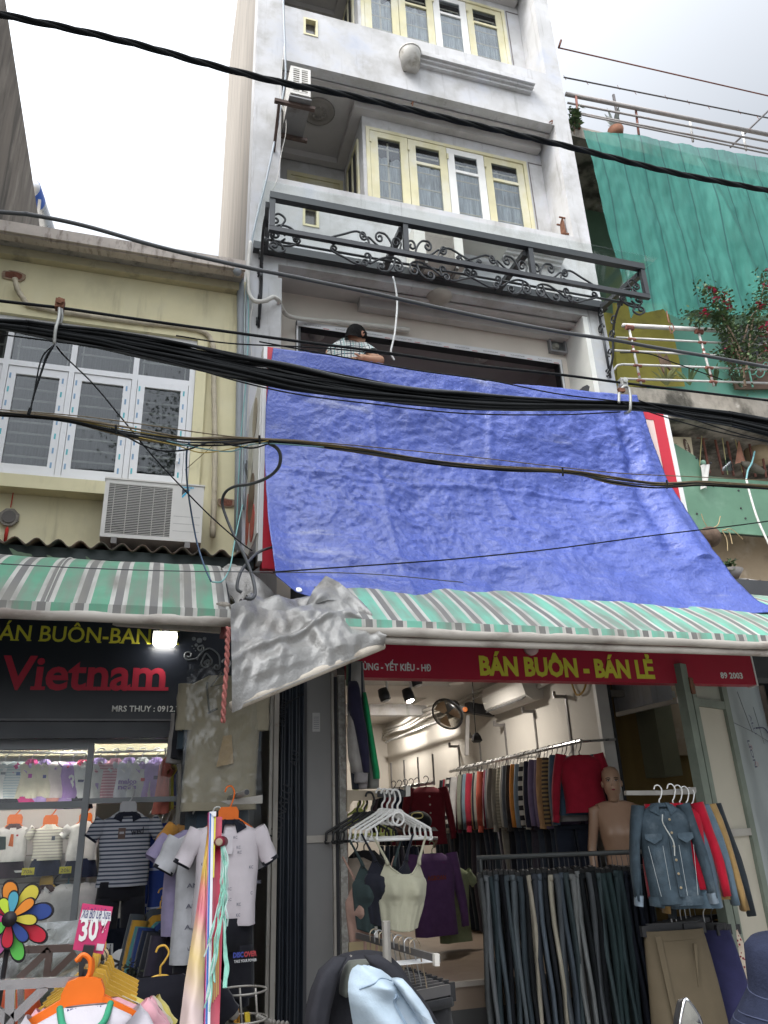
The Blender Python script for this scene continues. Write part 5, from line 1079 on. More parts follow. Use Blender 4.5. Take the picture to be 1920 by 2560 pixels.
def shirt(label, c, d, w, L, m, group=None, sl='short', msl=None, cat='shirt', collar=None, cuff=None, hem=None, skirt=None, shorts=None, hang=None, plate=None, dep=.045, k=14, sa=None, slen=None, marks=None, waist=.96, name='shirt', hook=.1, under=None):
    """one garment hanging by its shoulders at c, width axis d; the front faces n"""
    dd, n = mkdir(d); t = thing(name, label, cat, c-UP*L, group); ph = rnd.uniform(0,6)
    f = .42
    prof = [(0,.20,.35),(.035,.30,.5),(.08,.44,.8),(.12,.49,.95),(.22,.465,1),(.4,.455,1.0),(.6,.46*waist,1.05),(.8,.465*waist,1.1),(.97,.47*waist,1.15),(1,.472*waist,1.1)]
    rg = [ring(c+dd*(.006*math.sin(ph+z*7))-UP*(z*L), dd, n, hx*w, dep*hy, k, f*z, ph+z) for z, hx, hy in prof]
    build('body', MB().loft(rg, (False, False)), m, t, True)
    msl = msl or m
    ang = sa if sa is not None else (.75 if sl == 'short' else .16)
    ln = slen or (.36*w if sl == 'short' else min(L*.92, .62))
    for s in (-1, 1):
        if sl == 'none': break
        o = c+dd*(s*w*.44)-UP*(.115*L); v = (dd*(s*math.sin(ang))-UP*math.cos(ang)).normalized(); x = v.cross(n).normalized()
        hw = .15*w if sl == 'short' else .105*w
        rs = []
        for j in range(7):
            q = j/6; rs.append(ring(o+v*(ln*(q-.12))+dd*s*(.02*math.sin(q*3.1) if sl != 'short' else 0)+n*(.006*math.sin(q*9+ph)), x, n, hw*(1.05-.22*q if sl == 'short' else 1.1-.45*q)*(1+.06*math.sin(q*11+ph+s)), dep*(.75-.15*q), 10, .45*q, ph+s+q*5))
        sl_ = build('sleeve', MB().loft(rs, (False, sl != 'short')), msl, t, True)
        if cuff is not None:
            cf = [ring(o+v*(ln*(q-.12)), x, n, hw*wd, dep*.68, 10) for q, wd in ((.94,.88 if sl == 'short' else .72),(1.05,.86 if sl == 'short' else .66))]
            build('cuff', MB().loft(cf, (False, False)), cuff, sl_, True)
    if collar is not None:
        mb = MB()
        mb.loft([ring(c+UP*.012, dd, n, .17*w, dep*.55, 12), ring(c-UP*.012, dd, n, .205*w, dep*.8, 12)], (False, False))
        for s in (-1, 1):
            mb.prism([c+dd*(s*.06*w)+n*(dep*.62)+UP*.015, c+dd*(s*.21*w)+n*(dep*.30)+UP*.0, c+dd*(s*.25*w)+n*(dep*.72)-UP*.06*L, c+dd*(s*.10*w)+n*(dep*1.02)-UP*.115*L], n*.004)
        build('collar', mb, collar, t)
    if hem is not None: build('hem', MB().loft([ring(c-UP*(z*L), dd, n, .485*w*waist, dep*1.2, k, f, ph+z) for z in (.93, 1.02)], (False, False)), hem, t, True)
    if skirt is not None:
        Ls = L*(skirt[1] if isinstance(skirt, tuple) else .32); ms = skirt[0] if isinstance(skirt, tuple) else skirt
        build('skirt', MB().loft([ring(c-UP*(L*.95+Ls*z), dd, n, (.40+.14*z)*w, dep*(.8+.5*z), 28, .5*z, ph) for z in (0,.3,.65,1)], (False, False)), ms, t, True)
    if shorts is not None:
        Ls = L*shorts[1]
        so = build('shorts', MB().loft([ring(c-UP*(L*.93+Ls*z), dd, n, (.41+.04*z)*w, dep*.95, 14) for z in (0,.2,.42)], (True, True)), shorts[0], t, True)
        for s in (-1,1): build('leg', MB().loft([ring(c+dd*(s*(.205+.035*z)*w)-UP*(L*.93+Ls*z), dd, n, (.205+.01*z)*w, dep*.9, 12, .15*z, ph) for z in (.35,.6,.85,1)], (True, False)), shorts[0], so, True)
    if under is not None:
        build('lining', MB().loft([ring(c-UP*(.01*L), dd, n, .16*w, dep*.3, 10), ring(c-UP*(.3*L), dd, n, .3*w, dep*.3, 10)], (True, True)), under, t)
    if hang is not None: hanger(t, c+UP*(.035 if plate else 0), d, w*.78, hang, hook, plate)
    if marks is not None: marks(t, c, dd, n, w, L, dep)
    return t
def pants(label, c, d, w, L, m, group=None, dep=.03, cat='jeans', name='jeans', clip=True, k=10):
    """trousers hung by the waist: waistband at c, two legs"""
    dd, n = mkdir(d); t = thing(name, label, cat, c-UP*L, group); ph = rnd.uniform(0,6)
    for s in (-1, 1):
        rs = [ring(c+dd*(s*w*(.24+.02*z)+.012*math.sin(z*5+ph+s))+n*(.012*math.sin(z*6+ph))-UP*(z*L), dd, n, w*(.255-.05*z+.018*math.sin(z*8+ph)), dep*(1-.25*z), k, .25, ph+z*3) for z in (0,.12,.3,.5,.7,.9,1)]
        build('leg', MB().loft(rs, (True, True)), m, t, True)
    build('waistband', MB().loft([ring(c-UP*z, dd, n, w*.5, dep*1.12, k) for z in (-.004,.035)], (True, True)), m, t, True)
    if clip:
        for s in (-1,1): build('clip', MB().bar(c+dd*(s*w*.35)+UP*.03, c+dd*(s*w*.35)-UP*.02, .022, dep*2.4), m_hangb, t)
        build('hanger_bar', MB().tube([c-dd*w*.38+UP*.028, c+dd*w*.38+UP*.028], .006, 5).tube(cr([c+UP*.028, c+UP*.07, c+UP*.10+dd*.02, c+UP*.12],4), .003, 4), mat('hook_dark',(.08,.08,.085),.4), t)
    return t
def pt(x, y, yy): return P(x, y, yy)
# ================================================================ left shop: frame, glass, room
m_alu = mat('aluminium_grey', (.20,.21,.22), .45, .06, 3, metal=.3, spec=.5)
m_roomw = mat('shop_white', (.66,.64,.61), .8, .05, 2)
m_slat = mat('slatwall_grey', (.52,.48,.45), .7, .06, 2)
sf = thing('glazed_storefront', 'grey aluminium glazed front of the children clothes shop', 'shop front', (-.6, 5.35, .14))
yg = 5.32
tl1 = lambda a, b: (a/3.9996, 1572.7+b/3.9996)
tl2 = lambda a, b: (a/3.9996, 1901.0+b/3.9996)
mxa = P(*tl1(762,180),yg).x; mxb = P(*tl1(815,180),yg).x
ztop = P(*tl1(400,105),yg).z; zl0, zl1 = P(*tl1(300,700),yg).z, P(*tl1(300,640),yg).z; zr0, zr1 = P(*tl1(1100,645),yg).z, P(*tl1(1100,600),yg).z
xrr = P(*tl1(1540,600),yg).x
build('mullion', MB().box(mxa, mxb, yg-.03, yg+.03, .14, ztop), m_alu, sf)
build('top_rail', MB().box(-3, mxa-.0005, yg-.03, yg+.03, P(*tl1(300,187),yg).z, ztop+.03).box(mxb+.0005, xrr+.05, yg-.025, yg+.03, P(*tl1(1100,130),yg).z, ztop+.03), m_alu, sf)
build('transom', MB().box(-3, mxa-.0005, yg-.025, yg+.03, zl0, zl1), m_alu, sf)
build('transom', MB().box(mxb+.0005, xrr+.05, yg-.02, yg+.03, zr0, zr1), m_alu, sf)
build('jamb', MB().box(-1.02, -.97, yg-.024, yg+.03, zl1+.0005, ztop), m_alu, sf)
gsh = glass('shop_glass', (.93,.95,.95), .0)
build('pane', MB().box(-3, mxa, yg, yg+.006, .2, zl0), gsh, sf); build('pane', MB().box(-3, mxa, yg, yg+.006, zl1, ztop), gsh, sf)
build('pane', MB().box(mxb, xrr, yg, yg+.006, zr1, ztop), gsh, sf)
build('bottom_rail', MB().box(-3, mxa-.0005, yg-.02, yg+.03, .14, .26), m_alu, sf)
build('fascia', MB().box(-3, .66, 5.24, 5.6, ztop+.031, 2.9), mat('fascia_dark',(.03,.03,.035),.6), sf)
rm = MB(); a, b, c_, d, e, f = -3.2, .60, 5.6, 8.2, .15, ztop+.6
rm.add([(a,5.37,e),(b,5.37,e),(b,d,e),(a,d,e),(a,5.37,f),(b,5.37,f),(b,d,f),(a,d,f)], [(0,1,2,3),(3,2,6,7),(0,3,7,4),(2,1,5,6),(4,7,6,5)])
build('room', rm, m_roomw, sf)
build('display_wall', MB().box(-3.0, mxb+.02, 5.86, 5.9, .15, zr1), m_slat, sf)
for k in range(12): build('slat_groove', MB().box(-3.0, mxb, 5.8585, 5.8598, zl0-.1-.16*k, zl0-.093-.16*k), mat('groove_tan',(.3,.26,.24),.8), sf)
tb = thing('interior_light', 'lit tube lamp on the ceiling of the children clothes shop', 'lamp', (-1, 5.9, ztop+.2))
build('tube', MB().tube([(-2.4,5.47,ztop+.16),(.4,5.47,ztop+.16)], .025, 8), mat('tube_lit',(.9,.9,.9),.4,emit=(1,.97,.93,30)), tb, True)
def lamp_light(c, wt, t, sz=.12, col=(1,.94,.86)):
    l = bpy.data.lights.new('lamp_light', 'AREA'); l.shape = 'DISK'; l.size = sz; l.energy = wt; l.color = col
    o = bpy.data.objects.new('lamp_light', l); COL.objects.link(o); o.parent = t; o.location = Vector(c)-ORG[t.name]; return o
for xx in (-1.3, -.45, .2): lamp_light((xx,5.5,ztop+.12), 26, tb, .3, (1,.97,.93)).rotation_euler = (R(25),0,0)
build('housing', MB().box(-2.45,.45,5.42,5.52,ztop+.19,ztop+.22), m_white, tb)
added_strip = thing('interior_light', 'added strip light hidden behind the storefront transom to brighten the display wall', 'lamp', (-1, 5.5, 2))  # glowing strip added out of sight behind the transom to light the display wall
build('tube', MB().tube([(-2.2,5.37,(zl0+zl1)/2-.004),(mxa-.02,5.37,(zl0+zl1)/2-.004)], .010, 8), mat('added_strip_glow',(.9,.9,.9),.4,emit=(1,.95,.88,9)), added_strip, True)
build('housing', MB().box(-2.2,mxa-.02,5.352,5.39,(zl0+zl1)/2+.009,(zl0+zl1)/2+.014), m_white, added_strip)
# upper window: rail with small shirts
yr = 5.62
C_ = {'w':(.62,.62,.62),'cr':(.62,.58,.46),'pk':(.58,.05,.22),'li':(.42,.30,.60),'pp':(.36,.22,.50),'sa':(.60,.28,.24),'pkl':(.60,.36,.40),'wb':(.50,.56,.60),'dk':(.03,.03,.04),'nv':(.015,.02,.045),'rd':(.5,.04,.10)}
F = lambda k_: fab(C_[k_])
def stripy(key, base, c2_, per, ax=2, fr_=.5):
    if key in MAT: return MAT[key]
    return stripes(mat(key, base, .85, .06, 14, .1, 90, spec=.15), ax, [(fr_, None), (1, c2_)], per)
m_pks = stripy('fabric_pinkstripe', (.62,.40,.43), (.45,.20,.26), .018); m_wbs = stripy('fabric_bluestripe', (.60,.63,.63), (.42,.5,.53), .016); m_crs = stripy('fabric_creamstripe', (.64,.60,.50), (.36,.34,.32), .018, 2, .7)
rl = solo('garment_rail', MB().tube([P(0,1625,yr),P(186,1627,yr)], .008, 6), m_hook, 'thin steel garment rail in the upper window beside the mullion', 'rail'); 
rl2 = solo('garment_rail', MB().tube([P(205,1625,yr),P(372,1621,yr)], .008, 6), m_hook, 'thin steel garment rail in the wider upper window pane', 'rail')
def mk_txt(s_, col, dz=.35, wd=.4, h=.05):
    def f_(t, c, dd, n, w, L, dep):
        q = c-UP*(dz*L)+n*(dep*1.12); text('print', s_, q-dd*(wd*w/2), q+dd*(wd*w/2), h, mat('print_'+'%02x%02x%02x' % tuple(int(x*255) for x in col), col, .8), t, n=n, bold=.02, depth=.002)
    return f_
def mk_patch(col, dx, dz, wd, hh):
    def f_(t, c, dd, n, w, L, dep):
        q = c-UP*(dz*L)+n*(dep*1.12)+dd*(dx*w); build('print', MB().prism([q-dd*wd*w*1.7, q+dd*wd*w*1.7, q+dd*wd*w*1.7-UP*hh*w*3, q-dd*wd*w*1.7-UP*hh*w*3], n*.002), mat('print_'+'%02x%02x%02x' % tuple(int(x*255) for x in col), col, .8), t)
    return f_
G1 = 'small shirts in the upper shop window'
row1 = [(11,1645,'plain white child shirt with a charcoal skirt first on the window rail',F('w'),None,F('dk'),mk_patch((.2,.22,.25),.0,.3,.05,.03)),
 (40,1645,'pale blue striped child shirt with a charcoal skirt in the upper window',m_wbs,None,F('dk'),mk_patch((.12,.18,.35),.05,.3,.04,.04)),
 (69,1645,'cream child shirt with hot pink sleeves and pink skirt',F('cr'),F('pk'),F('pk'),mk_patch((.35,.05,.3),.0,.35,.04,.05)),
 (97,1645,'cream child shirt with lilac sleeves and lilac skirt',F('cr'),F('li'),F('li'),mk_patch((.1,.1,.3),.05,.38,.035,.04)),
 (128,1645,'pale pinkish white child shirt with a salmon skirt',fab((.64,.56,.55)),None,F('sa'),None),
 (157,1646,'purple child shirt with white figure and purple skirt',F('pp'),None,F('li'),mk_txt('8',(.7,.7,.7),.75,.25,.09)),
 (180,1646,'white child shirt with a red collar next to the mullion',F('w'),F('rd'),F('dk'),mk_patch((.1,.1,.2),.0,.5,.08,.03))]
for (u, v, lab, m, ms, sk_, mk) in row1:
    shirt(lab, P(u, v, yr), (1,.12,0), .165, .225, m, G1, 'short', ms, 'child shirt', collar=ms if ms is not None else None, skirt=(sk_, .32), hang=m_hangw, dep=.035, hook=.075, marks=mk, name='child_shirt')
row1b = [(216,1642,'white child shirt with a lilac collar just beyond the mullion',F('w'),F('w'),F('li'),mk_patch((.36,.28,.5),-.05,.55,.04,.11)),
 (249,1643,'pink striped child hooded shirt in the wider pane',m_pks,None,fab((.55,.25,.32)),None),
 (279,1641,'white child shirt with lilac lettering and lilac collar',fab((.60,.60,.66)),None,F('li'),None),
 (307,1641,'plain white child polo with a tiny red mark',F('w'),None,F('w'),mk_patch((.5,.05,.06),.05,.45,.04,.035)),
 (338,1641,'plain lilac child polo at the end of the window rail',F('li'),None,F('li'),mk_patch((.12,.1,.2),.0,.4,.05,.04))]
for (u, v, lab, m, ms, co, mk) in row1b:
    t = shirt(lab, P(u, v, yr), (1,.12,0), .185, .265, m, G1, 'short', ms, 'child shirt', collar=co, hang=m_hangw, dep=.035, hook=.075, marks=mk, name='child_shirt')
    if u == 279:
        c = P(u,v,yr); dd, n = mkdir((1,.12,0)); mm = mat('print_lilac',(.3,.22,.45),.8)
        for s_, z in (('malco',.205),('noffs',.25)): text('print', s_, c-UP*z*.75+n*.042-dd*.06, c-UP*z*.75+n*.042+dd*.055, .03, mm, t, n=n, bold=.05, depth=.002)
for k, (u, col, lab) in enumerate(((356,(.55,.16,.12),'coral garment seen edge on behind the wide pane'),(361,(.35,.22,.06),'ochre garment seen edge on behind the wide pane'),(366,(.62,.55,.10),'yellow tagged garment seen edge on behind the wide pane'),(371,(.10,.12,.30),'blue garment seen edge on behind the wide pane'),(377,(.55,.55,.55),'pale grey garment seen edge on at the pane edge'))):
    shirt(lab, P(u,1640-k*3,5.55+.03*k), (.12,-1,0), .3, .34, fab(col), 'edge-on garments beside the wide window', 'short', None, 'shirt', hang=m_hangw, dep=.03, hook=.07)
# second row
G2 = 'child outfits on the display wall'
def tie(t, c, dd, n, w, L, dep):
    q = c-UP*.05+n*(dep*1.2); build('tie', MB().prism([q-dd*.008,q+dd*.008,q+dd*.016-UP*.10,q-UP*.12,q-dd*.016-UP*.10], n*.003), fab((.5,.12,.03)), t)
    mk_patch((.4,.03,.05),.15,.25,.018,.018)(t, c, dd, n, w, L, dep)
def sk_lines(t, c, dd, n, w, L, dep):
    tie(t, c, dd, n, w, L, dep)
    for z in (.16,.19): build('skirt_line', MB().loft([ring(c-UP*(L*.95+.10*zz+.03), dd, n, .53*w, dep*1.35, 28, .5) for zz in (z*2.0, z*2.0+.06)], (False, False)), fab((.6,.6,.6)), t, True)
yd = 5.78
shirt('white child polo with brown collar, orange tie and striped navy skirt', P(*tl1(122,845),yd), (1,.05,0), .20, .21, fab((.63,.60,.57)), G2, 'short', None, 'child outfit', collar=fab((.09,.05,.05)), skirt=(fab((.035,.025,.035)),.5), hang=m_hango, plate=.045, dep=.04, marks=sk_lines, name='child_outfit')
shirt('cream striped child blouse with round collar and navy frilled skirt', P(*tl1(432,850),yd), (1,.05,0), .20, .20, m_crs, G2, 'short', None, 'child outfit', collar=fab((.66,.62,.52)), skirt=(F('nv'),.5), hang=m_hango, plate=.045, dep=.04, name='child_outfit', marks=mk_patch((.1,.12,.15),.15,.3,.03,.04))
shirt('white child blouse with navy skirt half hidden by the grey mullion', P(*tl1(735,825),yd), (1,.05,0), .21, .22, fab((.63,.60,.57)), G2, 'short', None, 'child outfit', collar=fab((.63,.60,.57)), skirt=(F('nv'),.5), hang=m_hango, plate=.04, dep=.04, name='child_outfit')
shirt('white child polo with brown collar behind the pinwheel', P(*tl1(395,1375),yd), (1,.05,0), .24, .3, fab((.62,.58,.56)), G2, 'short', None, 'child outfit', collar=fab((.09,.05,.05)), hang=m_hangy, plate=.04, dep=.04, name='child_outfit', skirt=(F('nv'),.4), marks=mk_patch((.4,.03,.05),.1,.3,.02,.02))
shirt('plain white child shirt low on the display wall by the mullion', P(*tl1(590,1345),yd), (1,.05,0), .26, .36, fab((.62,.60,.6)), G2, 'short', None, 'child outfit', hang=mat('hanger_teal',(.10,.25,.30),.5), dep=.04, name='child_outfit')
shirt('white shirt beyond the mullion next to the black shorts', P(*tl1(745,1335),yd), (1,.05,0), .24, .36, fab((.60,.58,.58)), G2, 'short', None, 'child outfit', hang=m_hangg, dep=.04, name='child_outfit')
shirt('black dress hanging low behind the pinwheel', P(*tl1(470,1350),yd+.05), (1,.05,0), .25, .6, fab((.02,.02,.025)), G2, 'short', None, 'child outfit', hang=m_hangb, dep=.04, name='child_outfit')
for (a, b, s_, lab) in ((242,1238,'70k','yellow price card under the cream blouse'),(564,1226,'20k','yellow price card beside the mullion')):
    c = P(*tl1(a,b),5.7); pc = solo('price_card', MB().box(c.x-.036,c.x+.036,c.y,c.y+.002,c.z-.02,c.z+.02), mat('card_yellow',(.62,.55,.06),.6), lab, 'price card'); ORG[pc.name] = pc.location.copy()
    text('lettering', s_, (c.x-.028,c.y-.001,c.z-.012), (c.x+.028,c.y-.001,c.z-.012), .022, mat('ink_dark',(.12,.10,.06),.7), pc)
    solo('hook', MB().tube([P(*tl1(a+5,b-30),5.86),P(*tl1(a+5,b-26),5.7)], .004, 4), m_hook, 'steel display hook above the %s' % lab, 'hook')
solo('card', MB().prism([P(*tl1(-30,935),5.25),P(*tl1(52,938),5.25),P(*tl1(48,1050),5.25),P(*tl1(-30,1055),5.25)], (0,.003,0)), mat('card_grey',(.16,.20,.19),.6), 'grey green card stuck on the glass before the brown collared polo', 'card')
# striped polo hanging outside on the transom
def pol(t, c, dd, n, w, L, dep):
    q = c-UP*(.25*L)+n*(dep*1.15); build('tag', MB().prism([q-dd*.045+UP*.02,q-dd*.005+UP*.02,q-dd*.005-UP*.04,q-dd*.045-UP*.04], n*.002), mat('tag_brown',(.12,.08,.07),.8), t)
    build('tag_window', MB().prism([q-dd*.038+UP*.0+n*.0021,q-dd*.013+n*.0021,q-dd*.013-UP*.012+n*.0021,q-dd*.038-UP*.012+n*.0021], n*.001), fab((.35,.35,.38)), t)
    serif_text('wed', q+dd*.025-UP*.02, q+dd*.095-UP*.014, .038, mat('ink_black',(.02,.02,.03),.8), t, .02, .02, .05, n=n)
m_pstr = stripes(mat('fabric_navystripe', (.36,.37,.41), .85, .08, 14, .15, 90, spec=.15), 2, [(.58, None), (1, (.055,.065,.10))], .0215)
cst = P(*tl1(1050,745),5.12)
shirt('grey polo with navy stripes and black shorts hung on the grey transom', cst+Vector((.035,0,0)), (1,.03,0), .315, .385, m_pstr, None, 'short', None, 'polo shirt', collar=fab((.012,.014,.025)), cuff=fab((.012,.014,.025)), shorts=(fab((.010,.010,.014)), .62), hang=m_hangg, plate=.048, dep=.05, marks=pol, name='polo_shirt', sa=.6, hook=.12)
# bagged khaki shirts on the side rail
m_bag = glass('clear_bag', (.90,.90,.88), .008, .22)
tb8 = lambda a, b: (380.2+a/6.0, 1417.2+b/6.0)
kh = fab((.30,.27,.20), var=.06)
cb = P(*tb8(640,215),4.62)
bagm = MB()
def bagpt(u, v):
    p = P(*tb8(lerp(lerp(150,60,v),lerp(1000,1130,v),u), lerp(110,1900,v)), 4.50)
    return p+Vector((0,-1,0))*(.02*math.sin(u*math.pi)+.015*nz(p.x*12,p.z*6,4)+.010*abs(nz(p.x*30+p.z*9,p.z*16,8))+.012*(1-abs(nz(p.x*16-p.z*14,p.z*9,2))))
def kmk(t, c, dd, n, w, L, dep):
    build('bag', MB().grid(bagpt, 40, 60), m_bag, t, True)
    for pp_ in ([(410,340),(400,400),(430,700),(450,740)],[(590,210),(450,400),(640,350)],[(410,740),(540,680)]):
        build('seam', MB().tube([P(*tb8(a,b),4.53) for a,b in pp_], .006, 4), fab((.12,.12,.10)), t)
    build('pocket', MB().prism([P(*tb8(*q_),4.565) for q_ in ((610,1040),(720,1020),(745,1390),(520,1440))], (0,-.006,0)), fab((.36,.27,.16)), t)
shirt('khaki shirt in a clear plastic bag hanging under the silver sheet', cb-UP*.02, (1,.04,0), .45, .74, kh, 'bagged garments at the shop corner', 'short', None, 'shirt', dep=.05, waist=.98, marks=kmk, sa=.05, slen=.26, hang=m_hangg)
def bag2(du, dv, y_, col, lab, w=.42):
    c = P(*tb8(430+du, 330+dv), y_)
    def mk(t, c, dd, n, w_, L, dep): build('bag', MB().grid(lambda u, v: c+dd*((u-.5)*w_*1.15)-UP*(v*.95*L*1.12-.06)+n*(dep*1.3+.02*nz(u*4+du,v*6)+.012*abs(nz(u*11,v*13+du))), 18, 30), m_bag, t, True)
    shirt(lab, c, (1,.3,0), w, .78, fab(col), 'bagged garments at the shop corner', 'short', None, 'shirt', dep=.04, marks=mk, sa=.1, slen=.28)
bag2(170,140,4.72,(.035,.05,.065),'dark blue garment in plastic right behind the khaki one')
bag2(95,260,4.80,(.02,.022,.025),'black garment in plastic deeper in the bagged row')
bag2(30,330,4.90,(.32,.30,.29),'grey garment in plastic deepest in the bagged row')
# doorway rail with jerseys and other clothes
G3 = 'clothes hanging along the shop doorway'
jer = stripes(mat('fabric_jersey', (.015,.04,.20), .55, .1, 10, .1, 60, spec=.3), 2, [(.93, None), (1, (.35,.38,.5))], .21)
def jmk(t, c, dd, n, w, L, dep):
    for k in range(3): build('stripe', MB().prism([c+dd*((.14+.04*k)*w)+n*(dep*.9)-UP*(.01+.02*k), c+dd*((.16+.04*k)*w)+n*(dep*.9)-UP*(.01+.02*k), c+dd*((.36+.04*k)*w)+n*(dep*1.0)-UP*(.10+.02*k), c+dd*((.34+.04*k)*w)+n*(dep*1.0)-UP*(.10+.02*k)], n*.006), fab((.62,.62,.64)), t)
    build('bolt_print', MB().prism([c+n*(dep*1.2)+dd*(.1*w)-UP*.30, c+n*(dep*1.2)+dd*(.42*w)-UP*.25, c+n*(dep*1.2)+dd*(.2*w)-UP*.36, c+n*(dep*1.2)+dd*(.3*w)-UP*.42], n*.003), fab((.4,.42,.5)), t)
dr_ = (.8,.6,0)
for (a, b, y_, w_, L_, col, lab, sl_) in ((1310,850,5.95,.36,.40,(.55,.16,.10),'coral shirt on the doorway rail','short'),(1335,900,5.85,.34,.46,(.28,.40,.62),'pale blue shirt on the doorway rail','short'),(1375,860,5.8,.36,.55,(.45,.52,.62),'light blue white shirt on the doorway rail','short'),(1430,850,5.7,.38,.42,(.30,.02,.035),'crimson shirt on the doorway rail','short')):
    shirt(lab, P(*tl1(a,b),y_), dr_, w_, L_, fab(col), G3, sl_, None, 'shirt', hang=m_hangg, dep=.05)
for (a, b, y_, lab) in ((1500,820,5.5,'shiny blue football jersey on the doorway rail'),(1545,830,5.35,'second shiny blue football jersey nearer the street')):
    shirt(lab, P(*tl1(a,b),y_), dr_, .44, .66, jer, G3, 'short', None, 'jersey', hang=m_hangg, dep=.05, marks=jmk, name='jersey')
shirt('long white garment with black trim hanging under the coral shirt', P(*tl2(1340,20),5.8), dr_, .34, .5, fab((.55,.55,.56)), G3, 'short', None, 'shirt', dep=.05, hang=m_hangg, marks=mk_txt('C',(.03,.03,.03),.75,.3,.06))
shirt('yellow and white long garment near the dark trousers', P(*tl2(1290,200),5.85), dr_, .26, .5, fab((.50,.42,.12)), G3, 'none', None, 'shirt', dep=.05, hang=m_hangg)
shirt('dark olive jacket showing under the striped shorts', P(*tl2(1040,330),5.9), (1,.2,0), .4, .4, fab((.012,.016,.03)), G3, 'short', None, 'jacket', dep=.05, name='jacket')
for k, (u, v, col, lab) in enumerate(((346,1962,(.05,.06,.07),'dark tracksuit in the low doorway row'),(353,1975,(.40,.22,.03),'mustard garment in the low doorway row'),(359,1988,(.06,.20,.20),'teal garment in the low doorway row'),(367,1990,(.02,.04,.14),'blue patterned garment in the low doorway row'),(376,1996,(.015,.018,.03),'navy garment in the low doorway row'),(386,2000,(.02,.02,.025),'black garment in the low doorway row'),(396,2006,(.03,.025,.04),'dark plum garment in the low doorway row'))):
    shirt(lab, P(u,v,5.1-.06*k), (.75,.66,0), .40, .78, fab(col), 'low row of garments in the doorway', 'long', None, 'garment', hang=m_hangy, dep=.045, name='garment')
for k, (u, v, col, lab) in enumerate(((345,2140,(.28,.02,.03),'red trousers at the bottom of the doorway'),(360,2150,(.10,.12,.10),'grey green trousers at the bottom of the doorway'),(375,2160,(.06,.055,.06),'charcoal trousers at the bottom of the doorway'),(390,2165,(.015,.016,.02),'black trousers at the bottom of the doorway'))):
    pants(lab, P(u,v,4.7-.05*k), (.75,.66,0), .3, .8, fab(col), 'low trousers in the doorway', clip=True, name='trousers', cat='trousers')
# ================================================================ white polo with black shorts, rods and brackets
t7 = lambda a, b: (345.6+a/4.268, 1693.6+b/4.268)
yp = 4.35
def pmk(t, c, dd, n, w, L, dep):
    ink = mat('ink_grey2',(.16,.16,.2),.8); q0 = random.Random(3)
    for k in range(17):
        a = q0.uniform(-.40,.42); z = .12+.84*(k/17)
        p = c+dd*(a*w)+n*(dep*(.98 if abs(a) < .3 else .75)+.012)-UP*(z*L); text('print', 'KC', p, p+dd*.020, .014, ink, t, n=n, bold=.02, depth=.003)
    p = c+dd*(.10*w)+n*(dep*1.10)-UP*(L*1.28)
    text('print', 'DISC', p, p+dd*.05, .022, mat('print_blue',(.06,.08,.35),.8), t, n=n, bold=.05, depth=.004)
    text('print', 'OVER', p+dd*.052, p+dd*.115, .022, mat('print_redblue',(.40,.05,.06),.8), t, n=n, bold=.05, depth=.004)
    text('print', 'TAKE YOUR POWER', p+dd*.005-UP*.022, p+dd*.115-UP*.022, .012, mat('print_wht',(.6,.6,.6),.8), t, n=n, bold=.03, depth=.004)
    build('placket', MB().prism([c-dd*.014+n*(dep*.75)-UP*.03, c+dd*.014+n*(dep*.75)-UP*.03, c+dd*.014+n*(dep*1.12)-UP*.15, c-dd*.014+n*(dep*1.12)-UP*.15], n*.004), fab((.58,.54,.56)), t)
cp_ = P(*t7(628,352),yp)
shirt('pinkish white polo with navy collar and black shorts on an orange hanger', cp_, (1,.06,0), .35, .475, fab((.60,.545,.57), var=.04), None, 'short', None, 'polo shirt', collar=fab((.010,.011,.02)), cuff=fab((.012,.012,.018)), shorts=(fab((.010,.011,.014)), .72), hang=m_hango, plate=.052, dep=.07, marks=pmk, name='polo_shirt', sa=.48, slen=.17, hook=.14)
def pmk2(t, c, dd, n, w, L, dep):
    for k, z in enumerate((.45,.6,.75,.9)): text('print', 'AN', c-dd*(.33*w)+n*(dep*1.0)-UP*(z*L), c-dd*(.2*w)+n*(dep*1.0)-UP*(z*L), .02, mat('ink_grey2',(.16,.16,.2),.8), t, n=n, bold=.03, depth=.003)
shirt('white patterned polo just behind the pinkish one', P(*t7(520,400),yp+.14), (1,.06,0), .44, .62, fab((.50,.50,.52)), None, 'short', None, 'polo shirt', cuff=fab((.012,.012,.018)), shorts=(fab((.012,.012,.016)), .4), hang=m_hangw, dep=.06, marks=pmk2, name='polo_shirt', sa=.5)
shirt('lilac shirt behind the white patterned polo', P(*t7(330,420),yp+.3), (.9,.3,0), .36, .5, fab((.30,.26,.40)), None, 'short', None, 'shirt', hang=m_hangw, dep=.06)
shirt('orange shirt deep behind the bagged garments', P(*t7(330,330),yp+.45), (.9,.3,0), .3, .4, fab((.50,.24,.05)), None, 'short', None, 'shirt', hang=m_hangw, dep=.06)
m_met = mat('bracket_steel', (.33,.31,.28), .4, .15, 6, metal=.4, stain=[((.2,.12,.08),.25,12)])
c = P(*t7(800,75),yp-.15); rd_ = thing('display_rod', 'steel display rod and flat bracket above the orange hanger', 'rod', c)
build('rod', MB().tube([c, P(*t7(600,150),yp+.35)], .016, 10), m_met, rd_, True); build('cap', MB().tube([c+Vector((0,-.003,0)),c+Vector((0,-.0005,0))], .013, 10), m_dark, rd_)
build('bracket', MB().prism([P(*t7(*q_),yp+.05) for q_ in ((560,160),(945,100),(945,178),(640,190))], (0,.02,0)), m_met, rd_)
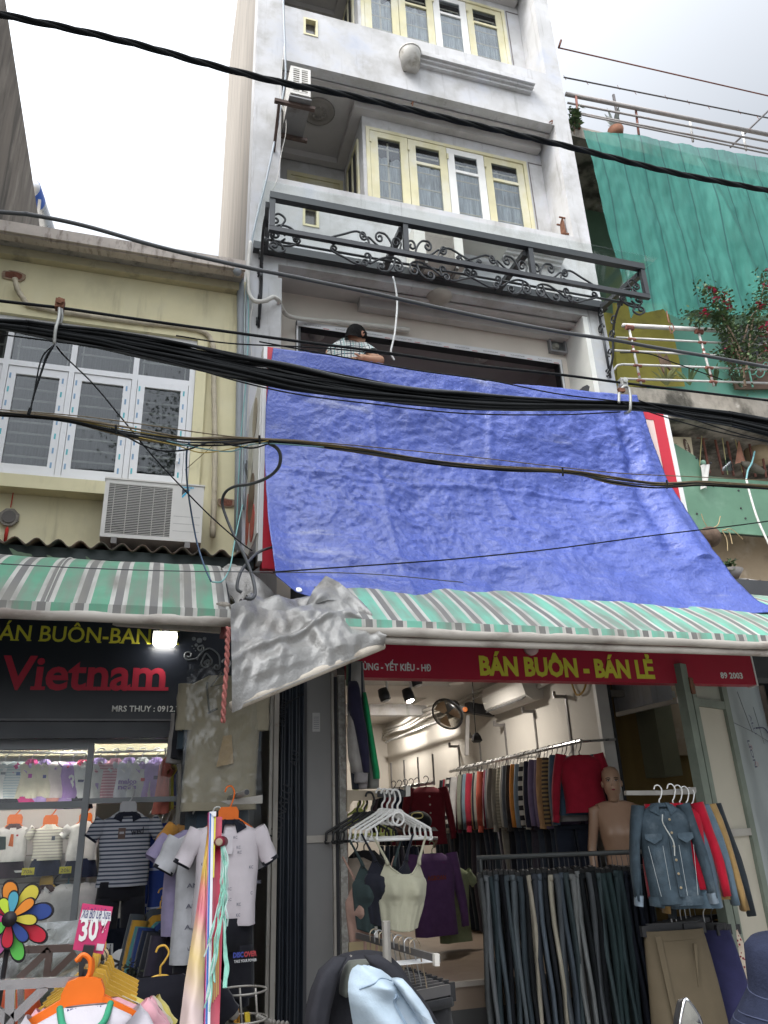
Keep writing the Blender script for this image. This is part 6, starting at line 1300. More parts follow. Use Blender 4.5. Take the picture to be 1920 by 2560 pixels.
# wire stand with ring holders under the shorts
ws_ = thing('wire_stand', 'grey wire ring stand with yellow handled tools below the black shorts', 'stand', P(*t7(760,2212),3.7))
for (a, b, rx) in ((745,1905,.105),(760,2165,.10)):
    cc = P(*t7(a,b),3.7); build('ring', MB().tube([cc+Vector((rx*math.cos(k*math.pi/12), rx*1.0*math.sin(k*math.pi/12), 0)) for k in range(25)], .0045, 5), m_met, ws_, True)
for (a0,b0,a1,b1) in ((605,1930,600,2280),(880,1880,905,2300),(735,1880,760,2290),(560,1920,640,2290)): build('rod', MB().tube([P(*t7(a0,b0),3.68), P(*t7(a1,b1),3.68)], .0045, 5), m_met, ws_, True)
for (a, b, col) in ((700,2060,(.62,.28,.02)),(800,2110,(.62,.45,.03)),(690,2030,(.5,.25,.03))):
    build('handle', MB().bar(P(*t7(a,b),3.72), P(*t7(a+10,b+160),3.72), .035,.02), mat('handle_%d' % a, col, .45), ws_)
build('tube', MB().tube([P(*t7(620,2050),3.8), P(*t7(680,2120),3.6)], .022, 9), m_met, ws_, True)
ch_ = thing('chain', 'steel chain slung from the wire stand to the door post', 'chain', P(*t7(900,2140),3.65)); q = cr([P(*t7(890,2135),3.66),P(*t7(960,2170),3.7),P(*t7(1030,2195),3.75),P(*t7(1180,2212),3.9)],8)
for i, p in enumerate(q[:-1]): build('link', MB().tube(cr([p,p.lerp(q[i+1],.5)+Vector((0,0,.006 if i % 2 else -.006)),q[i+1]],2), .006, 5), m_met, ch_, True)
# ================================================================ shutter panels between the shops
t8 = lambda a, b: (553.0+a/4.174, 1417.2+b/4.174)
ypn = 5.1
def xat(u, v=1800, y=ypn): return P(u, v, y).x
m_filmk = mat('film_black', (.022,.027,.036), .22, .25, 2, .12, 8, spec=.6, stretch=(4,4,.4)); m_gal = mat('galvanised_old', (.27,.255,.23), .6, .25, 22, .1, stain=[((.4,.39,.36),.45,40),((.17,.13,.1),.3,6)])
m_gpan = mat('panel_grey', (.19,.185,.18), .5, .07, 2, stain=[((.23,.20,.19),.35,2,(1,1,.3))])
dp_ = thing('shutter_panel', 'folded door with black printed film and grey leaf between the two shops', 'door', (1.0, ypn, .14))
xs = [xat(578),xat(585),xat(597),xat(654),xat(661),xat(717),xat(729),xat(732),xat(747)]
build('rail', MB().box(xs[0],xs[1],ypn-.03,ypn+.02,.14,2.75), m_met, dp_); build('rail', MB().box(xs[1]+.003,xs[2]-.002,ypn-.05,ypn+.02,.14,2.72), mat('rail_beige',(.36,.33,.29),.5,.12,4,stain=[((.2,.15,.1),.3,9)]), dp_)
build('film_sheet', MB().grid(lambda u, v: (lerp(xs[2],xs[3],u), ypn-.01+.016*math.cos(u*math.pi*7)+.006*nz(u*6,v*9), lerp(2.75,.14,v)), 60, 20), m_filmk, dp_, True)
build('film_border', MB().box(xs[3]+.0005,xs[4],ypn-.02,ypn+.03,.14,2.75), m_dark, dp_)
build('grey_leaf', MB().box(xs[4]+.0005,xs[5],ypn-.005,ypn+.03,.14,2.75), m_gpan, dp_)
build('leaf_rail', MB().box(xs[5]+.0005,xs[6]-.02,ypn-.03,ypn+.03,.14,2.7).box(xs[4]+.001,xs[5]-.001,ypn-.02,ypn-.0055,P(690,1820,ypn).z,P(690,1812,ypn).z+.02), mat('rail_beige',(.36,.33,.29),.5), dp_)
c = P(683,1560,ypn-.006); lb_ = build('paper_label', MB().box(c.x-.025,c.x+.025,c.y-.003,c.y,c.z-.06,c.z+.06), mat('paper_grey',(.42,.41,.40),.7), dp_)
for k in range(7): build('print', MB().box(c.x-.018,c.x+.018,c.y-.0045,c.y-.0032,c.z+.03-.012*k,c.z+.034-.012*k), mat('ink_grey',(.2,.2,.22),.6), lb_)
m_pen = mat('print_black', (.006,.007,.012), .6)
for (a0,b0,a1,b1,h) in ((205,1660,330,1170,.065),(365,1000,395,860,.05),(255,640,300,390,.05),(620-350,330,295,250,.05)):
    text('lettering', 'LIONALU' if abs(b1-b0) > 200 else 'ALU', P(*t8(a0,b0),ypn-.035), P(*t8(a1,b1),ypn-.035), h, m_pen, dp_, bold=.005, italic=.2, depth=.002)
build('wire', MB().tube([P(*t8(190,480),ypn-.045),P(*t8(430,340),ypn-.045)], .004, 4), m_cab, dp_)
po = thing('steel_post', 'speckled galvanised post at the edge of the jeans shop doorway', 'post', (xs[7], ypn, .14))
build('post', MB().box(xs[7],xs[8],ypn-.04,ypn+.03,.14,2.6), m_gal, po); build('groove', MB().box(xs[6]-.0195,xs[7]-.001,ypn-.0,ypn+.02,.14,2.6), m_dark, po)
build('rust_edge', MB().box(xs[8]+.0003,xs[8]+.006,ypn-.03,ypn+.02,.14,2.6), m_rusty, po)
ORD = 'first second third fourth fifth sixth seventh eighth ninth tenth eleventh twelfth thirteenth fourteenth fifteenth sixteenth seventeenth eighteenth nineteenth twentieth twenty-first twenty-second twenty-third twenty-fourth twenty-fifth twenty-sixth'.split()
# ================================================================ jeans shop interior
m_iw = mat('interior_wall', (.54,.51,.46), .75, .05, 2, stain=[((.5,.48,.44),.3,2,(1,1,.3))]); m_ic = mat('interior_ceiling', (.62,.60,.57), .7, .04, 2)
m_tile = mat('floor_tile', (.24,.18,.135), .35, .08, 2, spec=.5, stain=[((.12,.10,.09),.3,1.5)])
FZ = .62
fy = PZ(988, 2121, FZ).y
sh = thing('shop_room', 'white walled jeans shop room behind the open doorway', 'shop', (2.6, 8, FZ))
build('wall', MB().box(4.0, 4.08, 6.35, 13, .14, 3.6), m_iw, sh)
build('wall', MB().box(1.15, 1.24, 5.14, 13, .14, 3.6), m_iw, sh)
build('wall', MB().box(1.15, 4.08, 13.0, 13.1, .14, 3.6), m_iw, sh)
build('ceiling', MB().box(1.24, 4.8, 5.35, 13, 3.36, 3.45), m_ic, sh)
build('bulkhead', MB().box(1.24, 4.0, 5.35, 6.5, 3.08, 3.359).box(1.24, 1.7, 6.501, 10, 3.15, 3.359).box(3.45,3.999,6.501,10,3.2,3.359).box(1.7005,3.4495,8.6,9.4,3.2,3.359), m_ic, sh)
build('lintel', MB().box(.95, 5.2, 5.12, 5.34, 2.66, 3.5), m_dark, sh)
build('floor', MB().box(1.24, 4.6, fy, 13, .2, FZ), m_tile, sh)
m_step = mat('step_edge', (.33,.29,.25), .6, .1, 4)
s2 = PZ(1002, 2173, FZ-.17).y
build('step', MB().box(1.24, 4.6, s2, fy-.001, .2, FZ-.17), mat('riser_dark',(.07,.068,.066),.6,.1,3), sh)
build('step_nosing', MB().box(1.24, 4.6, fy-.03, fy+.002, FZ-.03, FZ+.004).box(1.24,4.6,s2-.03,s2+.002,FZ-.2,FZ-.166), m_step, sh)
build('step', MB().box(1.24, 4.6, s2-.3, s2-.031, .145, FZ-.34), mat('riser_dark',(.07,.068,.066),.6), sh)
build('corner_trim', MB().box(3.97, 4.09, 6.30, 6.349, FZ, 3.6), m_white, sh); build('corner_trim', MB().box(4.1, 4.13, 6.31, 6.36, FZ, 3.6), m_dark, sh)
m_shr = mat('wall_strip', (.25,.24,.235), .4, metal=.5)
for i, yy in enumerate((6.9, 7.6, 8.35, 9.1, 9.8)):
    a_ = (2.60+.02*i); st = build('shelf_strip', MB().box(3.985, 3.9995, yy-.012, yy+.012, 2.0, a_+.22-.06*i), m_shr, sh)
    build('strip_hook', MB().bar((3.98,yy,a_+.2-.06*i),(3.86,yy,a_+.2-.06*i),.03,.03).bar((3.87,yy,a_+.2-.06*i),(3.87,yy,a_+.25-.06*i),.012,.03), m_shr, st)
build('brown_panel', MB().box(4.14, 5.1, 6.6, 6.63, FZ, 3.3), mat('brown_cloth',(.20,.135,.045),.8,.12,2,stretch=(3,3,.3)), sh)
build('panel_batten', MB().box(4.135,4.22,6.5,6.59,FZ,3.3).box(4.62,4.66,6.56,6.599,2.3,3.3), m_dark, sh)
build('panel_side', MB().box(4.085,4.134,6.36,6.6,FZ,3.3), mat('grey_side',(.12,.11,.105),.8), sh)
build('brace', MB().bar(P(1333,1544,6.2), P(1470,1512,5.6), .035, .035), m_met, sh); build('brace_plate', MB().bar(P(1470,1512,5.6), P(1492,1509,5.4), .06, .05), m_met, sh)
build('beam', MB().box(4.1,4.9,6.4,6.45,2.72,2.78), m_met, sh)
# ceiling details: track with spots, downlights, pipes
m_lit = mat('spot_lit', (.9,.9,.88), .4, emit=(1,.95,.85,22))
tk_ = thing('light_track', 'white ceiling track with black spot lamps inside the jeans shop', 'track light', (1.9, 6.4, 3.05))
tq = P(*tile(640,1640,3.607)(980,262), 6.2); te = P(*tile(640,1640,3.607)(1420,262), 6.2); tq.z = te.z = 3.06
build('track', MB().bar(tq, te+Vector((.1,0,0)), .05,.04), m_white, tk_)
tS = tile(640,1640,3.607)
for (a, b, lit) in ((1155,350,0),(1372,350,1),(1440,215,0)):
    c = P(*tS(a,b),6.15)
    build('spot_arm', MB().tube([c+Vector((.02,0,.03)), c+Vector((.03,0,.1)), c+Vector((-.02,0,.17)), c+Vector((-.02,.02,.24))], .013, 6), m_white, tk_)
    sp_ = build('spot_head', MB().lathe(c, [(.001,.05),(.04,.05),(.048,.0),(.046,-.045),(.03,-.05)], 14, (-.25,.2,1)), m_blackf, tk_, True)
    build('spot_bulb', MB().lathe(c+Vector((.012,-.01,-.05)), [(.001,-.012),(.03,-.008),(.032,0)], 12, (-.25,.2,1)), m_lit if lit else m_white, sp_, True)
for i, (u, v, z_, rr, lab) in enumerate(((856,1524,3.358,.07,'lit round downlight nearest the corner of the jeans shop ceiling'),(900,1500,3.358,.07,'lit round downlight half way over the sweater rail'),(831,1538,3.358,.07,'lit round downlight deeper over the jeans shop'),(985,1476,3.079,.06,'brightest lit downlight just behind the red sign'))):
    c = PZ(u, v, z_); d_ = thing('downlight', lab, 'lamp', c, 'downlights in the jeans shop ceiling')
    build('rim', MB().lathe(c, [(rr,-.006),(rr+.02,-.006),(rr+.022,0),(rr,0)], 20), m_white, d_); build('lens', MB().lathe(c, [(.001,-.003),(rr*.99,-.003),(rr*.99,0)], 20), m_lit, d_)
    lamp_light(c-UP*.02, 11.5, d_)
for k, (zz, r_) in enumerate(((3.24,.03),(3.17,.022),(3.12,.016))):
    solo('pipe', MB().tube([(3.93-.02*k, yy, zz+.02*math.sin(yy*3+k)) for yy in [12.9-.25*j for j in range(24)]], r_, 8), mat('pipe_wrap',(.40,.385,.36),.5,.1,8), ('thick','middle','thin')[k]+' pale wrapped pipe under the ceiling of the jeans shop', 'pipe', 'pipes under the shop ceiling', True)
solo('lamp_tube', MB().tube([(3.82,12.5,3.0),(3.82,8.9,2.98)], .02, 8), mat('tube_metal',(.35,.35,.34),.3,metal=.6), 'long steel tube high on the side wall of the jeans shop', 'tube')
ac = thing('air_conditioner', 'white split air conditioner high on the side wall behind the red sign', 'air conditioner', (3.9,8.0,3.0))
prof_ = [(3.999,2.86),(3.88,2.84),(3.79,2.90),(3.76,3.02),(3.78,3.13),(3.84,3.15),(3.999,3.15)]
build('body', MB().prism([(a,7.35,b) for a,b in prof_], (0,1.05,0)), m_acw, ac); build('flap', MB().bar((3.80,7.4,2.875),(3.80,8.35,2.875),.012,.06,(1,0,.6)), mat('flap_dark',(.12,.12,.12),.5), ac)
build('pipe', MB().tube(cr([(3.95,7.35,2.98),(3.95,7.1,3.0),(3.96,6.6,3.05),(3.97,6.38,3.12)],5), .03, 8), m_hose, ac, True)
solo('wire', MB().tube(cr([(3.985,6.75,2.95),(3.97,6.65,2.78),(3.97,6.5,2.8),(3.985,6.4,2.98)],6), .01, 6), mat('wire_amber',(.45,.28,.08),.5), 'amber coloured wire loop beside the split air conditioner', 'cable')
# wall fan seen from the side
tF = tile(900,1640,2.765)
fc = P(*tF(617,385), 8.6); fa = thing('wall_fan', 'black wall fan with an orange knob tilted on the side wall', 'fan', fc)
ax = Vector((-.55,-.45,-.45)).normalized()
build('cage', MB().lathe(fc+ax*.06, [(.001,.05),(.05,.05),(.16,.04),(.185,.0),(.17,-.04),(.06,-.06),(.001,-.06)], 26, ax), glass('fan_cage',(.45,.44,.42),.08,.3), fa, True)
build('cage_rim', MB().tube([fc+ax*.06+ax.orthogonal().normalized()*(.187*math.cos(a))+ax.cross(ax.orthogonal().normalized())*(.187*math.sin(a)) for a in [i*math.pi/16 for i in range(33)]], .012, 6), m_blackf, fa, True)
ox = ax.orthogonal().normalized(); oy = ax.cross(ox)
for k in range(3): build('blade', MB().grid(lambda u, v: fc+ax*(.06+.03*(u-.5))+ox*(lerp(.03,.155,v)*math.cos(k*2.094+u*1.1))+oy*(lerp(.03,.155,v)*math.sin(k*2.094+u*1.1)), 6, 2), mat('blade_orange',(.55,.35,.18),.4), fa, True)
build('motor', MB().lathe(fc-ax*.03, [(.001,.0),(.075,.0),(.085,-.06),(.06,-.15),(.001,-.16)], 14, ax), m_blackf, fa, True)
kn = P(*tF(725,375), 8.55); build('arm', MB().bar(fc-ax*.12, kn+Vector((.05,.03,0)), .06,.07), m_blackf, fa); build('bracket', MB().bar(kn+Vector((.03,0,.03)), Vector((3.99,kn.y+.1,kn.z)), .09,.12), m_blackf, fa)
build('knob', MB().lathe(kn+Vector((-.02,-.05,0)), [(.03,0),(.03,.015),(.001,.02)], 12, (-.3,-1,0)), mat('knob_orange',(.65,.18,.04),.5), fa); build('stem', MB().bar(kn+Vector((.05,.05,-.05)), kn+Vector((.0,.05,-.5)), .03,.04), mat('stem_grey',(.3,.29,.28),.5), fa)
pl_ = thing('hanging_socket', 'black plug hanging on a thin wire in the jeans shop', 'socket', P(*tF(806,575),7.6))
build('wire', MB().tube([P(*tF(775,165),7.6),P(*tF(800,545),7.6)], .005, 5), m_cab, pl_); c = P(*tF(806,565),7.6); build('plug', MB().loft([[c+Vector((x*s,y*s,z)) for x,y in ((-.05,-.03),(.05,-.03),(.05,.03),(-.05,.03))] for s,z in ((.3,.05),(.7,.02),(1,-.03),(.6,-.05))]), m_blackf, pl_)
# sweater rail along the side wall
rr_ = thing('garment_rail', 'long steel rail of sweaters along the side wall of the jeans shop', 'rail', (3.6,7.6,2.27))
build('bar', MB().tube([(3.6,6.05,2.28),(3.6,9.15,2.28)], .016, 8), m_hook, rr_); 
for yy in (6.12, 7.6, 9.1): build('bracket', MB().tube([(3.6,yy,2.28),(3.98,yy,2.30)], .012, 6), m_hook, rr_)
m_bw = stripy('fabric_blackwhite', (.03,.03,.035), (.50,.48,.45), .085); m_ost = stripy('fabric_sandstripe', (.34,.22,.10), (.08,.06,.05), .035); m_khst = stripy('fabric_stonestripe', (.25,.23,.19), (.33,.31,.25), .03)
cols = [(.30,.012,.03),(.06,.10,.15),(.20,.19,.19),('m',m_ost),(.42,.24,.12),(.17,.13,.22),(.17,.13,.22),(.03,.03,.05),(.40,.38,.34),('m',m_bw),(.20,.25,.30),(.55,.22,.05),(.035,.03,.03),(.13,.14,.16),(.45,.43,.38),('m',m_khst),(.30,.28,.24),(.22,.20,.18),(.16,.17,.19),(.14,.02,.04),(.40,.08,.05),(.30,.28,.24),(.02,.02,.025),(.46,.27,.12),(.30,.02,.04),(.13,.19,.23),(.018,.018,.02),(.18,.19,.15),(.14,.03,.06),(.42,.41,.40),(.02,.02,.03),('m',m_bw),(.45,.44,.40),(.32,.02,.04),(.06,.08,.11),(.02,.025,.03)]
names = ['crimson sweater at the street end of the wall rail','teal grey sweater behind the crimson one','mid grey sweater third on the wall rail','sand and brown striped sweater on the wall rail','camel sweater beside the striped one on the wall rail','mauve patterned sweater on the wall rail','second mauve sweater on the wall rail','near black navy sweater on the wall rail','stone white sweater on the wall rail','black and white striped sweater mid rail','slate blue sweater mid rail','orange edged garment mid rail','black brown garment mid rail','dark grey sweater mid rail','cream sweater next to the khaki striped one','khaki striped sweater on the wall rail','taupe sweater on the wall rail','olive taupe jacket on the wall rail','blue grey sweater on the wall rail','maroon sweater on the wall rail','brick red sweater on the wall rail','beige sweater by the brick red one','black sweater by the tan one','tan orange sweater on the wall rail','red sweater by the tan one','washed blue sweater with yellow hem','black sweater with pale patch','dark green grey sweater on the wall rail','plum sweater on the wall rail','light grey sweater on the wall rail','black garment near the far rail end','striped black and white garment at the far end','off white garment at the far end','red and white garment at the far end','steel blue garment at the far end','black last garment at the far rail end']
for i, (cc, nm) in enumerate(zip(cols, names)):
    yy = 6.12+.083*i; m = cc[1] if isinstance(cc[0], str) else fab(cc)
    w_ = .40 if i == 0 else rnd.uniform(.34,.42)
    shirt(nm, Vector((3.6+rnd.uniform(-.01,.01), yy, 2.17)), (1,-.12-(.1 if i == 0 else rnd.uniform(0,.12)),0), w_, rnd.uniform(.46,.58) if i else .46, m, 'sweaters on the wall rail', 'long', None, 'sweater', hang=m_hangb if i % 3 == 0 else m_hangw, dep=.03 if i else .05, k=10, name='sweater', hook=.13, slen=.56 if i else .52, cuff=m if i % 4 == 0 else None, sa=.2 if i == 0 else .1)
# dark trousers on the rail beneath
r2 = thing('garment_rail', 'lower wall rail crowded with dark trousers in the jeans shop', 'rail', (3.65,7.8,1.5)); build('bar', MB().tube([(3.68,6.4,1.70),(3.68,9.6,1.70)], .014, 8), m_hook, r2); 
for yy in (6.45, 9.5): build('bracket', MB().tube([(3.68,yy,1.70),(3.99,yy,1.72)], .012, 6), m_hook, r2)
dk = [(.02,.025,.04),(.03,.04,.06),(.012,.014,.02),(.04,.05,.07),(.05,.045,.06),(.02,.03,.04)]
for i in range(26):
    cc = dk[i % 6] if i != 9 else (.22,.21,.18)
    pants(('%s trousers, %s from the street end of the lower wall rail' % (('navy','slate','black','dusty blue','plum grey','ink blue')[i % 6], ORD[i])) if i != 9 else 'pale trousers among the dark ones on the lower wall rail', Vector((3.66, 6.45+.12*i, 1.62)), (1,-.15,0), .36, .98, fab(cc), 'dark trousers on the lower wall rail', clip=False, name='trousers', cat='trousers', k=8, dep=.045)
# far rail with maroon cardigan, purple sweater and others
r3 = thing('garment_rail', 'steel rail of cardigans deep inside behind the white hangers', 'rail', (2.6,7.5,2.2))
tC = tile(860,1880,3.77)
b0, b1 = P(*tC(840,290),7.6), P(*tC(440,350),8.6)
build('bar', MB().tube([b0, b1], .016, 8), m_hook, r3)
for k in range(4): c = b0.lerp(b1, k/3); build('strip', MB().tube([c+Vector((.03,.05,-.02)), c+Vector((.03,.05,.28))], .010, 5), m_shr, r3)
def buttons(t, c, dd, n, w, L, dep):
    for k in range(5): build('button', MB().lathe(c-UP*(.09+.075*k)+n*(dep*1.2)+dd*.01, [(.009,0),(.009,.004),(.001,.005)], 8, n), fab((.5,.45,.40)), t)
shirt('maroon buttoned cardigan on the inner rail', P(*tC(775,330),7.55), (1,-.05,0), .40, .52, fab((.13,.012,.02)), 'cardigans on the inner rail', 'long', None, 'cardigan', hang=m_hangb, dep=.05, marks=buttons, name='cardigan')
for k, (cc, lab) in enumerate((((.02,.03,.06),'navy cardigan behind the maroon one'),((.25,.13,.13),'dusty pink cardigan behind the navy one'),((.12,.012,.03),'wine red cardigan further along the inner rail'),((.015,.015,.02),'black cardigan further along the inner rail'),((.03,.02,.03),'dark plum cardigan at the inner rail end'))):
    shirt(lab, P(*tC(690-55*k,345+6*k),7.7+.13*k), (1,-.05,0), .40, .52, fab(cc), 'cardigans on the inner rail', 'long', None, 'cardigan', hang=m_hangb, dep=.04, name='cardigan')
shirt('purple sweater with small coloured print on the low inner rail', P(*tC(830,955),7.2), (1,.1,0), .46, .66, fab((.115,.055,.15)), 'clothes on the low inner rail', 'long', None, 'sweater', hang=mat('hanger_green',(.2,.26,.16),.5), dep=.06, name='sweater', marks=mk_txt('AGBOAN',(.25,.05,.03),.33,.4,.04))
shirt('pale green garment peeking out behind the purple sweater', P(*tC(1010,1080),7.4), (1,.1,0), .36, .62, fab((.22,.25,.14)), 'clothes on the low inner rail', 'short', None, 'shirt', dep=.05, hang=m_hangb)
r4 = thing('garment_rail', 'low steel rail behind the beige crop top', 'rail', P(*tC(700,860),7.3)); build('bar', MB().tube([P(*tC(330,820),7.3), P(*tC(880,815),7.3)], .014, 8), m_hook, r4); build('support', MB().tube([P(*tC(870,835),7.3), P(*tC(845,900),7.3)], .014, 6), mat('wood_brown',(.22,.14,.10),.7), r4)
for k in range(9): shirt('%s dark garment bunched on the low inner rail behind the crop top' % ORD[k], P(*tC(360+45*k,890),7.35+.02*k), (.3,1,0), .4, .6, fab(dk[k % 6]), 'dark garments bunched on the low inner rail', 'long', None, 'garment', dep=.03, k=8, name='garment', hang=m_hangb)
hb = thing('handbag', 'small brown handbag hanging behind the white hangers', 'bag', P(*tC(490,760),6.6)); 
build('body', MB().loft([ring(P(*tC(490,700+20*k),6.6), Vector((1,0,0)), Vector((0,-1,0)), .11*s_, .05*s_, 12, 0, 0, .5) for k,s_ in ((-3,.85),(-1,1),(2,1.02),(3,.95))]), mat('leather_brown',(.13,.075,.055),.5,.15,8), hb, True)
build('flap', MB().prism([P(*tC(*q_),6.54) for q_ in ((395,650),(585,650),(575,700),(490,725),(405,700))], (0,-.008,0)), mat('leather_brown',(.13,.075,.055),.5), hb); build('strap', MB().tube(cr([P(*tC(400,650),6.6),P(*tC(440,560),6.6),P(*tC(560,560),6.6),P(*tC(590,650),6.6)],5), .007, 5), mat('leather_brown',(.13,.075,.055),.5), hb)
cp2 = thing('cap', 'black cap with a gold edged badge behind the hangers', 'hat', P(*tC(690,640),6.7)); c = P(*tC(700,655),6.7)
build('crown', MB().ball(c, .12,.11,.085,14,8), fab((.012,.012,.014)), cp2, True); q = P(*tC(690,600),6.55); build('badge', MB().tube([q+Vector((.05*math.copysign(abs(math.cos(a))**.6,math.cos(a)),0,.022*math.sin(a))) for a in [i*math.pi/10 for i in range(21)]], .005, 5), mat('gold',(.5,.42,.15),.4,metal=.4), cp2)
build('brim', MB().grid(lambda u, v: c+Vector((.12*math.cos(math.pi*u)*(1+.2*v), -.08-.09*v*math.sin(math.pi*u), -.05-.03*v)), 10, 3), fab((.012,.012,.014)), cp2, True)
# bracket, white hangers and crop top at the doorway
dw = thing('display_bracket', 'cream painted arm bracket with a black bar holding the white hangers', 'bracket', P(*tS(900,1250),4.95))
build('arm', MB().prism([P(*tS(*q_),4.95) for q_ in ((824,1208),(1130,1215),(1150,1270),(1060,1300),(880,1302),(850,1340),(845,1400),(824,1400))], (0,.03,0)), mat('bracket_cream',(.36,.30,.22),.6,.1,6,stain=[((.2,.09,.05),.25,10)]), dw)
build('bar', MB().prism([P(*tS(*q_),4.93) for q_ in ((1100,1218),(1360,1212),(1360,1268),(1100,1272))], (0,.035,0)), m_blackf, dw); build('end_cap', MB().prism([P(*tS(*q_),4.92) for q_ in ((1352,1170),(1392,1175),(1392,1262),(1352,1268))], (0,.05,0)), mat('cap_white',(.55,.52,.47),.5), dw)
def white_hanger(c, lab, m=m_hangw, s_=1.0):
    t = thing('hanger', lab, 'hanger', c, 'plastic hangers at the doorway'); d = Vector((1,.06,0)).normalized(); W_ = .205*s_
    build('hook', MB().tube(cr([c, c+UP*.03+d*.0, c+UP*.055+d*.018, c+UP*.085+d*.018, c+UP*.115+d*.004, c+UP*.118-d*.025, c+UP*.095-d*.038],5), .0065, 7), m, t, True)
    build('frame', MB().tube(cr([c-d*W_*1.02-UP*.152, c-d*W_-UP*.115, c-d*W_*.93-UP*.098, c-d*.045-UP*.022, c-d*.02-UP*.0, c+d*.02-UP*.0, c+d*.045-UP*.022, c+d*W_*.93-UP*.098, c+d*W_-UP*.115, c+d*W_*1.02-UP*.152],4), .008, 7), m, t, True)
    build('bar', MB().tube([c-d*W_*.78-UP*.158, c+d*W_*.98-UP*.158], .0085, 7), m, t, True)
    for s in (-1,1):
        build('stay', MB().tube(cr([c+d*(s*W_*.72)-UP*.085, c+d*(s*W_*.66)-UP*.12, c+d*(s*W_*.70)-UP*.156],4), .0055, 6), m, t, True)
        build('notch', MB().tube(cr([c+d*(s*W_*.92)-UP*.165, c+d*(s*W_*1.02)-UP*.165, c+d*(s*W_*1.05)-UP*.15],3), .007, 6), m, t, True)
    build('ring', MB().tube([c-UP*.045+d*(.036*math.cos(a))+UP*(.036*math.sin(a)) for a in [i*math.pi/10 for i in range(21)]], .007, 6), m, t, True)
hx = P(*tS(1278,1395),4.72)
labs = ['white plastic hanger holding the beige crop top', 'white plastic hanger right behind the front one', 'third white plastic hanger in the doorway row', 'last white plastic hanger in the doorway row']
for k in range(4): white_hanger(hx+Vector((-.022*k, .035*k, .004*k)), labs[k])
for k in range(3): white_hanger(hx+Vector((-.10-.03*k, .22+.06*k, .0)), ('black plastic hanger behind the white ones','second black plastic hanger behind the white ones','third black plastic hanger behind the white ones')[k], m_hangb)
for k in range(3): white_hanger(P(*tS(920+30*k,1380+30*k),5.3+.1*k), ('lime plastic hanger by the steel post','second lime plastic hanger by the steel post','third lime plastic hanger by the steel post')[k], mat('hanger_lime',(.42,.45,.12),.4))
def croptop(label, dx, dy, dz, m, sc=1.0, marks=True):
    t = thing('crop_top', label, 'top', P(*tC(560,1650),4.66)+Vector((dx,dy,dz)), 'crop tops on the white hangers'); off = Vector((dx,dy,dz)); yy = 4.66
    rows = [(1150,385,700,.0),(1190,330,760,.2),(1230,310,775,.6),(1290,312,770,1.0),(1340,318,765,1.0),(1390,325,757,.55),(1450,332,745,.35),(1540,345,720,.3),(1610,356,700,.3),(1650,362,690,.3)]
    def fr(u, v):
        k = v*(len(rows)-1); i = min(int(k), len(rows)-2); f = k-i; r0, r1 = rows[i], rows[i+1]
        yv, a, b, bu = [lerp(r0[j], r1[j], f) for j in range(4)]
        neck = 0
        if v < .02: pass
        p = P(*tC(lerp(a,b,u), yv + (40*math.sin(u*3)*v if v > .9 else 0)), yy)
        bust = bu*(.055*math.exp(-((u-.27)/.16)**2)+.055*math.exp(-((u-.74)/.16)**2)); body = .05*math.sin(math.pi*u)
        return p+off+Vector((0,-bust-body-.004*nz(u*12,v*5,dx)-.003*math.sin(u*40)*(v > .6),0))
    build('front', MB().grid(fr, 36, 30), m, t, True).modifiers.new('thickness','SOLIDIFY').thickness = .003
    # yoke: straps widening into the neckline
    for s, pts in ((-1,[(280,800,5),(330,900,6),(385,1010,9),(400,1060,14)]),(1,[(768,800,5),(735,900,6),(700,1005,9),(690,1060,14)])):
        build('strap', MB().tube([P(*tC(a,b),yy-.0)+off+Vector((0,-.03*k/3,0)) for k,(a,b,c_) in enumerate(pts)], [.0065,.007,.010,.014], 6), m, t, True)
    def yk(u, v):
        top = [(390,1030),(440,1100),(520,1158),(570,1168),(630,1140),(680,1060),(694,1020)]; k = u*6; i = min(int(k),5); f = k-i
        a = lerp(top[i][0],top[i+1][0],f); b = lerp(top[i][1],top[i+1][1],f); q = Vector(fr(u,.11))
        return (P(*tC(a,b),yy)+off+Vector((0,-.035*math.sin(math.pi*u)-.01,0))).lerp(q, v)
    build('neckline', MB().grid(yk, 24, 6), m, t, True); build('neck_trim', MB().tube([Vector(yk(k/20,0)) for k in range(21)], .006, 5), m, t, True)
    def bk(u, v): p = P(*tC(lerp(lerp(330,360,v),lerp(760,690,v),u), lerp(1180,1640,v)), yy+.02)+off; return p+Vector((0,.05*math.sin(math.pi*u),0))
    build('back', MB().grid(bk, 12, 8), m, t, True)
m_bei = fab((.40,.385,.285), var=.06)
croptop('beige padded crop top on the front white hanger', 0, 0, 0, m_bei)
croptop('black crop top just behind the beige one', -.06, .05, .02, fab((.015,.016,.024)))
croptop('dark green crop top behind the black one', -.12, .10, -.01, fab((.03,.045,.045)))
croptop('dusty pink crop top behind the green one', -.15, .15, -.10, fab((.30,.19,.15)))
shirt('beige knit top hanging by the steel post', P(*tC(95,1000),5.2), (1,.1,0), .30, .42, fab((.30,.25,.20)), None, 'none', None, 'top', dep=.05, hang=m_hangb)
shirt('black dress hanging next to the steel post', P(*tC(190,930),5.4), (1,.1,0), .36, .9, fab((.012,.012,.014)), None, 'none', None, 'dress', dep=.05, hang=m_hangb)
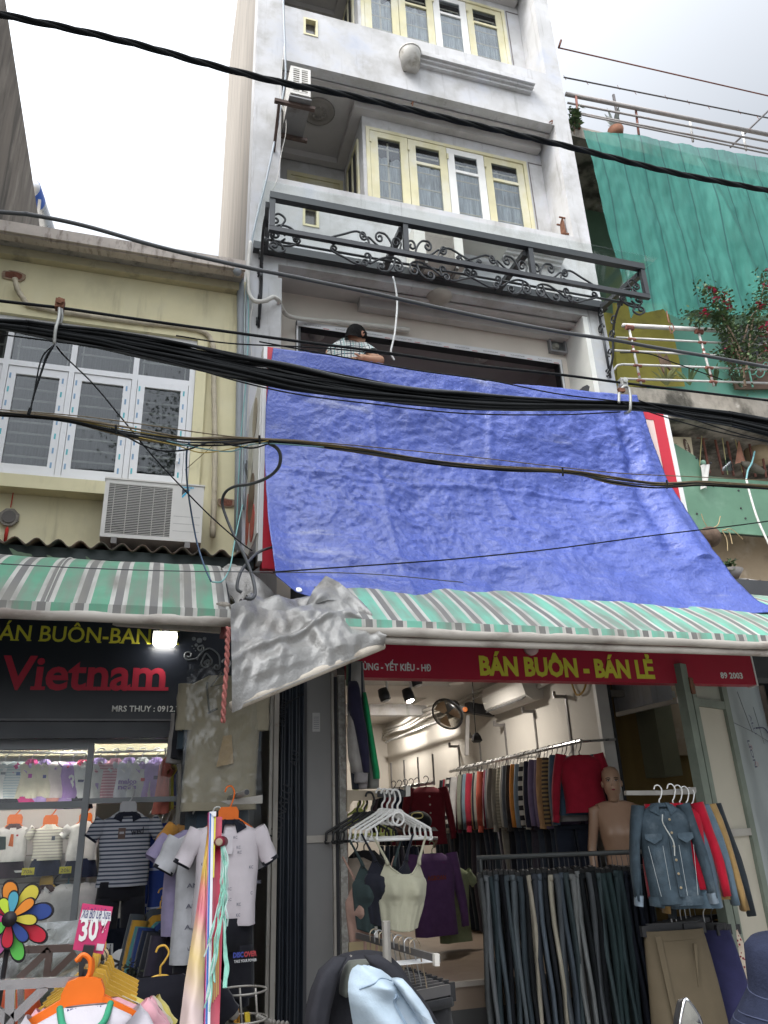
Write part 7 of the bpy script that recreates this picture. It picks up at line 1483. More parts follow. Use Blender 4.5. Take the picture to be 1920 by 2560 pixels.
# sweater sleeves hanging over the doorway corner
sw = thing('sweater', 'striped sweatshirt with navy, grey and green sleeves hanging at the doorway top corner', 'sweater', P(*tS(950,1190),4.95))
d1, n1 = Vector((1,0,0)), Vector((0,-1,0))
def px_loft(name, rows, T, y, dep, m, parent, k=12, fold=.15, caps=(True,True)):
    rs = [ring(P(*T((a+b)/2, v), y), d1, n1, (P(*T(b,v),y)-P(*T(a,v),y)).length/2, dep*(r_[3] if len(r_) > 3 else 1), k, fold, i*.4) for i, r_ in enumerate(rows) for v, a, b in [r_[:3]]]
    return build(name, MB().loft(rs, caps), m, parent, True)
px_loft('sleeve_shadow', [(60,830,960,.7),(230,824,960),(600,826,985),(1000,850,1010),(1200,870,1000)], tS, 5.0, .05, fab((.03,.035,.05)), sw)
px_loft('sleeve', [(60,860,945,.6),(240,860,940),(480,840,945),(700,826,950),(900,835,965),(1050,868,990)], tS, 4.93, .055, fab((.33,.31,.29)), sw)
px_loft('sleeve_panel', [(230,838,915,.5),(300,828,930),(480,835,960),(700,890,1000),(900,930,1018),(1055,955,1018)], tS, 4.90, .05, fab((.022,.020,.045)), sw)
px_loft('cuff', [(1050,865,1010),(1060,890,1006),(1130,888,1002),(1145,900,998)], tS, 4.92, .05, fab((.27,.25,.25)), sw); px_loft('cuff', [(1140,920,1000),(1200,930,995)], tS, 4.95, .04, fab((.24,.22,.22)), sw)
px_loft('sleeve_green', [(330,965,990,.5),(480,970,1015),(700,1000,1050),(900,1030,1085),(1050,1055,1110),(1108,1060,1112)], tS, 4.95, .04, fab((.015,.27,.10)), sw)
px_loft('sleeve_back', [(50,900,960,.5),(400,940,985),(800,985,1050),(1110,1010,1108),(1195,1005,1106)], tS, 5.0, .04, fab((.22,.22,.20)), sw)
px_loft('hood', [(50,812,900,.6),(150,815,890),(260,815,850)], tS, 5.02, .04, fab((.12,.18,.12)), sw)
# diagonal jeans rack in the middle of the shop
A_, B_ = P(1030,1851,5.72), P(1392,1835,5.30); A_.z = B_.z = 1.42
jr = thing('jeans_rack', 'black pipe rack holding a dense row of jeans across the shop', 'rack', (3.2, 6.0, FZ))
build('bar', MB().tube([A_, B_+(B_-A_)*.05], .017, 9), mat('pipe_black',(.05,.055,.055),.4,.15,9,spec=.5), jr)
for p in (A_+(B_-A_)*.02, B_): build('post', MB().tube([p, Vector((p.x,p.y,.15))], .015, 8), mat('pipe_black',(.05,.055,.055),.4), jr)
jc = [(.12,.13,.135),(.20,.22,.24),(.04,.07,.085),(.09,.125,.155),(.012,.014,.02),(.07,.10,.12),(.13,.165,.19),(.05,.075,.095),(.016,.018,.022),(.50,.43,.30),(.05,.06,.08),(.11,.15,.20),(.018,.022,.03),(.48,.42,.29),(.10,.12,.14),(.07,.10,.135),(.05,.08,.09),(.23,.245,.24),(.22,.24,.24),(.014,.018,.022),(.10,.115,.13),(.012,.015,.02),(.06,.10,.11),(.035,.075,.08),(.03,.07,.075),(.04,.08,.09),(.03,.06,.07),(.012,.016,.03),(.01,.014,.026),(.012,.018,.036),(.008,.01,.02),(.012,.016,.03)]
jn = ['washed grey','pale blue grey','dark teal','mid blue','black','dusk blue','light wash','slate teal','jet black','cream','charcoal','steel blue','blue black','sand cream','grey blue','denim blue','petrol','ash grey','stone grey','black green','pewter','ink black','bottle teal','sea green black','deep teal','spruce','dark spruce','midnight','navy black','dark indigo','coal','night blue']
pd = (B_-A_).cross(UP).normalized()
for i, (cc, nm) in enumerate(zip(jc, jn)):
    f = (i+.5)/len(jc); c = A_.lerp(B_, f)-UP*.12+Vector((rnd.uniform(-.006,.006),0,rnd.uniform(-.012,.01)))
    lab = nm + (' jeans at the step end of the black rack' if i < 4 else ' jeans clipped on the black rack' if i < 26 else ' jeans at the mannequin end of the black rack')
    jg = sum(cc)/3; jm = mat('denim_%d' % i, tuple(.72*lerp(x, jg, .35) for x in cc), .85, .22, 7, .15, 90, spec=.15, stretch=(1,1,.5))
    pants(lab, c, pd*-1+Vector((.10,0,0)), .27, 1.05+rnd.uniform(-.05,.05), jm, 'jeans on the black rack', dep=.022, clip=True, k=10)
solo('tag', MB().lathe(P(1496,2543,5.3), [(.001,.004),(.014,.004),(.014,0)], 10, (0,-1,0)), m_white, 'small round white tag low on the dark jeans', 'tag') if False else None
# mannequin
mq = P(1316,1657,5.95)-UP*.25; mn = thing('mannequin', 'bald beige female mannequin torso behind the jeans rack', 'mannequin', mq-UP*.9)
m_skin = mat('mannequin_beige', (.42,.265,.18), .38, .04, 4, spec=.5)
fd = Vector((-.45,-.85,0)).normalized(); fx = fd.cross(UP)*-1; fx = Vector((fd.y*-1, fd.x, 0)); fx = Vector((-fd.y, fd.x, 0))*1
def mring(z, hx, hy, off=0, k=20, bust=0):
    o = []
    for i in range(k):
        a = 2*math.pi*i/k; x = hx*math.cos(a); y = hy*math.sin(a)
        if bust and y > 0: y += bust*(math.exp(-((x-.075)/.045)**2)+math.exp(-((x+.075)/.045)**2))
        o.append(mq+fx*x+fd*(y+off)+UP*z)
    return o
body = MB().loft([mring(*r_) for r_ in [(q_[0]+(.055 if q_[0] < -.06 else .02 if q_[0] < -.02 else 0),)+q_[1:] for q_ in ((-1.0,.15,.10),(-.86,.165,.11),(-.74,.16,.105),(-.60,.125,.085),(-.50,.118,.082),(-.40,.135,.09,0,20,.015),(-.345,.145,.09,0,20,.075),(-.30,.148,.088,0,20,.085),(-.23,.152,.08,0,20,.035),(-.17,.165,.072),(-.12,.175,.06,-.01),(-.09,.15,.052,-.015),(-.07,.085,.05,-.015),(-.05,.05,.05,-.01),(-.01,.046,.048,0),(.03,.05,.055,.01),(.05,.062,.075,.02),(.085,.068,.085,.022),(.13,.073,.09,.015),(.175,.075,.092,.008),(.215,.068,.084,0),(.245,.045,.056,-.004),(.256,.01,.012,-.006))]])
for s in (-1,1):
    sh0 = mq+fx*(s*.16)-UP*.07; el = mq+fx*(s*.225)-UP*.37+fd*-.03; wr = mq+fx*(s*.235)-UP*.68+fd*.04
    body.tube(cr([sh0-fx*(s*.03), sh0+fx*(s*.02)-UP*.02, sh0.lerp(el,.4), el, el.lerp(wr,.5), wr, wr-UP*.12],5), [.045,.05]+[.048]*8+[.043]*6+[.040]*6+[.034]*5+[.028]*5, 10) if False else body.tube([sh0-fx*(s*.035), sh0+fx*(s*.012)-UP*.015, sh0.lerp(el,.35), sh0.lerp(el,.8), el, el.lerp(wr,.4), wr, wr-UP*.05, wr-UP*.14], [.035,.046,.043,.037,.035,.034,.025,.03,.012], 12)
hp = mq+UP*.12; bo_ = body
body.loft([[hp+fd*(.098+d_)+fx*(w_*c_)+UP*(z_+.0) + fd*(0 if abs(c_) > .5 else h_) for c_ in (-1,-.4,.4,1)] for z_, w_, d_, h_ in ((.035,.008,-.008,.008),(.0,.010,.0,.016),(-.022,.016,-.002,.022),(-.030,.014,-.008,.004))])
build('body', body, m_skin, mn, True)
m_lip = mat('lip_red', (.25,.03,.05), .4); m_eye = mat('eye_paint', (.02,.012,.012), .4); m_eyew = mat('eye_white', (.5,.45,.42), .3)
for s in (-1,1):
    e = hp+fx*(s*.030)+fd*.100+UP*.018
    build('eye', MB().ball(e, .013,.008,.006,10,6), m_eyew, mn, True); build('iris', MB().ball(e+fd*.006, .006,.004,.006,8,5), m_eye, mn, True)
    build('brow', MB().tube(cr([e+fx*(s*-.016)+UP*.016+fd*.004, e+UP*.024+fd*.004, e+fx*(s*.022)+UP*.016-fd*.008],4), .0028, 5), m_eye, mn); build('lash', MB().tube(cr([e+fx*(s*-.013)+UP*.005+fd*.004, e+UP*.010+fd*.006, e+fx*(s*.018)+UP*.004-fd*.004],4), .0022, 5), m_eye, mn)
    build('ear', MB().ball(hp+fx*(s*.075)-UP*.005+fd*.01, .010,.018,.028,8,6), m_skin, mn, True)
build('lips', MB().ball(hp+fd*.106-UP*.052, .016,.012,.007,10,6), m_lip, mn, True)
# jackets on the side bracket
tJ = tile(1480,1600,3.77); tK = tile(1480,2100,3.77)
jb = thing('display_bracket', 'pale flat steel bracket carrying the jackets beside the door leaf', 'bracket', P(*tJ(650,1440),5.35))
build('arm', MB().prism([P(*tJ(*q_),4.70) for q_ in ((325,1420),(650,1418),(980,1385),(985,1430),(975,1450),(650,1462),(325,1462))], (0,.03,0)), m_met, jb)
m_den = mat('denim_washed', (.045,.065,.082), .85, .3, 9, .3, 60, spec=.15, stain=[((.10,.125,.145),.38,7,None,.8),((.022,.03,.04),.3,5)])
jd = (.94,-.34,0)
def denim(t, c, dd, n, w, L, dep):
    o = n*(dep*1.2); ln = mat('stitch_light',(.30,.33,.34),.8)
    build('placket', MB().prism([c+dd*.0+o*.7-UP*.04, c+dd*.03+o*.75-UP*.04, c+dd*.03+o*1.05-UP*L*.93, c+dd*.0+o*1.05-UP*L*.93], n*.006), m_den, t)
    for k in range(6): build('button', MB().lathe(c+dd*.015+o*1.05-UP*(.09+k*.078)+n*.006, [(.008,0),(.008,.004),(.001,.005)], 8, n), mat('button_brass',(.3,.24,.15),.4,metal=.5), t)
    for s in (-1,1):
        build('pocket_flap', MB().prism([c+dd*(s*.05)+o*1.0-UP*.17, c+dd*(s*.15)+o*.85-UP*.17, c+dd*(s*.15)+o*.9-UP*.20, c+dd*(s*.10)+o*1.0-UP*.23, c+dd*(s*.05)+o*1.06-UP*.20], n*.008), m_den, t)
        for a in (.04,.13): build('seam', MB().tube([c+dd*(s*(a+.01))+o*1.02-UP*.24, c+dd*(s*(a*.7+.02))+o*1.1-UP*L*.92], .0018, 4), ln, t)
    build('waistband', MB().loft([ring(c-UP*(z*L), dd, n, .47*w, dep*1.2, 14, .2) for z in (.93,1.02)], (False,False)), m_den, t, True)
    build('cord', MB().tube(cr([c+o-UP*.06-dd*.02, c+o*1.3-UP*.10-dd*.035, c+o*1.2-UP*.14-dd*.02, c+o*1.35-UP*.22+dd*.01, c+o*1.3-UP*.3+dd*.005],5), .004, 5), fab((.38,.40,.38)), t)
shirt('washed blue denim jacket first on the pale bracket', P(*tJ(640,1555),4.62), jd, .35, .57, m_den, 'jackets beside the door leaf', 'long', None, 'jacket', collar=m_den, hang=m_hangw, dep=.08, marks=denim, name='jacket', cuff=mat('denim_cuff',(.16,.20,.24),.85,.2,20), slen=.56, sa=.15, hook=.12, under=fab((.02,.03,.05)))
for k, (dx, dy, cc, lab, L_) in enumerate(((.13,.06,(.32,.005,.02),'bright red jacket behind the denim one',.50),(.21,.11,(.08,.12,.155),'blue denim jacket between the red and tan ones',.60),(.29,.17,(.26,.165,.065),'tan jacket last on the pale bracket',.55),(.37,.26,(.015,.02,.025),'dark jacket half hidden behind the tan one',.5))):
    shirt(lab, P(*tJ(655,1560),4.62)+Vector((dx*.82,dy*.35,-.008*k)), jd, .36, L_, fab(cc), 'jackets beside the door leaf', 'long', None, 'jacket', collar=fab(cc), hang=m_hangw, dep=.065, name='jacket', slen=.56+.04*k, sa=.15, hook=.13)
shirt('dark navy coat hanging between the mannequin and the denim jacket', P(*tJ(470,1700),6.5), jd, .34, .6, fab((.025,.02,.035)), None, 'long', None, 'coat', dep=.05, hang=m_hangb, name='coat')
# skirts on clip hangers
def skirt(label, c, d, w0, w1, L, m, belt=None, dep=.05, fold=.35):
    dd, n = mkdir(d); t = thing('skirt', label, 'skirt', c-UP*L, 'skirts beside the door leaf')
    build('cloth', MB().loft([ring(c-UP*(z*L)+dd*(.01*math.sin(z*4)), dd, n, lerp(w0,w1,z**.8)/2, dep*(.8+.6*z), 36, fold*z, 1.3) for z in (0,.06,.15,.3,.5,.75,1)], (True, False)), m, t, True)
    build('waistband', MB().loft([ring(c-UP*z, dd, n, w0/2*1.015, dep*.9, 20) for z in (-.005,.05)], (False, False)), m, t, True)
    for s in (-1,1): build('clip', MB().bar(c+dd*(s*w0*.36)+UP*.035-n*.0, c+dd*(s*w0*.36)-UP*.025, .03, dep*2.3), m_blackf, t)
    build('hanger_bar', MB().bar(c-dd*w0*.45+UP*.02, c+dd*w0*.45+UP*.02, .018, .05), m_blackf, t); build('hook', MB().tube(cr([c+UP*.03, c+UP*.10, c+UP*.14+dd*.02, c+UP*.16, c+UP*.14-dd*.03],4), .004, 5), m_hook, t)
    if belt:
        build('tie', MB().prism([c+dd*(-w0*.42)+n*(dep*1.0)-UP*.02, c+dd*(-w0*.32)+n*(dep*1.0)-UP*.02, c+dd*(-w0*.28)+n*(dep*1.45)-UP*.52, c+dd*(-w0*.36)+n*(dep*1.45)-UP*.49], n*.005), m, t)
        build('pleat', MB().prism([c+dd*(w0*.2)+n*(dep*1.05)-UP*.07, c+dd*(w0*.26)+n*(dep*1.05)-UP*.07, c+dd*(w0*.12)+n*(dep*1.45)-UP*.30], n*.008), m, t)
m_sk = mat('twill_khaki', (.095,.075,.048), .8, .08, 6, .1, 90, spec=.2)
skirt('khaki brown midi skirt with a tie belt on a black clip hanger', P(*tK(765,850),4.8), (1,-.12,0), .40, .56, .95, m_sk, True, .07)
skirt('navy pleated skirt behind the khaki one', P(*tK(1075,850),4.95), (.7,-.7,0), .3, .5, .95, fab((.022,.022,.065)), None, .05, .6)
m_flo = fab((.55,.46,.36), 'fabric_floral'); 
def dots(m, col, sc, th):
    t = m.node_tree; b = t.nodes['Principled BSDF']; old = b.inputs['Base Color'].links[0].from_socket
    v = N(t,'ShaderNodeTexVoronoi'); v.inputs['Scale'].default_value = sc; t.links.new(N(t,'ShaderNodeTexCoord').outputs['Object'], v.inputs['Vector'])
    f = ma(t,'LESS_THAN', v.outputs['Distance'], th); n = N(t,'ShaderNodeMix',data_type='RGBA'); t.links.new(f,n.inputs[0]); t.links.new(old,n.inputs[6]); n.inputs[7].default_value = (*col,1); t.links.new(n.outputs[2], b.inputs['Base Color'])
dots(m_flo, (.22,.02,.04), 38, .30)
skirt('cream skirt with small dark red flowers beside the door leaf', P(*tK(1150,850),5.1), (.75,-.66,0), .30, .62, 1.0, m_flo, None, .06, .5)
for k in range(5):
    c = P(*tK(800+45*k,790-14*k),4.98+.06*k); hk = thing('clip_hanger', '%s steel hooked clip hanger in the row behind the khaki skirt' % ORD[k], 'hanger', c, 'clip hangers behind the khaki skirt')
    build('hook', MB().tube(cr([c, c+UP*.07, c+UP*.11+Vector((.02,0,0)), c+UP*.14-Vector((.01,0,0)), c+UP*.12-Vector((.04,0,0))],4), .004, 5), m_hook, hk); build('bar', MB().bar(c-Vector((.17,-.02,0)), c+Vector((.17,-.02,0)), .016,.03), m_blackf, hk)
    pants('%s black trousers hanging behind the khaki skirt' % ORD[k], c-UP*.03, (1,-.12,0), .32, .9, fab((.012,.013,.016)), 'trousers behind the khaki skirt', dep=.02, clip=False, name='trousers', cat='trousers')
# folding door leaf and film covered panel beside the doorway
LA = P(*tJ(770,228),5.0); zt = LA.z
def ground_pt(u, v, z): return PZ(u, v, z)
LB = PZ(*tJ(1200,312), zt); LC = PZ(*tJ(1575,432), zt)
dl = thing('door_leaf', 'green grey framed folding door leaf with cream panels beside the jeans shop', 'door', (LA.x, LA.y, .14))
m_gst = mat('stile_greengrey', (.15,.175,.14), .6, .15, 6, .1, stain=[((.06,.06,.05),.28,9),((.3,.31,.28),.3,5,(1,1,.3))]); m_pan = mat('panel_cream', (.42,.385,.31), .6, .06, 2, stain=[((.30,.27,.21),.3,1.6,(1,1,.4)),((.5,.46,.38),.35,2)])
ab = (LB-LA); ab.z = 0; abn = ab.normalized(); nn_ = Vector((abn.y,-abn.x,0))
def LP(f, z, o=0): return LA+ab*f+nn_*o+UP*(z-zt)
def lslab(name, f0, f1, z0, z1, o0, o1, m, parent=dl): return build(name, MB().add([LP(f0,z0,o0),LP(f1,z0,o0),LP(f1,z1,o0),LP(f0,z1,o0),LP(f0,z0,o1),LP(f1,z0,o1),LP(f1,z1,o1),LP(f0,z1,o1)], [(0,1,2,3),(7,6,5,4),(0,4,5,1),(1,5,6,2),(2,6,7,3),(3,7,4,0)]), m, parent)
fa_ = lambda a, b: 0
lslab('stile', 0, .13, .14, zt, -.02, .05, m_gst); lslab('gap', .131, .19, .14, zt-.02, -.01, .01, m_dark); lslab('stile', .191, .28, .14, zt, -.02, .035, m_gst); lslab('stile', .88, .999, .14, zt, -.02, .035, m_gst)
lslab('top_rail', .281, .879, zt-.05, zt-.001, -.018, .034, m_gst)
zm = P(*tJ(1080,600), (LA.y+LB.y)/2).z; zlow = P(*tJ(1350,1815), (LA.y+LB.y)/2).z
lslab('mid_rail', .281, .879, zm-.03, zm+.03, -.018, .033, m_gst); lslab('low_rail', .281, .879, zlow-.025, zlow+.025, -.018, .036, m_met)
lslab('panel', .281, .879, zm+.031, zt-.051, -.005, .01, mat('panel_greygreen',(.30,.32,.26),.6,.06,2)); lslab('panel', .281, .879, zlow+.026, zm-.031, -.005, .01, m_pan); lslab('panel', .281, .879, .2, zlow-.026, -.005, .01, m_pan)
lslab('hinge', .12, .2, zm+.05, zm+.17, .035, .06, m_rust); lslab('bottom_rail', .281,.879,.14,.199,-.018,.03,m_gst)
fp_ = thing('film_panel', 'aluminium panel in printed protective film next to the door leaf', 'panel', (LB.x, LB.y, .14))
bc = (LC-LB); bc.z = 0; cn_ = Vector((bc.y,-bc.x,0)).normalized()
def QP(f, z, o=0): return LB+bc*f+cn_*o+UP*(z-zt)
m_filmg = mat('film_grey', (.24,.27,.28), .35, .08, 2, .2, 6, spec=.5, stain=[((.30,.33,.34),.4,2,(1,1,.5))])
build('panel', MB().grid(lambda u, v: QP(u, lerp(.14, zt+.0, v), .012*math.sin(u*9+v)+.008*nz(u*5,v*9)), 20, 40), m_filmg, fp_, True)
build('edge', MB().add([QP(1.001,.14,.03),QP(1.06,.14,.03),QP(1.06,zt,.03),QP(1.001,zt,.03),QP(1.001,.14,-.05),QP(1.06,.14,-.05),QP(1.06,zt,-.05),QP(1.001,zt,-.05)], [(0,1,2,3),(7,6,5,4),(0,4,5,1),(1,5,6,2),(2,6,7,3),(3,7,4,0)]), m_rusty if False else mat('edge_brown',(.11,.085,.07),.7,.2,8), fp_)
yQ = (LB.y+LC.y)/2
def film_txt(s_, f, z0, z1, h, m):
    text('lettering', s_, QP(f, z0, .035), QP(f+.06*(1 if z1 < z0 else -1), z1, .035), h, m, fp_, n=cn_, bold=.01, italic=.15)
for (s_, f, z0, z1, h) in (('ALU',.40,2.42,2.25,.05),('LION',.22,2.2,1.98,.06),('LIONALU',.80,1.96,1.52,.065),('LIO',.45,1.62,1.45,.06),('LIONALU',.86,1.25,.82,.065)):
    film_txt(s_, f, z0, z1, h, mat('print_navy',(.02,.02,.07),.5))
for (f, z) in ((.30,2.15),(.36,2.02),(.62,1.45),(.68,1.3)): build('stamp', MB().tube([QP(f+.03*math.cos(a), z+.02*math.sin(a), .03) for a in [i*.7 for i in range(10)]], .002, 4), mat('print_pink',(.36,.18,.18),.6), fp_)
for (f0,z0,f1,z1) in ((.02,2.33,.5,2.28),(.5,2.28,.98,2.2),(.28,2.6,.45,2.28),(.62,2.5,.70,2.2)): build('film_edge', MB().tube([QP(f0,z0,.022),QP(f1,z1,.022)], .0025, 4), mat('film_line',(.06,.065,.07),.6), fp_)
build('film_peel', MB().tube(cr([QP(.55,2.32,.03),QP(.75,2.33,.035),QP(.9,2.27,.03)],5), .006, 5), mat('print_navy',(.02,.02,.07),.5), fp_)
bp_ = thing('dark_post', 'black painted shutter post at the far edge of the film panel', 'post', (LC.x+.2, LC.y, .14)); build('post', MB().box(LC.x+.06, LC.x+.35, LC.y-.05, LC.y+.3, .14, 3.3), mat('post_black',(.012,.014,.018),.5), bp_)
nbw = thing('neighbour_wall', 'pale rendered wall piece at the end of the mint awning', 'wall', (LC.x+.8, LC.y, .14)); build('wall', MB().box(LC.x+.3505, LC.x+3, LC.y+.1, LC.y+.3, .14, 3.3), mat('pale_render',(.35,.34,.26),.9,.1,3), nbw)
# ================================================================ trouser rack and jackets in front of the step
t2 = lambda a, b: (639.4+a/3.84, 1901.0+b/3.84)
tr_ = thing('trouser_rack', 'steel arm rack with clip hangers of dark trousers at the doorway step', 'rack', P(*t2(900,640),4.3))
ra, rb2 = P(*t2(440,440),4.9), P(*t2(1185,655),3.75)
build('bar', MB().bar(ra, rb2, .015, .03), mat('rail_shadow',(.16,.15,.145),.4,metal=.4), tr_); build('plate', MB().prism([P(*t2(*q_),4.75) for q_ in ((440,520),(765,492),(765,600),(440,600))], (0,.02,0)), mat('brass_plate',(.36,.28,.16),.4,.1,5,metal=.4), tr_)
build('end_stop', MB().prism([P(*t2(*q_),3.74) for q_ in ((1150,612),(1190,612),(1192,715),(1152,715))], (0,.03,0)), mat('cap_white',(.55,.52,.47),.5), tr_); build('peg', MB().bar(P(*t2(662,385),4.7),P(*t2(668,480),4.7),.015,.015), mat('cap_white',(.55,.52,.47),.5), tr_)
for k in range(9):
    f = .34+.055*k; c = ra.lerp(rb2, f)+UP*.02; t = thing('clip_hanger', '%s wire hooked clip hanger from the shop end of the steel arm rack' % ORD[k], 'hanger', c, 'clip hangers on the steel arm rack'); d = Vector((.93,.36,0)).normalized()
    q = c-UP*.20+d*.06
    build('hook', MB().tube(cr([c+d*-.03-UP*.02, c+d*-.03+UP*.02, c+UP*.035, c+d*.03+UP*.015, c+d*.035-UP*.05, q+UP*.04, q],4), .0035, 5), m_hook if k % 2 else mat('hook_brass',(.40,.33,.24),.3,metal=.7), t, True)
    build('bar', MB().bar(q-d*.17, q+d*.17, .016,.045), mat('bar_grey',(.09,.085,.085),.4), t)
    for s in (-1,1): build('clip', MB().bar(q+d*(s*.16)+UP*.03, q+d*(s*.16)-UP*.05, .025,.03), m_blackf, t)
    pants('%s charcoal trousers from the shop end of the steel arm rack' % ORD[k], q-UP*.035, d, .34, .7, fab((.016,.017,.022) if k % 3 else (.03,.04,.06)), 'trousers on the steel arm rack', dep=.022, clip=False, name='trousers', cat='trousers')
c = P(*t2(950,700),4.0); solo('paper', MB().box(c.x-.12,c.x+.12,c.y,c.y+.12,c.z,c.z+.004), mat('paper_white',(.6,.6,.6),.7), 'white paper lying on the clip hangers of the steel arm rack', 'paper')
# jackets over the stand close to the street
fj = thing('jacket', 'dark charcoal jacket draped over the top of a street stand', 'jacket', P(*t2(560,1300),3.3)); m_ch = mat('cloth_charcoal', (.032,.032,.038), .9, .15, 10, .2, 70, spec=.15)
px_loft('back', [(592,470,640,.35),(612,380,720,.6),(650,300,780,.85),(720,230,850),(800,170,900),(900,130,960),(1050,95,1080),(1194,75,1165),(1330,60,1250)], t2, 3.45, .13, m_ch, fj, 20, .06)
px_loft('sleeve', [(640,300,420,.5),(760,190,345),(900,130,320),(1050,92,285),(1200,76,260),(1330,66,240)], t2, 3.26, .07, m_ch, fj, 14, .2)
px_loft('lapel', [(620,560,690,.5),(700,620,800),(800,720,890),(950,860,1000),(1100,1000,1110),(1230,1080,1190)], t2, 3.22, .03, m_ch, fj, 12, .1)
px_loft('lining', [(665,430,610,.4),(720,400,590),(800,380,540),(900,368,470),(950,370,440)], t2, 3.30, .06, fab((.10,.105,.09)), fj, 14, .2)
dj = thing('jacket', 'pale blue denim jacket hanging under the charcoal one at the street', 'jacket', P(*t2(780,1300),3.1))
m_pd = mat('denim_pale', (.40,.49,.57), .85, .10, 7, .25, 45, spec=.15, stain=[((.50,.58,.66),.42,5),((.28,.36,.44),.26,6,(1.5,1.5,.6))])
def dnm(u, v):
    rows = [(705,520,600),(740,480,700),(790,455,770),(850,432,840),(920,420,890),(1000,430,960),(1100,455,1040),(1200,480,1120),(1340,500,1200)]
    k = v*(len(rows)-1); i = min(int(k), len(rows)-2); f = k-i; yv, a, b = [lerp(rows[i][j], rows[i+1][j], f) for j in range(3)]
    p = P(*t2(lerp(a,b,u), yv), 3.12); return p+Vector((0, -.16*math.sin(math.pi*u)**.7*min(1,v*2.5+.1)-.02*nz(p.x*9,p.z*9,4)-.012*math.sin(u*8-v*9), 0))
build('back', MB().grid(dnm, 40, 40), m_pd, dj, True)
px_loft('sleeve', [(820,800,880,.5),(880,840,930),(980,905,1010),(1080,980,1080),(1190,1050,1130),(1330,1130,1210)], t2, 2.98, .06, m_pd, dj, 14, .15)
m_st = mat('stitch_blue', (.25,.33,.42), .8)
for pp_ in ([(.86,.32),(.70,.48),(.60,.60),(.60,.95)],[(.83,.32),(.67,.47),(.575,.59),(.575,.95)],[(.12,.42),(.35,.30),(.60,.22),(.86,.30)]):
    build('seam', MB().tube(cr([Vector(dnm(a,b))+Vector((0,-.004,0)) for a,b in pp_],6), .0028, 4), m_st, dj)
build('cuff', MB().loft([ring(P(*t2(1085,1150),2.95), Vector((.8,0,-.5)).normalized(), n1, .05,.055,14), ring(P(*t2(1110,1190),2.95), Vector((.8,0,-.5)).normalized(), n1, .05,.055,14)], (False,False)), m_pd, dj, True)
stn = thing('street_stand', 'plain steel stand under the charcoal and denim jackets', 'stand', (.95,3.4,.14)); build('pole', MB().tube([(1.0,3.36,.14),(1.0,3.36,1.28)], .018, 8), m_met, stn); build('foot', MB().bar((.7,3.36,.155),(1.3,3.36,.155),.03,.03), m_met, stn); build('crossbar', MB().tube([P(*t2(440,650),3.4),P(*t2(900,900),3.4)], .014, 8), m_met, stn)
# ================================================================ poster stack with raffia
FB = [(0,.0,0)]
ps = thing('poster_stack', 'tall stack of coloured sheets standing on edge before the white polo', 'poster', P(450,2212,3.3))
yA, yB = 3.75, 3.3
def pq(a, b): f = min(1.3, max(0, (b-250)/1960)); return P(*t7(a,b), lerp(yA,yB,f))
m_grad = bpy.data.materials.new('sheet_gradient'); m_grad.use_nodes = True
def gradient(m, stops, z0, z1, xk=0):
    t = m.node_tree; b = t.nodes['Principled BSDF']; sp = N(t,'ShaderNodeSeparateXYZ'); t.links.new(N(t,'ShaderNodeTexCoord').outputs['Object'], sp.inputs[0])
    z = ma(t,'MULTIPLY_ADD', sp.outputs[0], xk, sp.outputs[2]); f = N(t,'ShaderNodeMapRange'); f.inputs[1].default_value = z0; f.inputs[2].default_value = z1; t.links.new(z, f.inputs[0])
    r_ = N(t,'ShaderNodeValToRGB'); t.links.new(f.outputs[0], r_.inputs[0]); e = r_.color_ramp.elements
    while len(e) < len(stops): e.new(.5)
    for k, (p, c) in enumerate(stops): e[k].position = p; e[k].color = (*c, 1)
    t.links.new(r_.outputs[0], b.inputs['Base Color']); b.inputs['Roughness'].default_value = .45
org = ORG[ps.name]; zb_, zt2 = pq(300,2212).z-org.z, pq(440,350).z-org.z
gradient(m_grad, [(0,(.62,.48,.45)),(.22,(.62,.46,.20)),(.34,(.62,.44,.28)),(.47,(.60,.16,.20)),(.60,(.62,.20,.16)),(.70,(.62,.42,.08)),(1,(.55,.28,.04))], zb_, zt2, .9)
Lf = [(350,446),(500,430),(700,400),(900,372),(1050,352),(1250,322),(1450,288),(1650,256),(1850,226),(2000,205),(2212,180),(2400,160)]
def shv(u, v):
    k = v*(len(Lf)-1); i = min(int(k), len(Lf)-2); f = k-i; b = lerp(Lf[i][0],Lf[i+1][0],f); a = lerp(Lf[i][1],Lf[i+1][1],f)
    R_ = lerp(452,398,min(1.1,(b-260)/1950)); p = pq(lerp(a,R_,u), b); return p+Vector((0,-.05*math.sin(u*math.pi)*v-.012*nz(u*3,v*9),0))
build('sheet', MB().grid(shv, 14, 50), m_grad, ps, True)
def strip(x0a, x1a, x0b, x1b, btop, bbot, m, o=0.0, dp=.05):
    n_ = 12; mb = MB()
    for k in range(n_):
        f0, f1 = k/n_, (k+1)/n_; b0, b1 = lerp(btop,bbot,f0), lerp(btop,bbot,f1)
        q = [pq(lerp(x0a,x0b,f0),b0),pq(lerp(x1a,x1b,f0),b0),pq(lerp(x1a,x1b,f1),b1),pq(lerp(x0a,x0b,f1),b1)]; q = [p+Vector((0,-o,0)) for p in q]
        mb.add(q+[p+Vector((0,dp,0)) for p in q], [(3,2,1,0),(4,5,6,7),(0,3,7,4),(1,5,6,2)] + ([(0,4,5,1)] if k == 0 else []))
    return build('board', mb, m, ps)
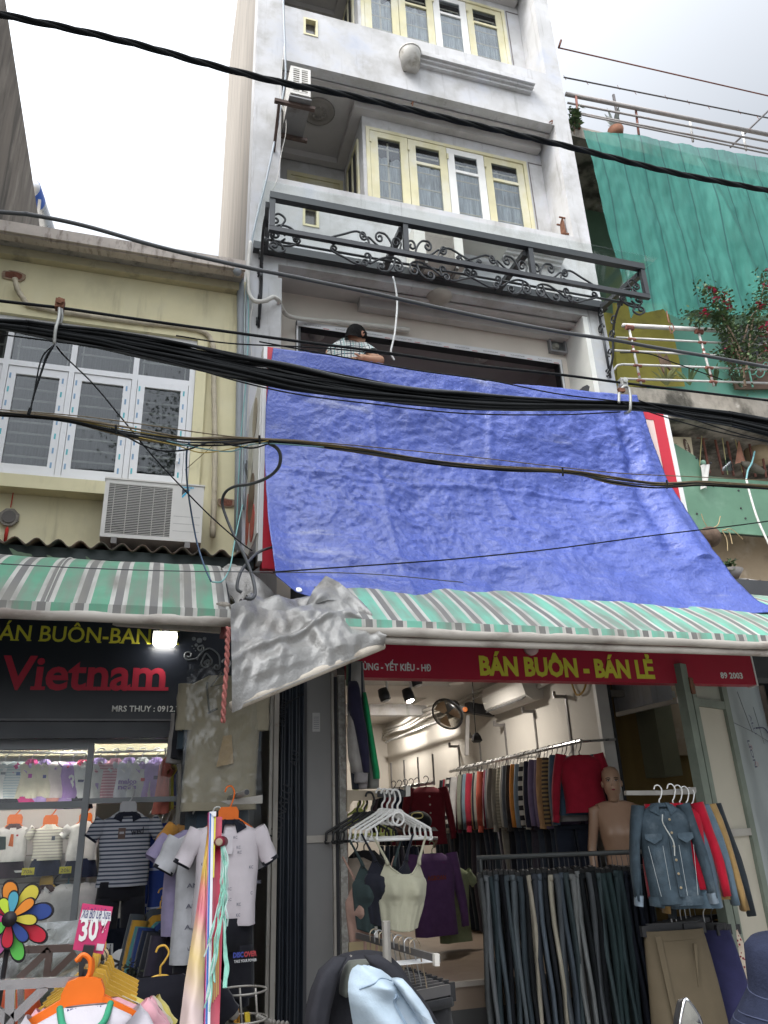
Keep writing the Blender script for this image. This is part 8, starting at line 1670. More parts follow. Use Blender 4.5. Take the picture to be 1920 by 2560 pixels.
m_brd = mat('board_blue',(.015,.11,.40),.4,.08,5); m_brw = mat('board_white',(.66,.65,.66),.4,.06,5); m_bry = mat('board_yellow',(.62,.52,.04),.4,.08,5); m_brr = mat('board_red',(.42,.02,.055),.35,.12,4,spec=.5); m_brg = mat('board_gold',(.42,.28,.05),.35,.15,7); m_brm = mat('board_magenta',(.42,.02,.18),.4)
strip(448,455,402,412,262,2400,m_brm,.0); strip(455,460,412,416,262,2400,m_brw,.004); strip(458,472,414,434,264,2400,m_brd,.006); strip(472,495,434,458,258,2400,m_brw,.008); strip(495,500,486,492,258,850,m_brd,.004); strip(500,516,484,498,262,862,m_bry,.005)
strip(498,522,458,470,262,2400,m_brr,-.01); strip(514,580,500,560,300,870,m_brr,-.03,.03); strip(480,600,470,550,850,2400,m_brr,-.03,.03)
for a in (478,495,512,528,543): strip(a,a+11,a-5,a+3,1420,2050-(a-478)*1.5,m_brg,-.025,.02)
build('cap', MB().prism([pq(452,256)+Vector((0,-.01,0)),pq(516,252)+Vector((0,-.01,0)),pq(512,300)+Vector((0,-.012,0)),pq(488,300)+Vector((0,-.012,0))], (0,-.003,0)), m_brw, ps)
ro = thing('roll_end', 'cardboard tube end poking out beside the sheet stack', 'tube', pq(545,540)); c = pq(540,535)+Vector((0,-.03,0))
build('tube', MB().lathe(c, [(.009,.03),(.015,.03),(.016,-.3),(.009,-.3)], 16, (-.15,-1,0)), mat('tube_card',(.36,.28,.20),.8), ro, True); build('wrap', MB().lathe(c, [(.0165,.0),(.024,-.02),(.025,-.3)], 16, (-.15,-1,0)), mat('tube_red',(.20,.01,.03),.5), ro, True)
rf_ = thing('raffia', 'pale green raffia string dangling down the sheet stack', 'string', pq(570,600)); m_rf = mat('raffia_green',(.28,.55,.45),.6,.2,20); m_rw = mat('raffia_white',(.50,.62,.58),.6,.2,20)
for k in range(15):
    a0 = 575+rnd.uniform(-15,25); pts = [pq(a0,570)]; tgt = rnd.choice((400,430,470,520,560,600)); n_ = 9; bl_ = rnd.uniform(1300,2100) if tgt < 500 else rnd.uniform(1150,1500)
    for j in range(1,n_):
        f = j/(n_-1); pts.append(pq(lerp(a0, tgt if f > .45 else a0-10, max(0,(f-.35)/.65))+rnd.uniform(-18,18), lerp(590,bl_,f))+Vector((0,-.06-rnd.uniform(0,.03),0)))
    build('strand', MB().tube(cr(pts,5), .0026, 4), m_rf if k % 3 else m_rw, rf_)
for k in range(7):
    pts = [pq(578+rnd.uniform(-8,8),1230+rnd.uniform(-20,20)), pq(585+rnd.uniform(-10,14),1400), pq(590+rnd.uniform(-12,14),1560), pq(600+rnd.uniform(-20,20),1700), pq(575+rnd.uniform(-10,25),1860)]
    build('strand', MB().tube(cr([p+Vector((0,-.05,0)) for p in pts],5), .003, 4), m_rf, rf_)
# ================================================================ pinwheel
pw = thing('pinwheel', 'big flower pinwheel with rainbow petals edged in black', 'pinwheel', P(21,1986,2.9)); ypw = 2.9
def petal(tip, wid, col, o, base=(85,335), inset=.84):
    bx, by = base; tx, ty = tip; dx, dy = tx-bx, ty-by; L_ = math.hypot(dx,dy); ux, uy = dx/L_, dy/L_; vx, vy = -uy, ux
    def outl(s):
        pts = []
        for k in range(24):
            a = 2*math.pi*k/24; r_ = (1-math.cos(a))/2; q = L_*(r_**.9); w_ = wid*math.sin(a)*(.35+.65*r_)*1.15
            cx_, cy_ = L_*.6, 0; q = cx_+(q-cx_)*s; w_ *= s; pts.append((bx+ux*q+vx*w_, by+uy*q+vy*w_))
        return pts
    pe = build('petal', MB().prism([P(*tl2(a,b),ypw-o) for a,b in outl(inset)], (0,-.004,0)), mat('petal_%02x%02x%02x' % tuple(int(c*255) for c in col), col, .5, .05, 6), pw)
    build('edge', MB().prism([P(*tl2(a,b),ypw-o+.004) for a,b in outl(1)], (0,-.003,0)), mat('petal_edge',(.015,.012,.015),.6), pe)
O_,Y_,B_2,R_2,G_2,K_,T_,Li,M_ = (.68,.22,.02),(.55,.46,.05),(.02,.05,.22),(.46,.01,.03),(.10,.47,.07),(.45,.10,.30),(.07,.32,.42),(.48,.62,.04),(.48,.03,.17)
for tip, wd, col in (((90,-5),88,O_),((330,35),88,Y_),((470,245),92,B_2),((410,520),90,R_2),((175,715),82,G_2),((-60,660),86,K_),((-210,300),90,B_2),((-170,60),90,R_2)): petal(tip, wd, col, 0)
for tip, wd, col in (((130,85),58,T_),((300,160),56,O_),((330,345),60,Y_),((235,535),66,B_2),((55,600),64,R_2),((-70,470),60,G_2),((-110,330),55,M_),((15,150),58,Li)): petal(tip, wd, col, .02)
c = P(*tl2(85,335),ypw-.03); build('hub', MB().lathe(c, [(.02,0),(.022,.012),(.001,.02)], 14, (0,-1,0)), mat('petal_edge',(.015,.012,.015),.6), pw, True); build('stick', MB().tube([c+Vector((0,.05,0)), Vector((c.x-.02,c.y+.05,.5))], .008, 6), m_blackf, pw)
# ================================================================ acrylic rack, price tag and hangers at the kerb
yk_ = 2.75
m_acr = mat('acrylic_bar', (.50,.48,.48), .15, .1, 5, metal=.75, stain=[((.3,.2,.2),.3,4)])
kr = thing('kerb_rack', 'shiny square tube display rack with diagonal braces at the street edge', 'rack', P(100,2212,yk_))
def kb(a, b, c_, d_, y0_=yk_, y1_=yk_, w_=.025, m=m_acr, nm='bar'): return build(nm, MB().bar(P(*tl2(a,b),y0_), P(*tl2(c_,d_),y1_), w_, w_), m, kr)
kb(-60,905,715,872); kb(95,900,75,1400); kb(115,1190,400,915); kb(-60,1110,70,1215); kb(185,1250,180,900,2.9,2.9,.018); build('end_cap', MB().bar(P(*tl2(690,880),yk_-.015), P(*tl2(722,878),yk_-.015), .03,.034), m_blackf, kr)
m_br = mat('bar_brown', (.13,.095,.085), .35, .15, 6, metal=.4)
for q_ in ((250,600,640,585),(160,850,430,595),(430,600,400,860),(440,830,650,625),(0,640,255,595)): kb(*q_, 3.15, 3.15, .022, m_br, 'brace')
tg = thing('price_tag', 'pink 30% sale card clipped above the orange hangers', 'price tag', P(200,2060,2.7)); yt = 2.72
TL, TR, BR_, BL = [P(*tl2(*q_),yt) for q_ in ((712,200),(977,232),(892,642),(628,602))]
build('card', MB().prism([TL,TR,BR_,BL], (0,.003,0)), mat('card_pink',(.50,.035,.13),.45,.05,4), tg)
def TP(a, b, o=.001): return TL.lerp(TR,a).lerp(BL.lerp(BR_,a),b)+Vector((0,-o,0))
build('label', MB().prism([TP(.05,.14),TP(.97,.10),TP(1.02,.30),TP(.03,.36)], (0,-.001,0)), mat('paper_white',(.6,.6,.6),.7), tg); build('rule', MB().prism([TP(.08,.37),TP(.92,.33),TP(.92,.335),TP(.08,.38)], (0,-.001,0)), m_wtx, tg); build('barcode', MB().prism([TP(.74,.80),TP(.97,.79),TP(.96,.93),TP(.73,.94)], (0,-.001,0)), mat('paper_white',(.6,.6,.6),.7), tg)
text('lettering', 'Xả Bộ Lẻ Size', TP(.06,.315,.003), TP(.97,.26,.003), .028, mat('ink_navy',(.02,.02,.14),.6), tg, bold=-.004, italic=.15, depth=.001)
text('lettering', '30', TP(.12,.79,.002), TP(.70,.72,.002), 0.062, m_wtx, tg, bold=.03, depth=.001); text('lettering', '%', TP(.74,.56,.002), TP(.97,.54,.002), .036, m_wtx, tg, bold=.05, depth=.001)
build('clip', MB().bar(P(*tl2(715,605),yt-.01), P(*tl2(808,612),yt-.01), .03,.028).bar(P(*tl2(755,620),yt-.01), P(*tl2(750,720),yt-.01), .02,.02).bar(P(*tl2(700,700),yt-.01), P(*tl2(745,715),yt-.01), .012,.02).bar(P(*tl2(705,705),yt-.01), P(*tl2(700,850),yt-.01), .01,.014).bar(P(*tl2(745,770),yt-.01), P(*tl2(725,850),yt-.01), .01,.014), m_blackf, tg)
hr = thing('hanger_rail', 'tan ringed wooden rail running back under the pink sale card', 'rail', P(*tl2(760,830),2.8)); p0, p1 = P(*tl2(790,720),2.95), P(*tl2(880,650),3.5)
build('rail', MB().tube([p0,p1], .022, 10), mat('rail_tan',(.42,.30,.17),.5,.12,9), hr, True)
for k in range(7): c = p0.lerp(p1, .2+.11*k); build('ring', MB().tube([c+Vector((.027*math.cos(a),0,.027*math.sin(a))) for a in [i*math.pi/8 for i in range(17)]], .007, 6), mat('ring_tan',(.50,.38,.22),.4) if k % 3 else m_blackf, hr, True)
G5 = 'yellow and orange hangers with child clothes on the tan rail'
def kid_hanger(c, m, lab, s_=1., gar=None, sl=None):
    t = thing('hanger', lab, 'hanger', c, G5); d = Vector((1,.05,0)).normalized()
    build('hook', MB().tube(cr([c+UP*.03, c+UP*.055+d*.012, c+UP*.085+d*.01, c+UP*.10-d*.01, c+UP*.085-d*.028],5), .007, 6), m, t, True)
    build('plate', MB().prism([c+d*(a*.055*s_)+UP*(b*.045*s_)+Vector((0,.012,0)) for a,b in ((-1,-1),(1,-1),(1.02,.2),(.8,.8),(.3,1),(-.3,1),(-.8,.8),(-1.02,.2))], (0,-.022,0)), m, t)
    for s in (-1,1): build('arm', MB().bar(c+d*(s*.045*s_)-UP*.012, c+d*(s*.145*s_)-UP*.062, .016,.024), m, t)
hc = P(*tl2(715,1000),2.62)
kid_hanger(hc, m_hango, 'front orange hanger holding the white tee with green collar', 1.0)
for k in range(7):
    f = .12+.12*k; c = hc.lerp(p1-UP*.10, f)+Vector((0,0,.01*k)); kid_hanger(c, m_hango if k == 0 else m_hangy, ('second orange hanger behind the front one','yellow hanger behind the orange pair','second yellow hanger on the tan rail','third yellow hanger on the tan rail','fourth yellow hanger on the tan rail','fifth yellow hanger on the tan rail','yellow hanger farthest along the tan rail')[k], .95)
def greencollar(t, c, dd, n, w, L, dep):
    build('collar_ring', MB().tube(cr([c-dd*.065+UP*.0+n*.0, c-dd*.048+n*(dep*1.0)-UP*.035, c+n*(dep*1.25)-UP*.055, c+dd*.048+n*(dep*1.0)-UP*.035, c+dd*.065],7), .009, 7), mat('rib_green',(.03,.24,.13),.8), t, True)
    text('print', 'MYKAMYNA', c-dd*.045+n*(dep*.3)-UP*.012, c+dd*.045+n*(dep*.3)-UP*.012, .012, mat('ink_navy',(.02,.02,.14),.6), t, bold=.02)
shirt('white tee with a green ribbed collar on the front orange hanger', P(*tl2(738,1085),2.58), (1,.04,0), .275, .40, fab((.50,.465,.50), var=.03), None, 'short', None, 'child shirt', dep=.06, marks=greencollar, name='child_shirt', under=fab((.55,.52,.55)))
for k, (dx, cc, lab) in enumerate(((.03,(.58,.30,.34),'pink tee behind the white one with green collar'),(.05,(.55,.28,.32),'second pink tee behind the white one'),(.05,(.04,.02,.025),'dark tee behind the pink ones'),(.07,(.50,.44,.32),'tan tee in plastic behind the pink ones'),(.10,(.50,.42,.12),'mustard patterned shirt further along the tan rail'))):
    shirt(lab, P(*tl2(738,1085),2.58)+Vector((dx*.6, .08+.09*k, .0-.012*k)), (1,.04,0), .285, .40, fab(cc), 'child clothes on the tan rail', 'short', None, 'child shirt', dep=.04, name='child_shirt')
shirt('black coat at the far end of the tan rail', p1+Vector((.22,.05,-.09)), (1,.1,0), .42, .6, fab((.014,.014,.018)), 'child clothes on the tan rail', 'short', None, 'coat', dep=.05, name='coat', hang=m_hangy)
# clear plastic bags of clothes behind the rack
for k, (a, b, s_, col, lab) in enumerate(((60,800,.16,(.22,.22,.23),'crumpled clear plastic bag behind the pinwheel'),(330,720,.16,(.28,.29,.29),'crumpled clear plastic bag above the brown braces'),(300,1000,.18,(.12,.14,.14),'dark garment bag below the bright bar'),(520,1050,.15,(.35,.31,.26),'tan garment in plastic beside the orange hanger'),(190,1180,.15,(.10,.12,.13),'dim plastic bag at the lower rack corner'))):
    c = P(*tl2(a,b),3.6); t = thing('plastic_bag', lab, 'bag', c-UP*s_, 'plastic bags behind the street rack')
    fnb = lambda u, v: c+Vector(((u-.5)*2*s_, -.06*math.sin(math.pi*u)*math.sin(math.pi*v)-.03*nz(u*6+k*3,v*6)-.02*abs(nz(u*13,v*13+k)), (v-.5)*1.7*s_))
    build('contents', MB().grid(lambda u, v: Vector(fnb(u,v))+Vector((0,.03,0)), 10, 8), fab(col), t, True); build('film', MB().grid(fnb, 30, 26), m_bag, t, True)
ob = thing('orange_bag', 'orange red bag at the foot of the street rack', 'bag', P(*tl2(80,1240),3.3)); build('body', MB().loft([ring(P(*tl2(80,y_),3.3), Vector((1,0,0)), Vector((0,-1,0)), w_, .06, 16) for y_, w_ in ((945,.05),(970,.085),(1100,.10),(1300,.10))]), mat('bag_orange',(.42,.06,.015),.5,.15,6), ob, True)
# notices behind the glass
nt1 = thing('notice', 'white paper notice beginning KHÔNG behind the sale card', 'notice', P(*tl2(800,700),5.0)); Q1 = [P(*tl2(*q_),5.0) for q_ in ((650,620),(975,548),(975,780),(640,795))]
build('paper', MB().prism([P(*tl2(*q_),5.0) for q_ in ((655,560),(978,548),(972,780),(645,792))], (0,.003,0)), mat('paper_grey2',(.40,.40,.40),.7), nt1); text('lettering', 'KHÔNG      CẢ', P(*tl2(665,682),4.995), P(*tl2(955,672),4.995), .05, mat('ink_black',(.02,.02,.03),.8), nt1, bold=.02)
nt2 = thing('notice', 'red no smoking notice with yellow border and crossed cigarette', 'notice', P(*tl2(1150,790),4.95))
def N2(a, b, o=0): return P(*tl2(*[lerp(lerp(p_[i],q_[i],a),lerp(r_[i],s_[i],a),b) for p_,q_,r_,s_ in [((972,640),(1338,615),(965,795),(1325,790))] for i in (0,1)]),4.95)+Vector((0,-o,0))
build('border', MB().prism([N2(0,0),N2(1,0),N2(1,1),N2(0,1)], (0,.003,0)), mat('notice_yellow',(.48,.33,.04),.5), nt2); build('panel', MB().prism([N2(.025,.06,.001),N2(.975,.06,.001),N2(.975,.94,.001),N2(.025,.94,.001)], (0,-.001,0)), mat('notice_red',(.34,.03,.02),.5), nt2)
cN = N2(.22,.5,.003); build('circle', MB().lathe(cN, [(.066,0),(.066,.002),(.001,.003)], 24, (0,-1,0)), mat('paper_white',(.6,.6,.6),.7), nt2)
for s in (-1,1): build('cross', MB().bar(cN+Vector((-.05,-.005-.002*s,-.02*s)), cN+Vector((.05,-.005-.002*s,.02*s)), .003,.012), m_blackf, nt2)
text('lettering', 'CẤM HÚT THUỐC', N2(.42,.40,.003), N2(.95,.36,.003), .045, mat('notice_yellow',(.48,.33,.04),.5), nt2, bold=.05); text('lettering', 'NO SMOKING', N2(.42,.84,.003), N2(.94,.80,.003), .05, mat('notice_yellow',(.48,.33,.04),.5), nt2, bold=.05)
build('rule', MB().prism([N2(.42,.53,.003),N2(.95,.50,.003),N2(.95,.53,.003),N2(.42,.56,.003)], (0,-.001,0)), mat('notice_yellow',(.48,.33,.04),.5), nt2)
nt3 = thing('notice', 'red fire notice reading LỬA FIRE low behind the hangers', 'notice', P(*tl2(1240,1000),4.95)); build('panel', MB().prism([P(*tl2(*q_),4.95) for q_ in ((1165,900),(1300,890),(1298,1060),(1165,1066))], (0,.003,0)), mat('notice_red',(.34,.03,.02),.5), nt3)
text('lettering', 'LỬA', P(*tl2(1205,975),4.945), P(*tl2(1290,972),4.945), .05, mat('notice_yellow',(.48,.33,.04),.5), nt3, bold=.05); text('lettering', 'FIRE', P(*tl2(1185,1045),4.945), P(*tl2(1280,1040),4.945), .05, mat('notice_yellow',(.48,.33,.04),.5), nt3, bold=.05)
build('paper', MB().prism([P(*tl2(*q_),4.95) for q_ in ((1160,1070),(1298,1064),(1290,1320),(1160,1320))], (0,.003,0)), mat('paper_grey2',(.40,.40,.40),.7), nt3); text('lettering', 'CỦA', P(*tl2(1185,1130),4.945), P(*tl2(1240,1130),4.945), .04, mat('ink_red',(.5,.04,.05),.6), nt3, bold=.03)
build('circle', MB().tube([P(*tl2(1212+22*math.cos(a),1175+22*math.sin(a)),4.94) for a in [i*math.pi/8 for i in range(17)]], .004, 4), m_blackf, nt3)
so_ = thing('dried_plant', 'small dark dried plant in front of the no smoking notice', 'plant', P(*tl2(1140,800),4.6)); lv = MB()
for _ in range(90): leafq(lv, P(*tl2(1130+rnd.gauss(0,30),790+rnd.gauss(0,40)),4.6), rnd.uniform(.02,.04))
build('leaves', lv, mat('leaf_dry',(.035,.04,.025),.8,.3,9), so_, kind='stuff'); build('stem', MB().tube([P(*tl2(1130,860),4.6),P(*tl2(1120,740),4.6)], .004, 4), m_stem, so_)
# ================================================================ boy leaning at the upper opening
t6 = lambda a, b: (674.0+a/6.0, 674.0+b/6.0)
yb_ = 5.55
m_sk = mat('skin', (.42,.235,.15), .5, .08, 9, spec=.35); m_hair = mat('hair_black', (.007,.006,.006), .8, .3, 30, .6, 120, spec=.1)
hd = P(*t6(575,325), yb_); boy = thing('person', 'dark haired person in a plaid shirt leaning on the ledge above the tarp', 'person', hd-UP*.75)
fw = Vector((.70,.55,-.38)).normalized(); sd_ = Vector((.62,-.78,0)).normalized(); upv = sd_.cross(fw)
if upv.z < 0: upv = -upv
def H(a, b, c_): return hd+sd_*a+fw*b+upv*c_
bm_ = MB()
# head, neck, trunk and arm as one skin of rings
def hr_(c_, a, b, off=0, k=18, jaw=0): return [H(a*math.cos(2*math.pi*i/k), off+b*math.sin(2*math.pi*i/k), c_) for i in range(k)]
sh_c = P(*t6(470,420), yb_+.05)
neck0 = H(0,-.035,-.10); ch_c = P(*t6(430,600), yb_+.12)
rings = [hr_(.115,.008,.01,-.01),hr_(.105,.045,.055,-.01),(hr_(.075,.066,.083,-.008)),hr_(.03,.074,.094),hr_(-.02,.072,.094,.0),hr_(-.06,.064,.085,.008),hr_(-.095,.05,.066,.012),hr_(-.112,.046,.05,-.012)]
def rg2(c, ax1, ax2, r1, r2, k=18): return [c+ax1*(r1*math.cos(2*math.pi*i/k))+ax2*(r2*math.sin(2*math.pi*i/k)) for i in range(k)]
tx = Vector((.9,-.3,.0)).normalized(); ty = Vector((.3,.9,.1)).normalized()
rings += [rg2(hd.lerp(sh_c,.72)-UP*.03, tx, ty, .052,.052), rg2(sh_c-UP*.0, tx, ty, .12,.075), rg2(sh_c-UP*.05, tx, ty, .175,.095), rg2(sh_c-UP*.16, tx, ty, .18,.105), rg2(sh_c-UP*.32+Vector((-.03,.02,0)), tx, ty, .165,.105), rg2(sh_c-UP*.52+Vector((-.05,.05,0)), tx, ty, .155,.10), rg2(sh_c-UP*.75+Vector((-.05,.08,0)), tx, ty, .165,.11)]
bm_.loft(rings)
# nose, brow
bm_.loft([[H(x_, .088+d_, z_) for x_ in (-w_, w_)]+[H(0,.088+d_+h_, z_)] for z_, w_, d_, h_ in ((.015,.006,.0,.006),(-.02,.012,-.002,.018),(-.032,.014,-.004,.012))])
elbow = P(*t6(868,625), yb_-.16); s1 = sh_c+tx*.14-UP*.08; wr_ = P(*t6(640,590), yb_-.28); hand = P(*t6(600,622), yb_-.30)
bm_.tube([s1-tx*.03, s1, s1.lerp(elbow,.35), s1.lerp(elbow,.7), elbow-Vector((.02,0,0)), elbow+Vector((.005,-.01,-.005)), elbow.lerp(wr_,.25)-UP*.012, elbow.lerp(wr_,.6)-UP*.012, wr_, hand], [.06,.062,.055,.047,.045,.042,.046,.040,.03,.028], 12)
body_ = build('body', bm_, m_sk, boy, True)
for k in range(4): build('finger', MB().tube([hand+Vector((-.01,-.0,.012*k-.02)), hand+Vector((-.045,-.005,.012*k-.024)), hand+Vector((-.075+.006*abs(k-1),0,.012*k-.035)), hand+Vector((-.09+.008*abs(k-1),.01,.012*k-.048))], [.010,.0095,.009,.006], 7), m_sk, body_, True)
build('thumb', MB().tube([hand+Vector((.015,-.01,.02)), hand+Vector((-.015,-.02,.04)), hand+Vector((-.04,-.02,.045))], [.011,.010,.007], 7), m_sk, body_, True)
s2 = sh_c-tx*.15-UP*.08; bm2 = MB().tube([s2, s2-UP*.14-tx*.03, s2-UP*.27+fw*.06, s2-UP*.30+fw*.2+tx*.05], [.055,.05,.045,.035], 10); build('arm', bm2, m_sk, body_, True)
for s in (1,-1):
    build('ear', MB().loft([[H(s*(.072+o_), -.012+.022*math.cos(a)*sc_, -.012+.034*math.sin(a)*sc_) for a in [i*math.pi/6 for i in range(12)]] for o_, sc_ in ((0,.8),(.010,1.0),(.016,.85),(.012,.5))]), mat('skin_ear',(.42,.20,.13),.5), boy, True)
    build('eye', MB().ball(H(s*.03,.086,.012), .012,.010,.007,8,6), m_eye, boy, True)
build('mouth', MB().ball(H(0,.088,-.062), .02,.008,.006,8,5), mat('lip_tone',(.34,.14,.11),.5), boy, True)
hb_ = MB(); K = 26
def hpt(u, v):
    a = u*2*math.pi; hair_low = lerp(-.112,.065, (.5+.5*math.cos(a-math.pi/2))**2.0) if True else 0
    z = lerp(hair_low, .128, v); r_ = math.sqrt(max(0, 1-(max(0,z+.0)/.128)**2.4)) if z > 0 else 1
    e_ = lerp(.95,1.06,min(1,v*3))
    k_ = e_*(.081+.004*nz(math.cos(a)*6,z*50,math.sin(a)*6)+.004*math.sin(a*9+z*60)+.006*nz(math.cos(a)*14,math.sin(a)*14,z*40))*r_+.0005; k2 = e_*(.103+.004*nz(math.cos(a)*5,z*40,3))*r_+.0005
    return H(k_*math.cos(a), -.004+k2*math.sin(a)*.98, z)
hb_.grid(hpt, 44, 16); build('hair', hb_, m_hair, boy, True)
m_plaid = mat('plaid_white', (.56,.57,.55), .85, .05, 12, .15, 80, spec=.15)
stripes(m_plaid, 2, [(.12,(.03,.05,.07)),(.3,None),(.36,(.12,.28,.28)),(.6,None),(.64,(.05,.07,.09)),(1,None)], .085); stripes(m_plaid, 0, [(.10,(.04,.06,.08)),(.32,None),(.40,(.16,.32,.32)),(.62,None),(.66,(.05,.07,.09)),(1,None)], .078)
sp_ = MB()
sp_.loft([rg2(sh_c+UP*.028-Vector((.0,.0,0)), tx, ty, .075,.065)]+[rg2(sh_c-UP*d_+o_, tx, ty, a*(1+.03*math.sin(d_*40)), b) for d_, a, b, o_ in ((-.005,.135,.088,Vector()),(.05,.19,.112,Vector()),(.16,.197,.125,Vector((-.005,0,0))),(.32,.19,.128,Vector((-.03,.02,0))),(.52,.18,.122,Vector((-.05,.05,0))))], (False,False))
shirt_ = build('shirt', sp_, m_plaid, boy, True)
build('sleeve', MB().tube([s1-tx*.05+UP*.01, s1+tx*.0, s1.lerp(elbow,.25), s1.lerp(elbow,.52)], [.075,.080,.076,.072], 14, False), m_plaid, shirt_, True); build('sleeve', MB().tube([s2+tx*.05, s2-UP*.08, s2-UP*.2-tx*.03], [.075,.075,.068], 12, False), m_plaid, shirt_, True)
build('collar', MB().loft([rg2(hd.lerp(sh_c,.66)-UP*.01, tx, ty, .066,.066), rg2(sh_c+UP*.035, tx, ty, .085,.075)], (False,False)), m_plaid, shirt_, True)
kn_ = P(1266,838,5.2); lt = solo('bracket', MB().prism([P(*q_,5.25) for q_ in ((1256,846),(1258,836),(1268,831),(1274,835),(1272,846))], (0,.06,0)), m_blackf, 'black lamp bracket poking over the top of the tarp', 'bracket')
# ================================================================ rider in a bucket hat and the scooter mirror at the kerb
tH = tK
yh = 2.05; hc_ = P(*tH(1810,1450), yh)
rd = thing('person', 'person in a navy bucket hat at the edge of the street', 'person', Vector((hc_.x+.02, hc_.y, .0)))
m_navyc = mat('cloth_navy', (.018,.022,.042), .9, .12, 30, .25, 120, spec=.12)
c0 = hc_+Vector((.03,0,-.05)); bod = MB()
bod.loft([rg2(c0+UP*z+Vector((0,o_,0)), Vector((1,0,0)), Vector((0,1,0)), a, b) for z, a, b, o_ in ((.13,.01,.01,0),(.11,.05,.06,0),(.05,.073,.092,0),(-.02,.072,.094,0),(-.08,.062,.082,-.01),(-.115,.045,.055,-.01),(-.13,.05,.052,.02),(-.19,.055,.056,.03),(-.22,.12,.075,.04),(-.27,.19,.1,.04),(-.42,.19,.115,.05),(-.62,.165,.11,.08),(-.75,.18,.13,.1))])
for s in (-1,1):
    bod.tube([c0+Vector((s*.17,.04,-.26)), c0+Vector((s*.21,.0,-.42)), c0+Vector((s*.22,-.06,-.56)), c0+Vector((s*.2,.18,-.62)), c0+Vector((s*.2,.34,-.58))], [.058,.05,.042,.036,.03], 10)
    bod.tube([c0+Vector((s*.09,.1,-.74)), c0+Vector((s*.12,.42,-.78)), c0+Vector((s*.13,.44,-1.0)), c0+Vector((s*.13,.42,-1.2)), c0+Vector((s*.13,.5,-1.25))], [.09,.075,.065,.05,.04], 10)
bod.loft([[c0+Vector((x_, -.088-d_, z_)) for x_ in (-w_, w_)]+[c0+Vector((0,-.088-d_-h_,z_))] for z_, w_, d_, h_ in ((.02,.006,0,.006),(-.02,.013,0,.02),(-.032,.014,0,.012))])
build('body', bod, m_sk, rd, True)
build('shirt', MB().loft([rg2(c0+UP*z+Vector((0,o_,0)), Vector((1,0,0)), Vector((0,1,0)), a, b) for z, a, b, o_ in ((-.195,.07,.07,.03),(-.22,.135,.09,.04),(-.27,.205,.115,.04),(-.42,.205,.13,.05),(-.62,.185,.13,.08),(-.76,.195,.145,.1))], (False,True)), mat('cloth_pinkish',(.52,.34,.33),.85,.1,12), rd, True)
build('face_mask', MB().grid(lambda u, v: c0+Vector((.078*math.cos(math.pi*(1+u)), .098*math.sin(math.pi*(1+u))-.012, lerp(-.09,-.01,v))), 16, 6), mat('mask_pink',(.58,.36,.36),.8), rd, True)
hat = MB(); tilt = Vector((-.12,-.1,1)).normalized(); hx_ = Vector((1,0,.12)).normalized(); hy_ = tilt.cross(hx_)
prof = [(.001,.145),(.075,.142),(.092,.125),(.100,.06),(.104,.02),(.125,-.012),(.165,-.062),(.172,-.075),(.166,-.073),(.120,-.02),(.101,.01)]
K = 40
hat.loft([[c0+UP*.045+hx_*(r_*math.cos(2*math.pi*k/K)*1.05)+hy_*(r_*1.1*math.sin(2*math.pi*k/K))+tilt*(h_+(.012*math.sin(4*math.pi*k/K+1) if r_ > .13 else 0)) for k in range(K)] for r_, h_ in prof], (True,False))
ht = build('hat', hat, m_navyc, rd, True)
for r_, h_ in ((.1045,.018),(.14,-.032),(.155,-.05)): build('stitching', MB().tube([c0+UP*.045+hx_*((r_+.001)*1.05*math.cos(2*math.pi*k/K))+hy_*((r_+.001)*1.1*math.sin(2*math.pi*k/K))+tilt*(h_+(.012*math.sin(4*math.pi*k/K+1) if r_ > .13 else 0)) for k in range(K+1)], .0015, 4), mat('stitch_navy',(.05,.06,.11),.8), ht)
e0 = P(*tH(1590,1320), yh-.16); build('emblem', MB().lathe(c0+UP*.045-hy_*0+Vector((-.07,-.125,-.012)), [(.014,0),(.014,.003),(.001,.004)], 10, (-.4,-.9,.1)), mat('emblem_grey',(.10,.11,.13),.7), ht)
sc_ = thing('motorbike', 'motor scooter at the kerb with a pointed chrome edged mirror', 'motorbike', (1.95, 2.2, 0)); ym = 2.1
mc = P(*tH(935,1640), ym)
out_ = [(880,1497),(912,1520),(960,1585),(1000,1650),(1028,1720),(1030,1800),(1000,1870),(930,1890),(850,1860),(825,1800),(832,1700),(850,1600),(866,1530)]
mo = [P(*tH(a,b),ym) for a,b in out_]; mcen = sum(mo, Vector())/len(mo)
build('mirror_shell', MB().loft([mo, [p+Vector((0,.01,0)) for p in mo], [mcen+(p-mcen)*.85+Vector((0,.035,0)) for p in mo], [mcen+(p-mcen)*.3+Vector((0,.05,0)) for p in mo]], (False,True)), m_blackf, sc_, True)
build('mirror_rim', MB().tube(mo+[mo[0]], .005, 6), mat('chrome',(.6,.6,.6),.12,metal=1), sc_, True)
mir = [mcen+(p-mcen)*.95+Vector((0,-.003,0)) for p in mo]; build('mirror_glass', MB().add(mir+[mcen+Vector((0,-.006,0))], [(i,(i+1) % len(mir),len(mir)) for i in range(len(mir))]), mat('mirror',(.82,.80,.72),.04,.01,2,metal=1), sc_)
m_bike = mat('bike_dark', (.03,.035,.05), .25, .1, 4, spec=.6, coat=.5); bx_, by_ = mcen.x, 2.2
build('mirror_stalk', MB().tube(cr([mcen+Vector((.02,.04,-.03)), mcen+Vector((.05,.06,-.12)), Vector((bx_+.08,by_,.98))],5), .008, 7), m_blackf, sc_, True)
build('handlebar', MB().tube(cr([(bx_-.0,by_,.97),(bx_+.12,by_+.02,.98),(bx_+.35,by_+.02,1.0),(bx_+.58,by_+.02,.98),(bx_+.7,by_,.97)],5), .017, 8), m_blackf, sc_, True)
cx_ = bx_+.35
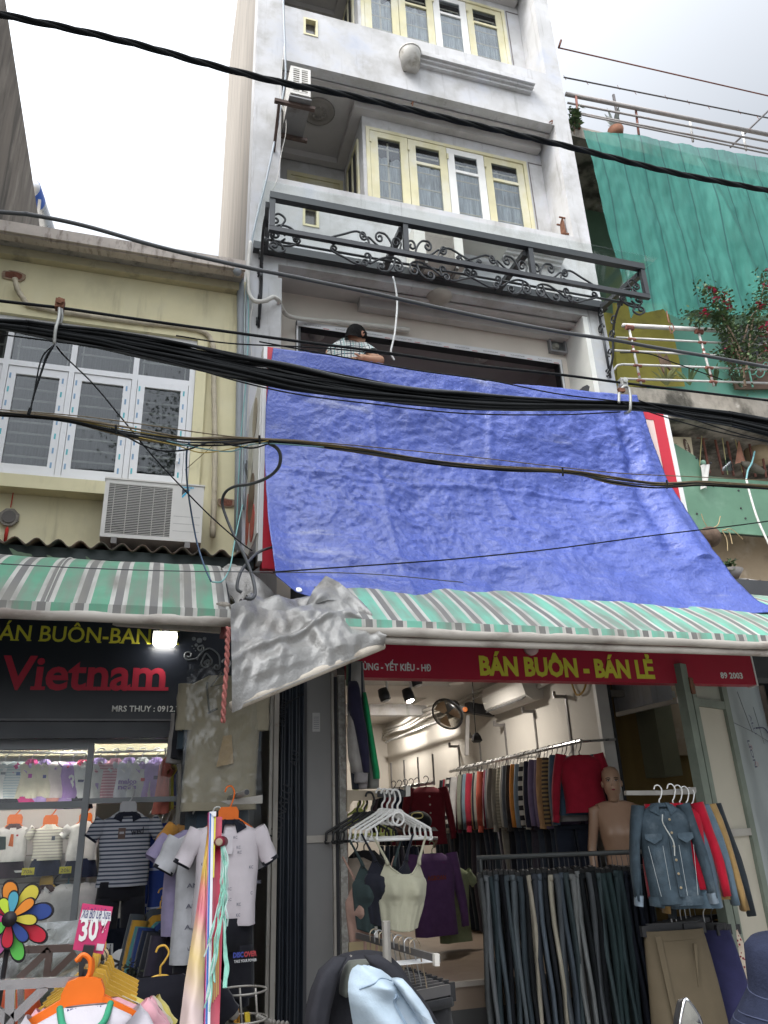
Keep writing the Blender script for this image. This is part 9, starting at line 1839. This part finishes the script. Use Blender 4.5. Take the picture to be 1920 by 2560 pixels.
build('front_shield', MB().loft([[Vector((cx_+w_*math.cos(a),by_+o_+d_*math.sin(a),z)) for a in [i*math.pi/8 for i in range(16)]] for z,w_,d_,o_ in ((1.02,.10,.10,.02),(.92,.16,.12,.03),(.75,.19,.08,.06),(.45,.18,.06,.1),(.3,.12,.06,.1))]), m_bike, sc_, True)
build('headlight', MB().ball((cx_,by_+.13,.95), .09,.05,.06), m_acw, sc_, True)
build('body', MB().loft([[Vector((cx_+w_*math.cos(a),y_,z_+h_*math.sin(a))) for a in [i*math.pi/7 for i in range(14)]] for y_,w_,z_,h_ in ((by_+.05,.10,.32,.06),(by_-.35,.14,.32,.07),(by_-.5,.15,.5,.16),(by_-.8,.16,.6,.15),(by_-1.2,.10,.68,.08))]), m_bike, sc_, True)
build('seat', MB().loft([[Vector((cx_+w_*math.cos(a),y_,z_+h_*math.sin(a))) for a in [i*math.pi/6 for i in range(12)]] for y_,w_,z_,h_ in ((by_-.4,.10,.72,.04),(by_-.6,.14,.73,.055),(by_-1.1,.12,.76,.05))]), m_blackf, sc_, True)
for yy in (by_+.25, by_-1.0):
    whl = build('wheel', MB().tube([(cx_, yy+.22*math.cos(a), .27+.22*math.sin(a)) for a in [i*math.pi/14 for i in range(29)]], .048, 10), mat('rubber',(.02,.02,.02),.8), sc_, True); build('rim', MB().lathe((cx_-.02,yy,.27), [(.17,0),(.17,.04),(.04,.045),(.04,-.005)], 20, (1,0,0)), mat('chrome',(.6,.6,.6),.12,metal=1), whl, True)
build('fork', MB().tube([(cx_,by_+.05,.9),(cx_+.06,by_+.25,.27)], .02, 8), m_blackf, sc_)
# ================================================================ street tree across the road, mirrored in the panes
tr = thing('street_tree', 'leafy street tree across the road mirrored in the window glass', 'tree', (1.2, -7.5, 0))
build('trunk', MB().tube(cr([(1.2,-7.5,0),(1.25,-7.4,3),(1.1,-7.5,6),(1.3,-7.6,9)],6), [lerp(.22,.06,i/18) for i in range(19)], 9), m_stem, tr, True)
cw = MB()
for _ in range(170):
    c = Vector((1.2+rnd.gauss(0,1.2), -7.5+rnd.gauss(0,1.2), 9.2+rnd.gauss(0,1.6)))
    for _ in range(110): leafq(cw, c+Vector((rnd.gauss(0,.35),rnd.gauss(0,.35),rnd.gauss(0,.3))), rnd.uniform(.08,.13), rnd.randrange(3))
build('crown', cw, m_leafs, tr)
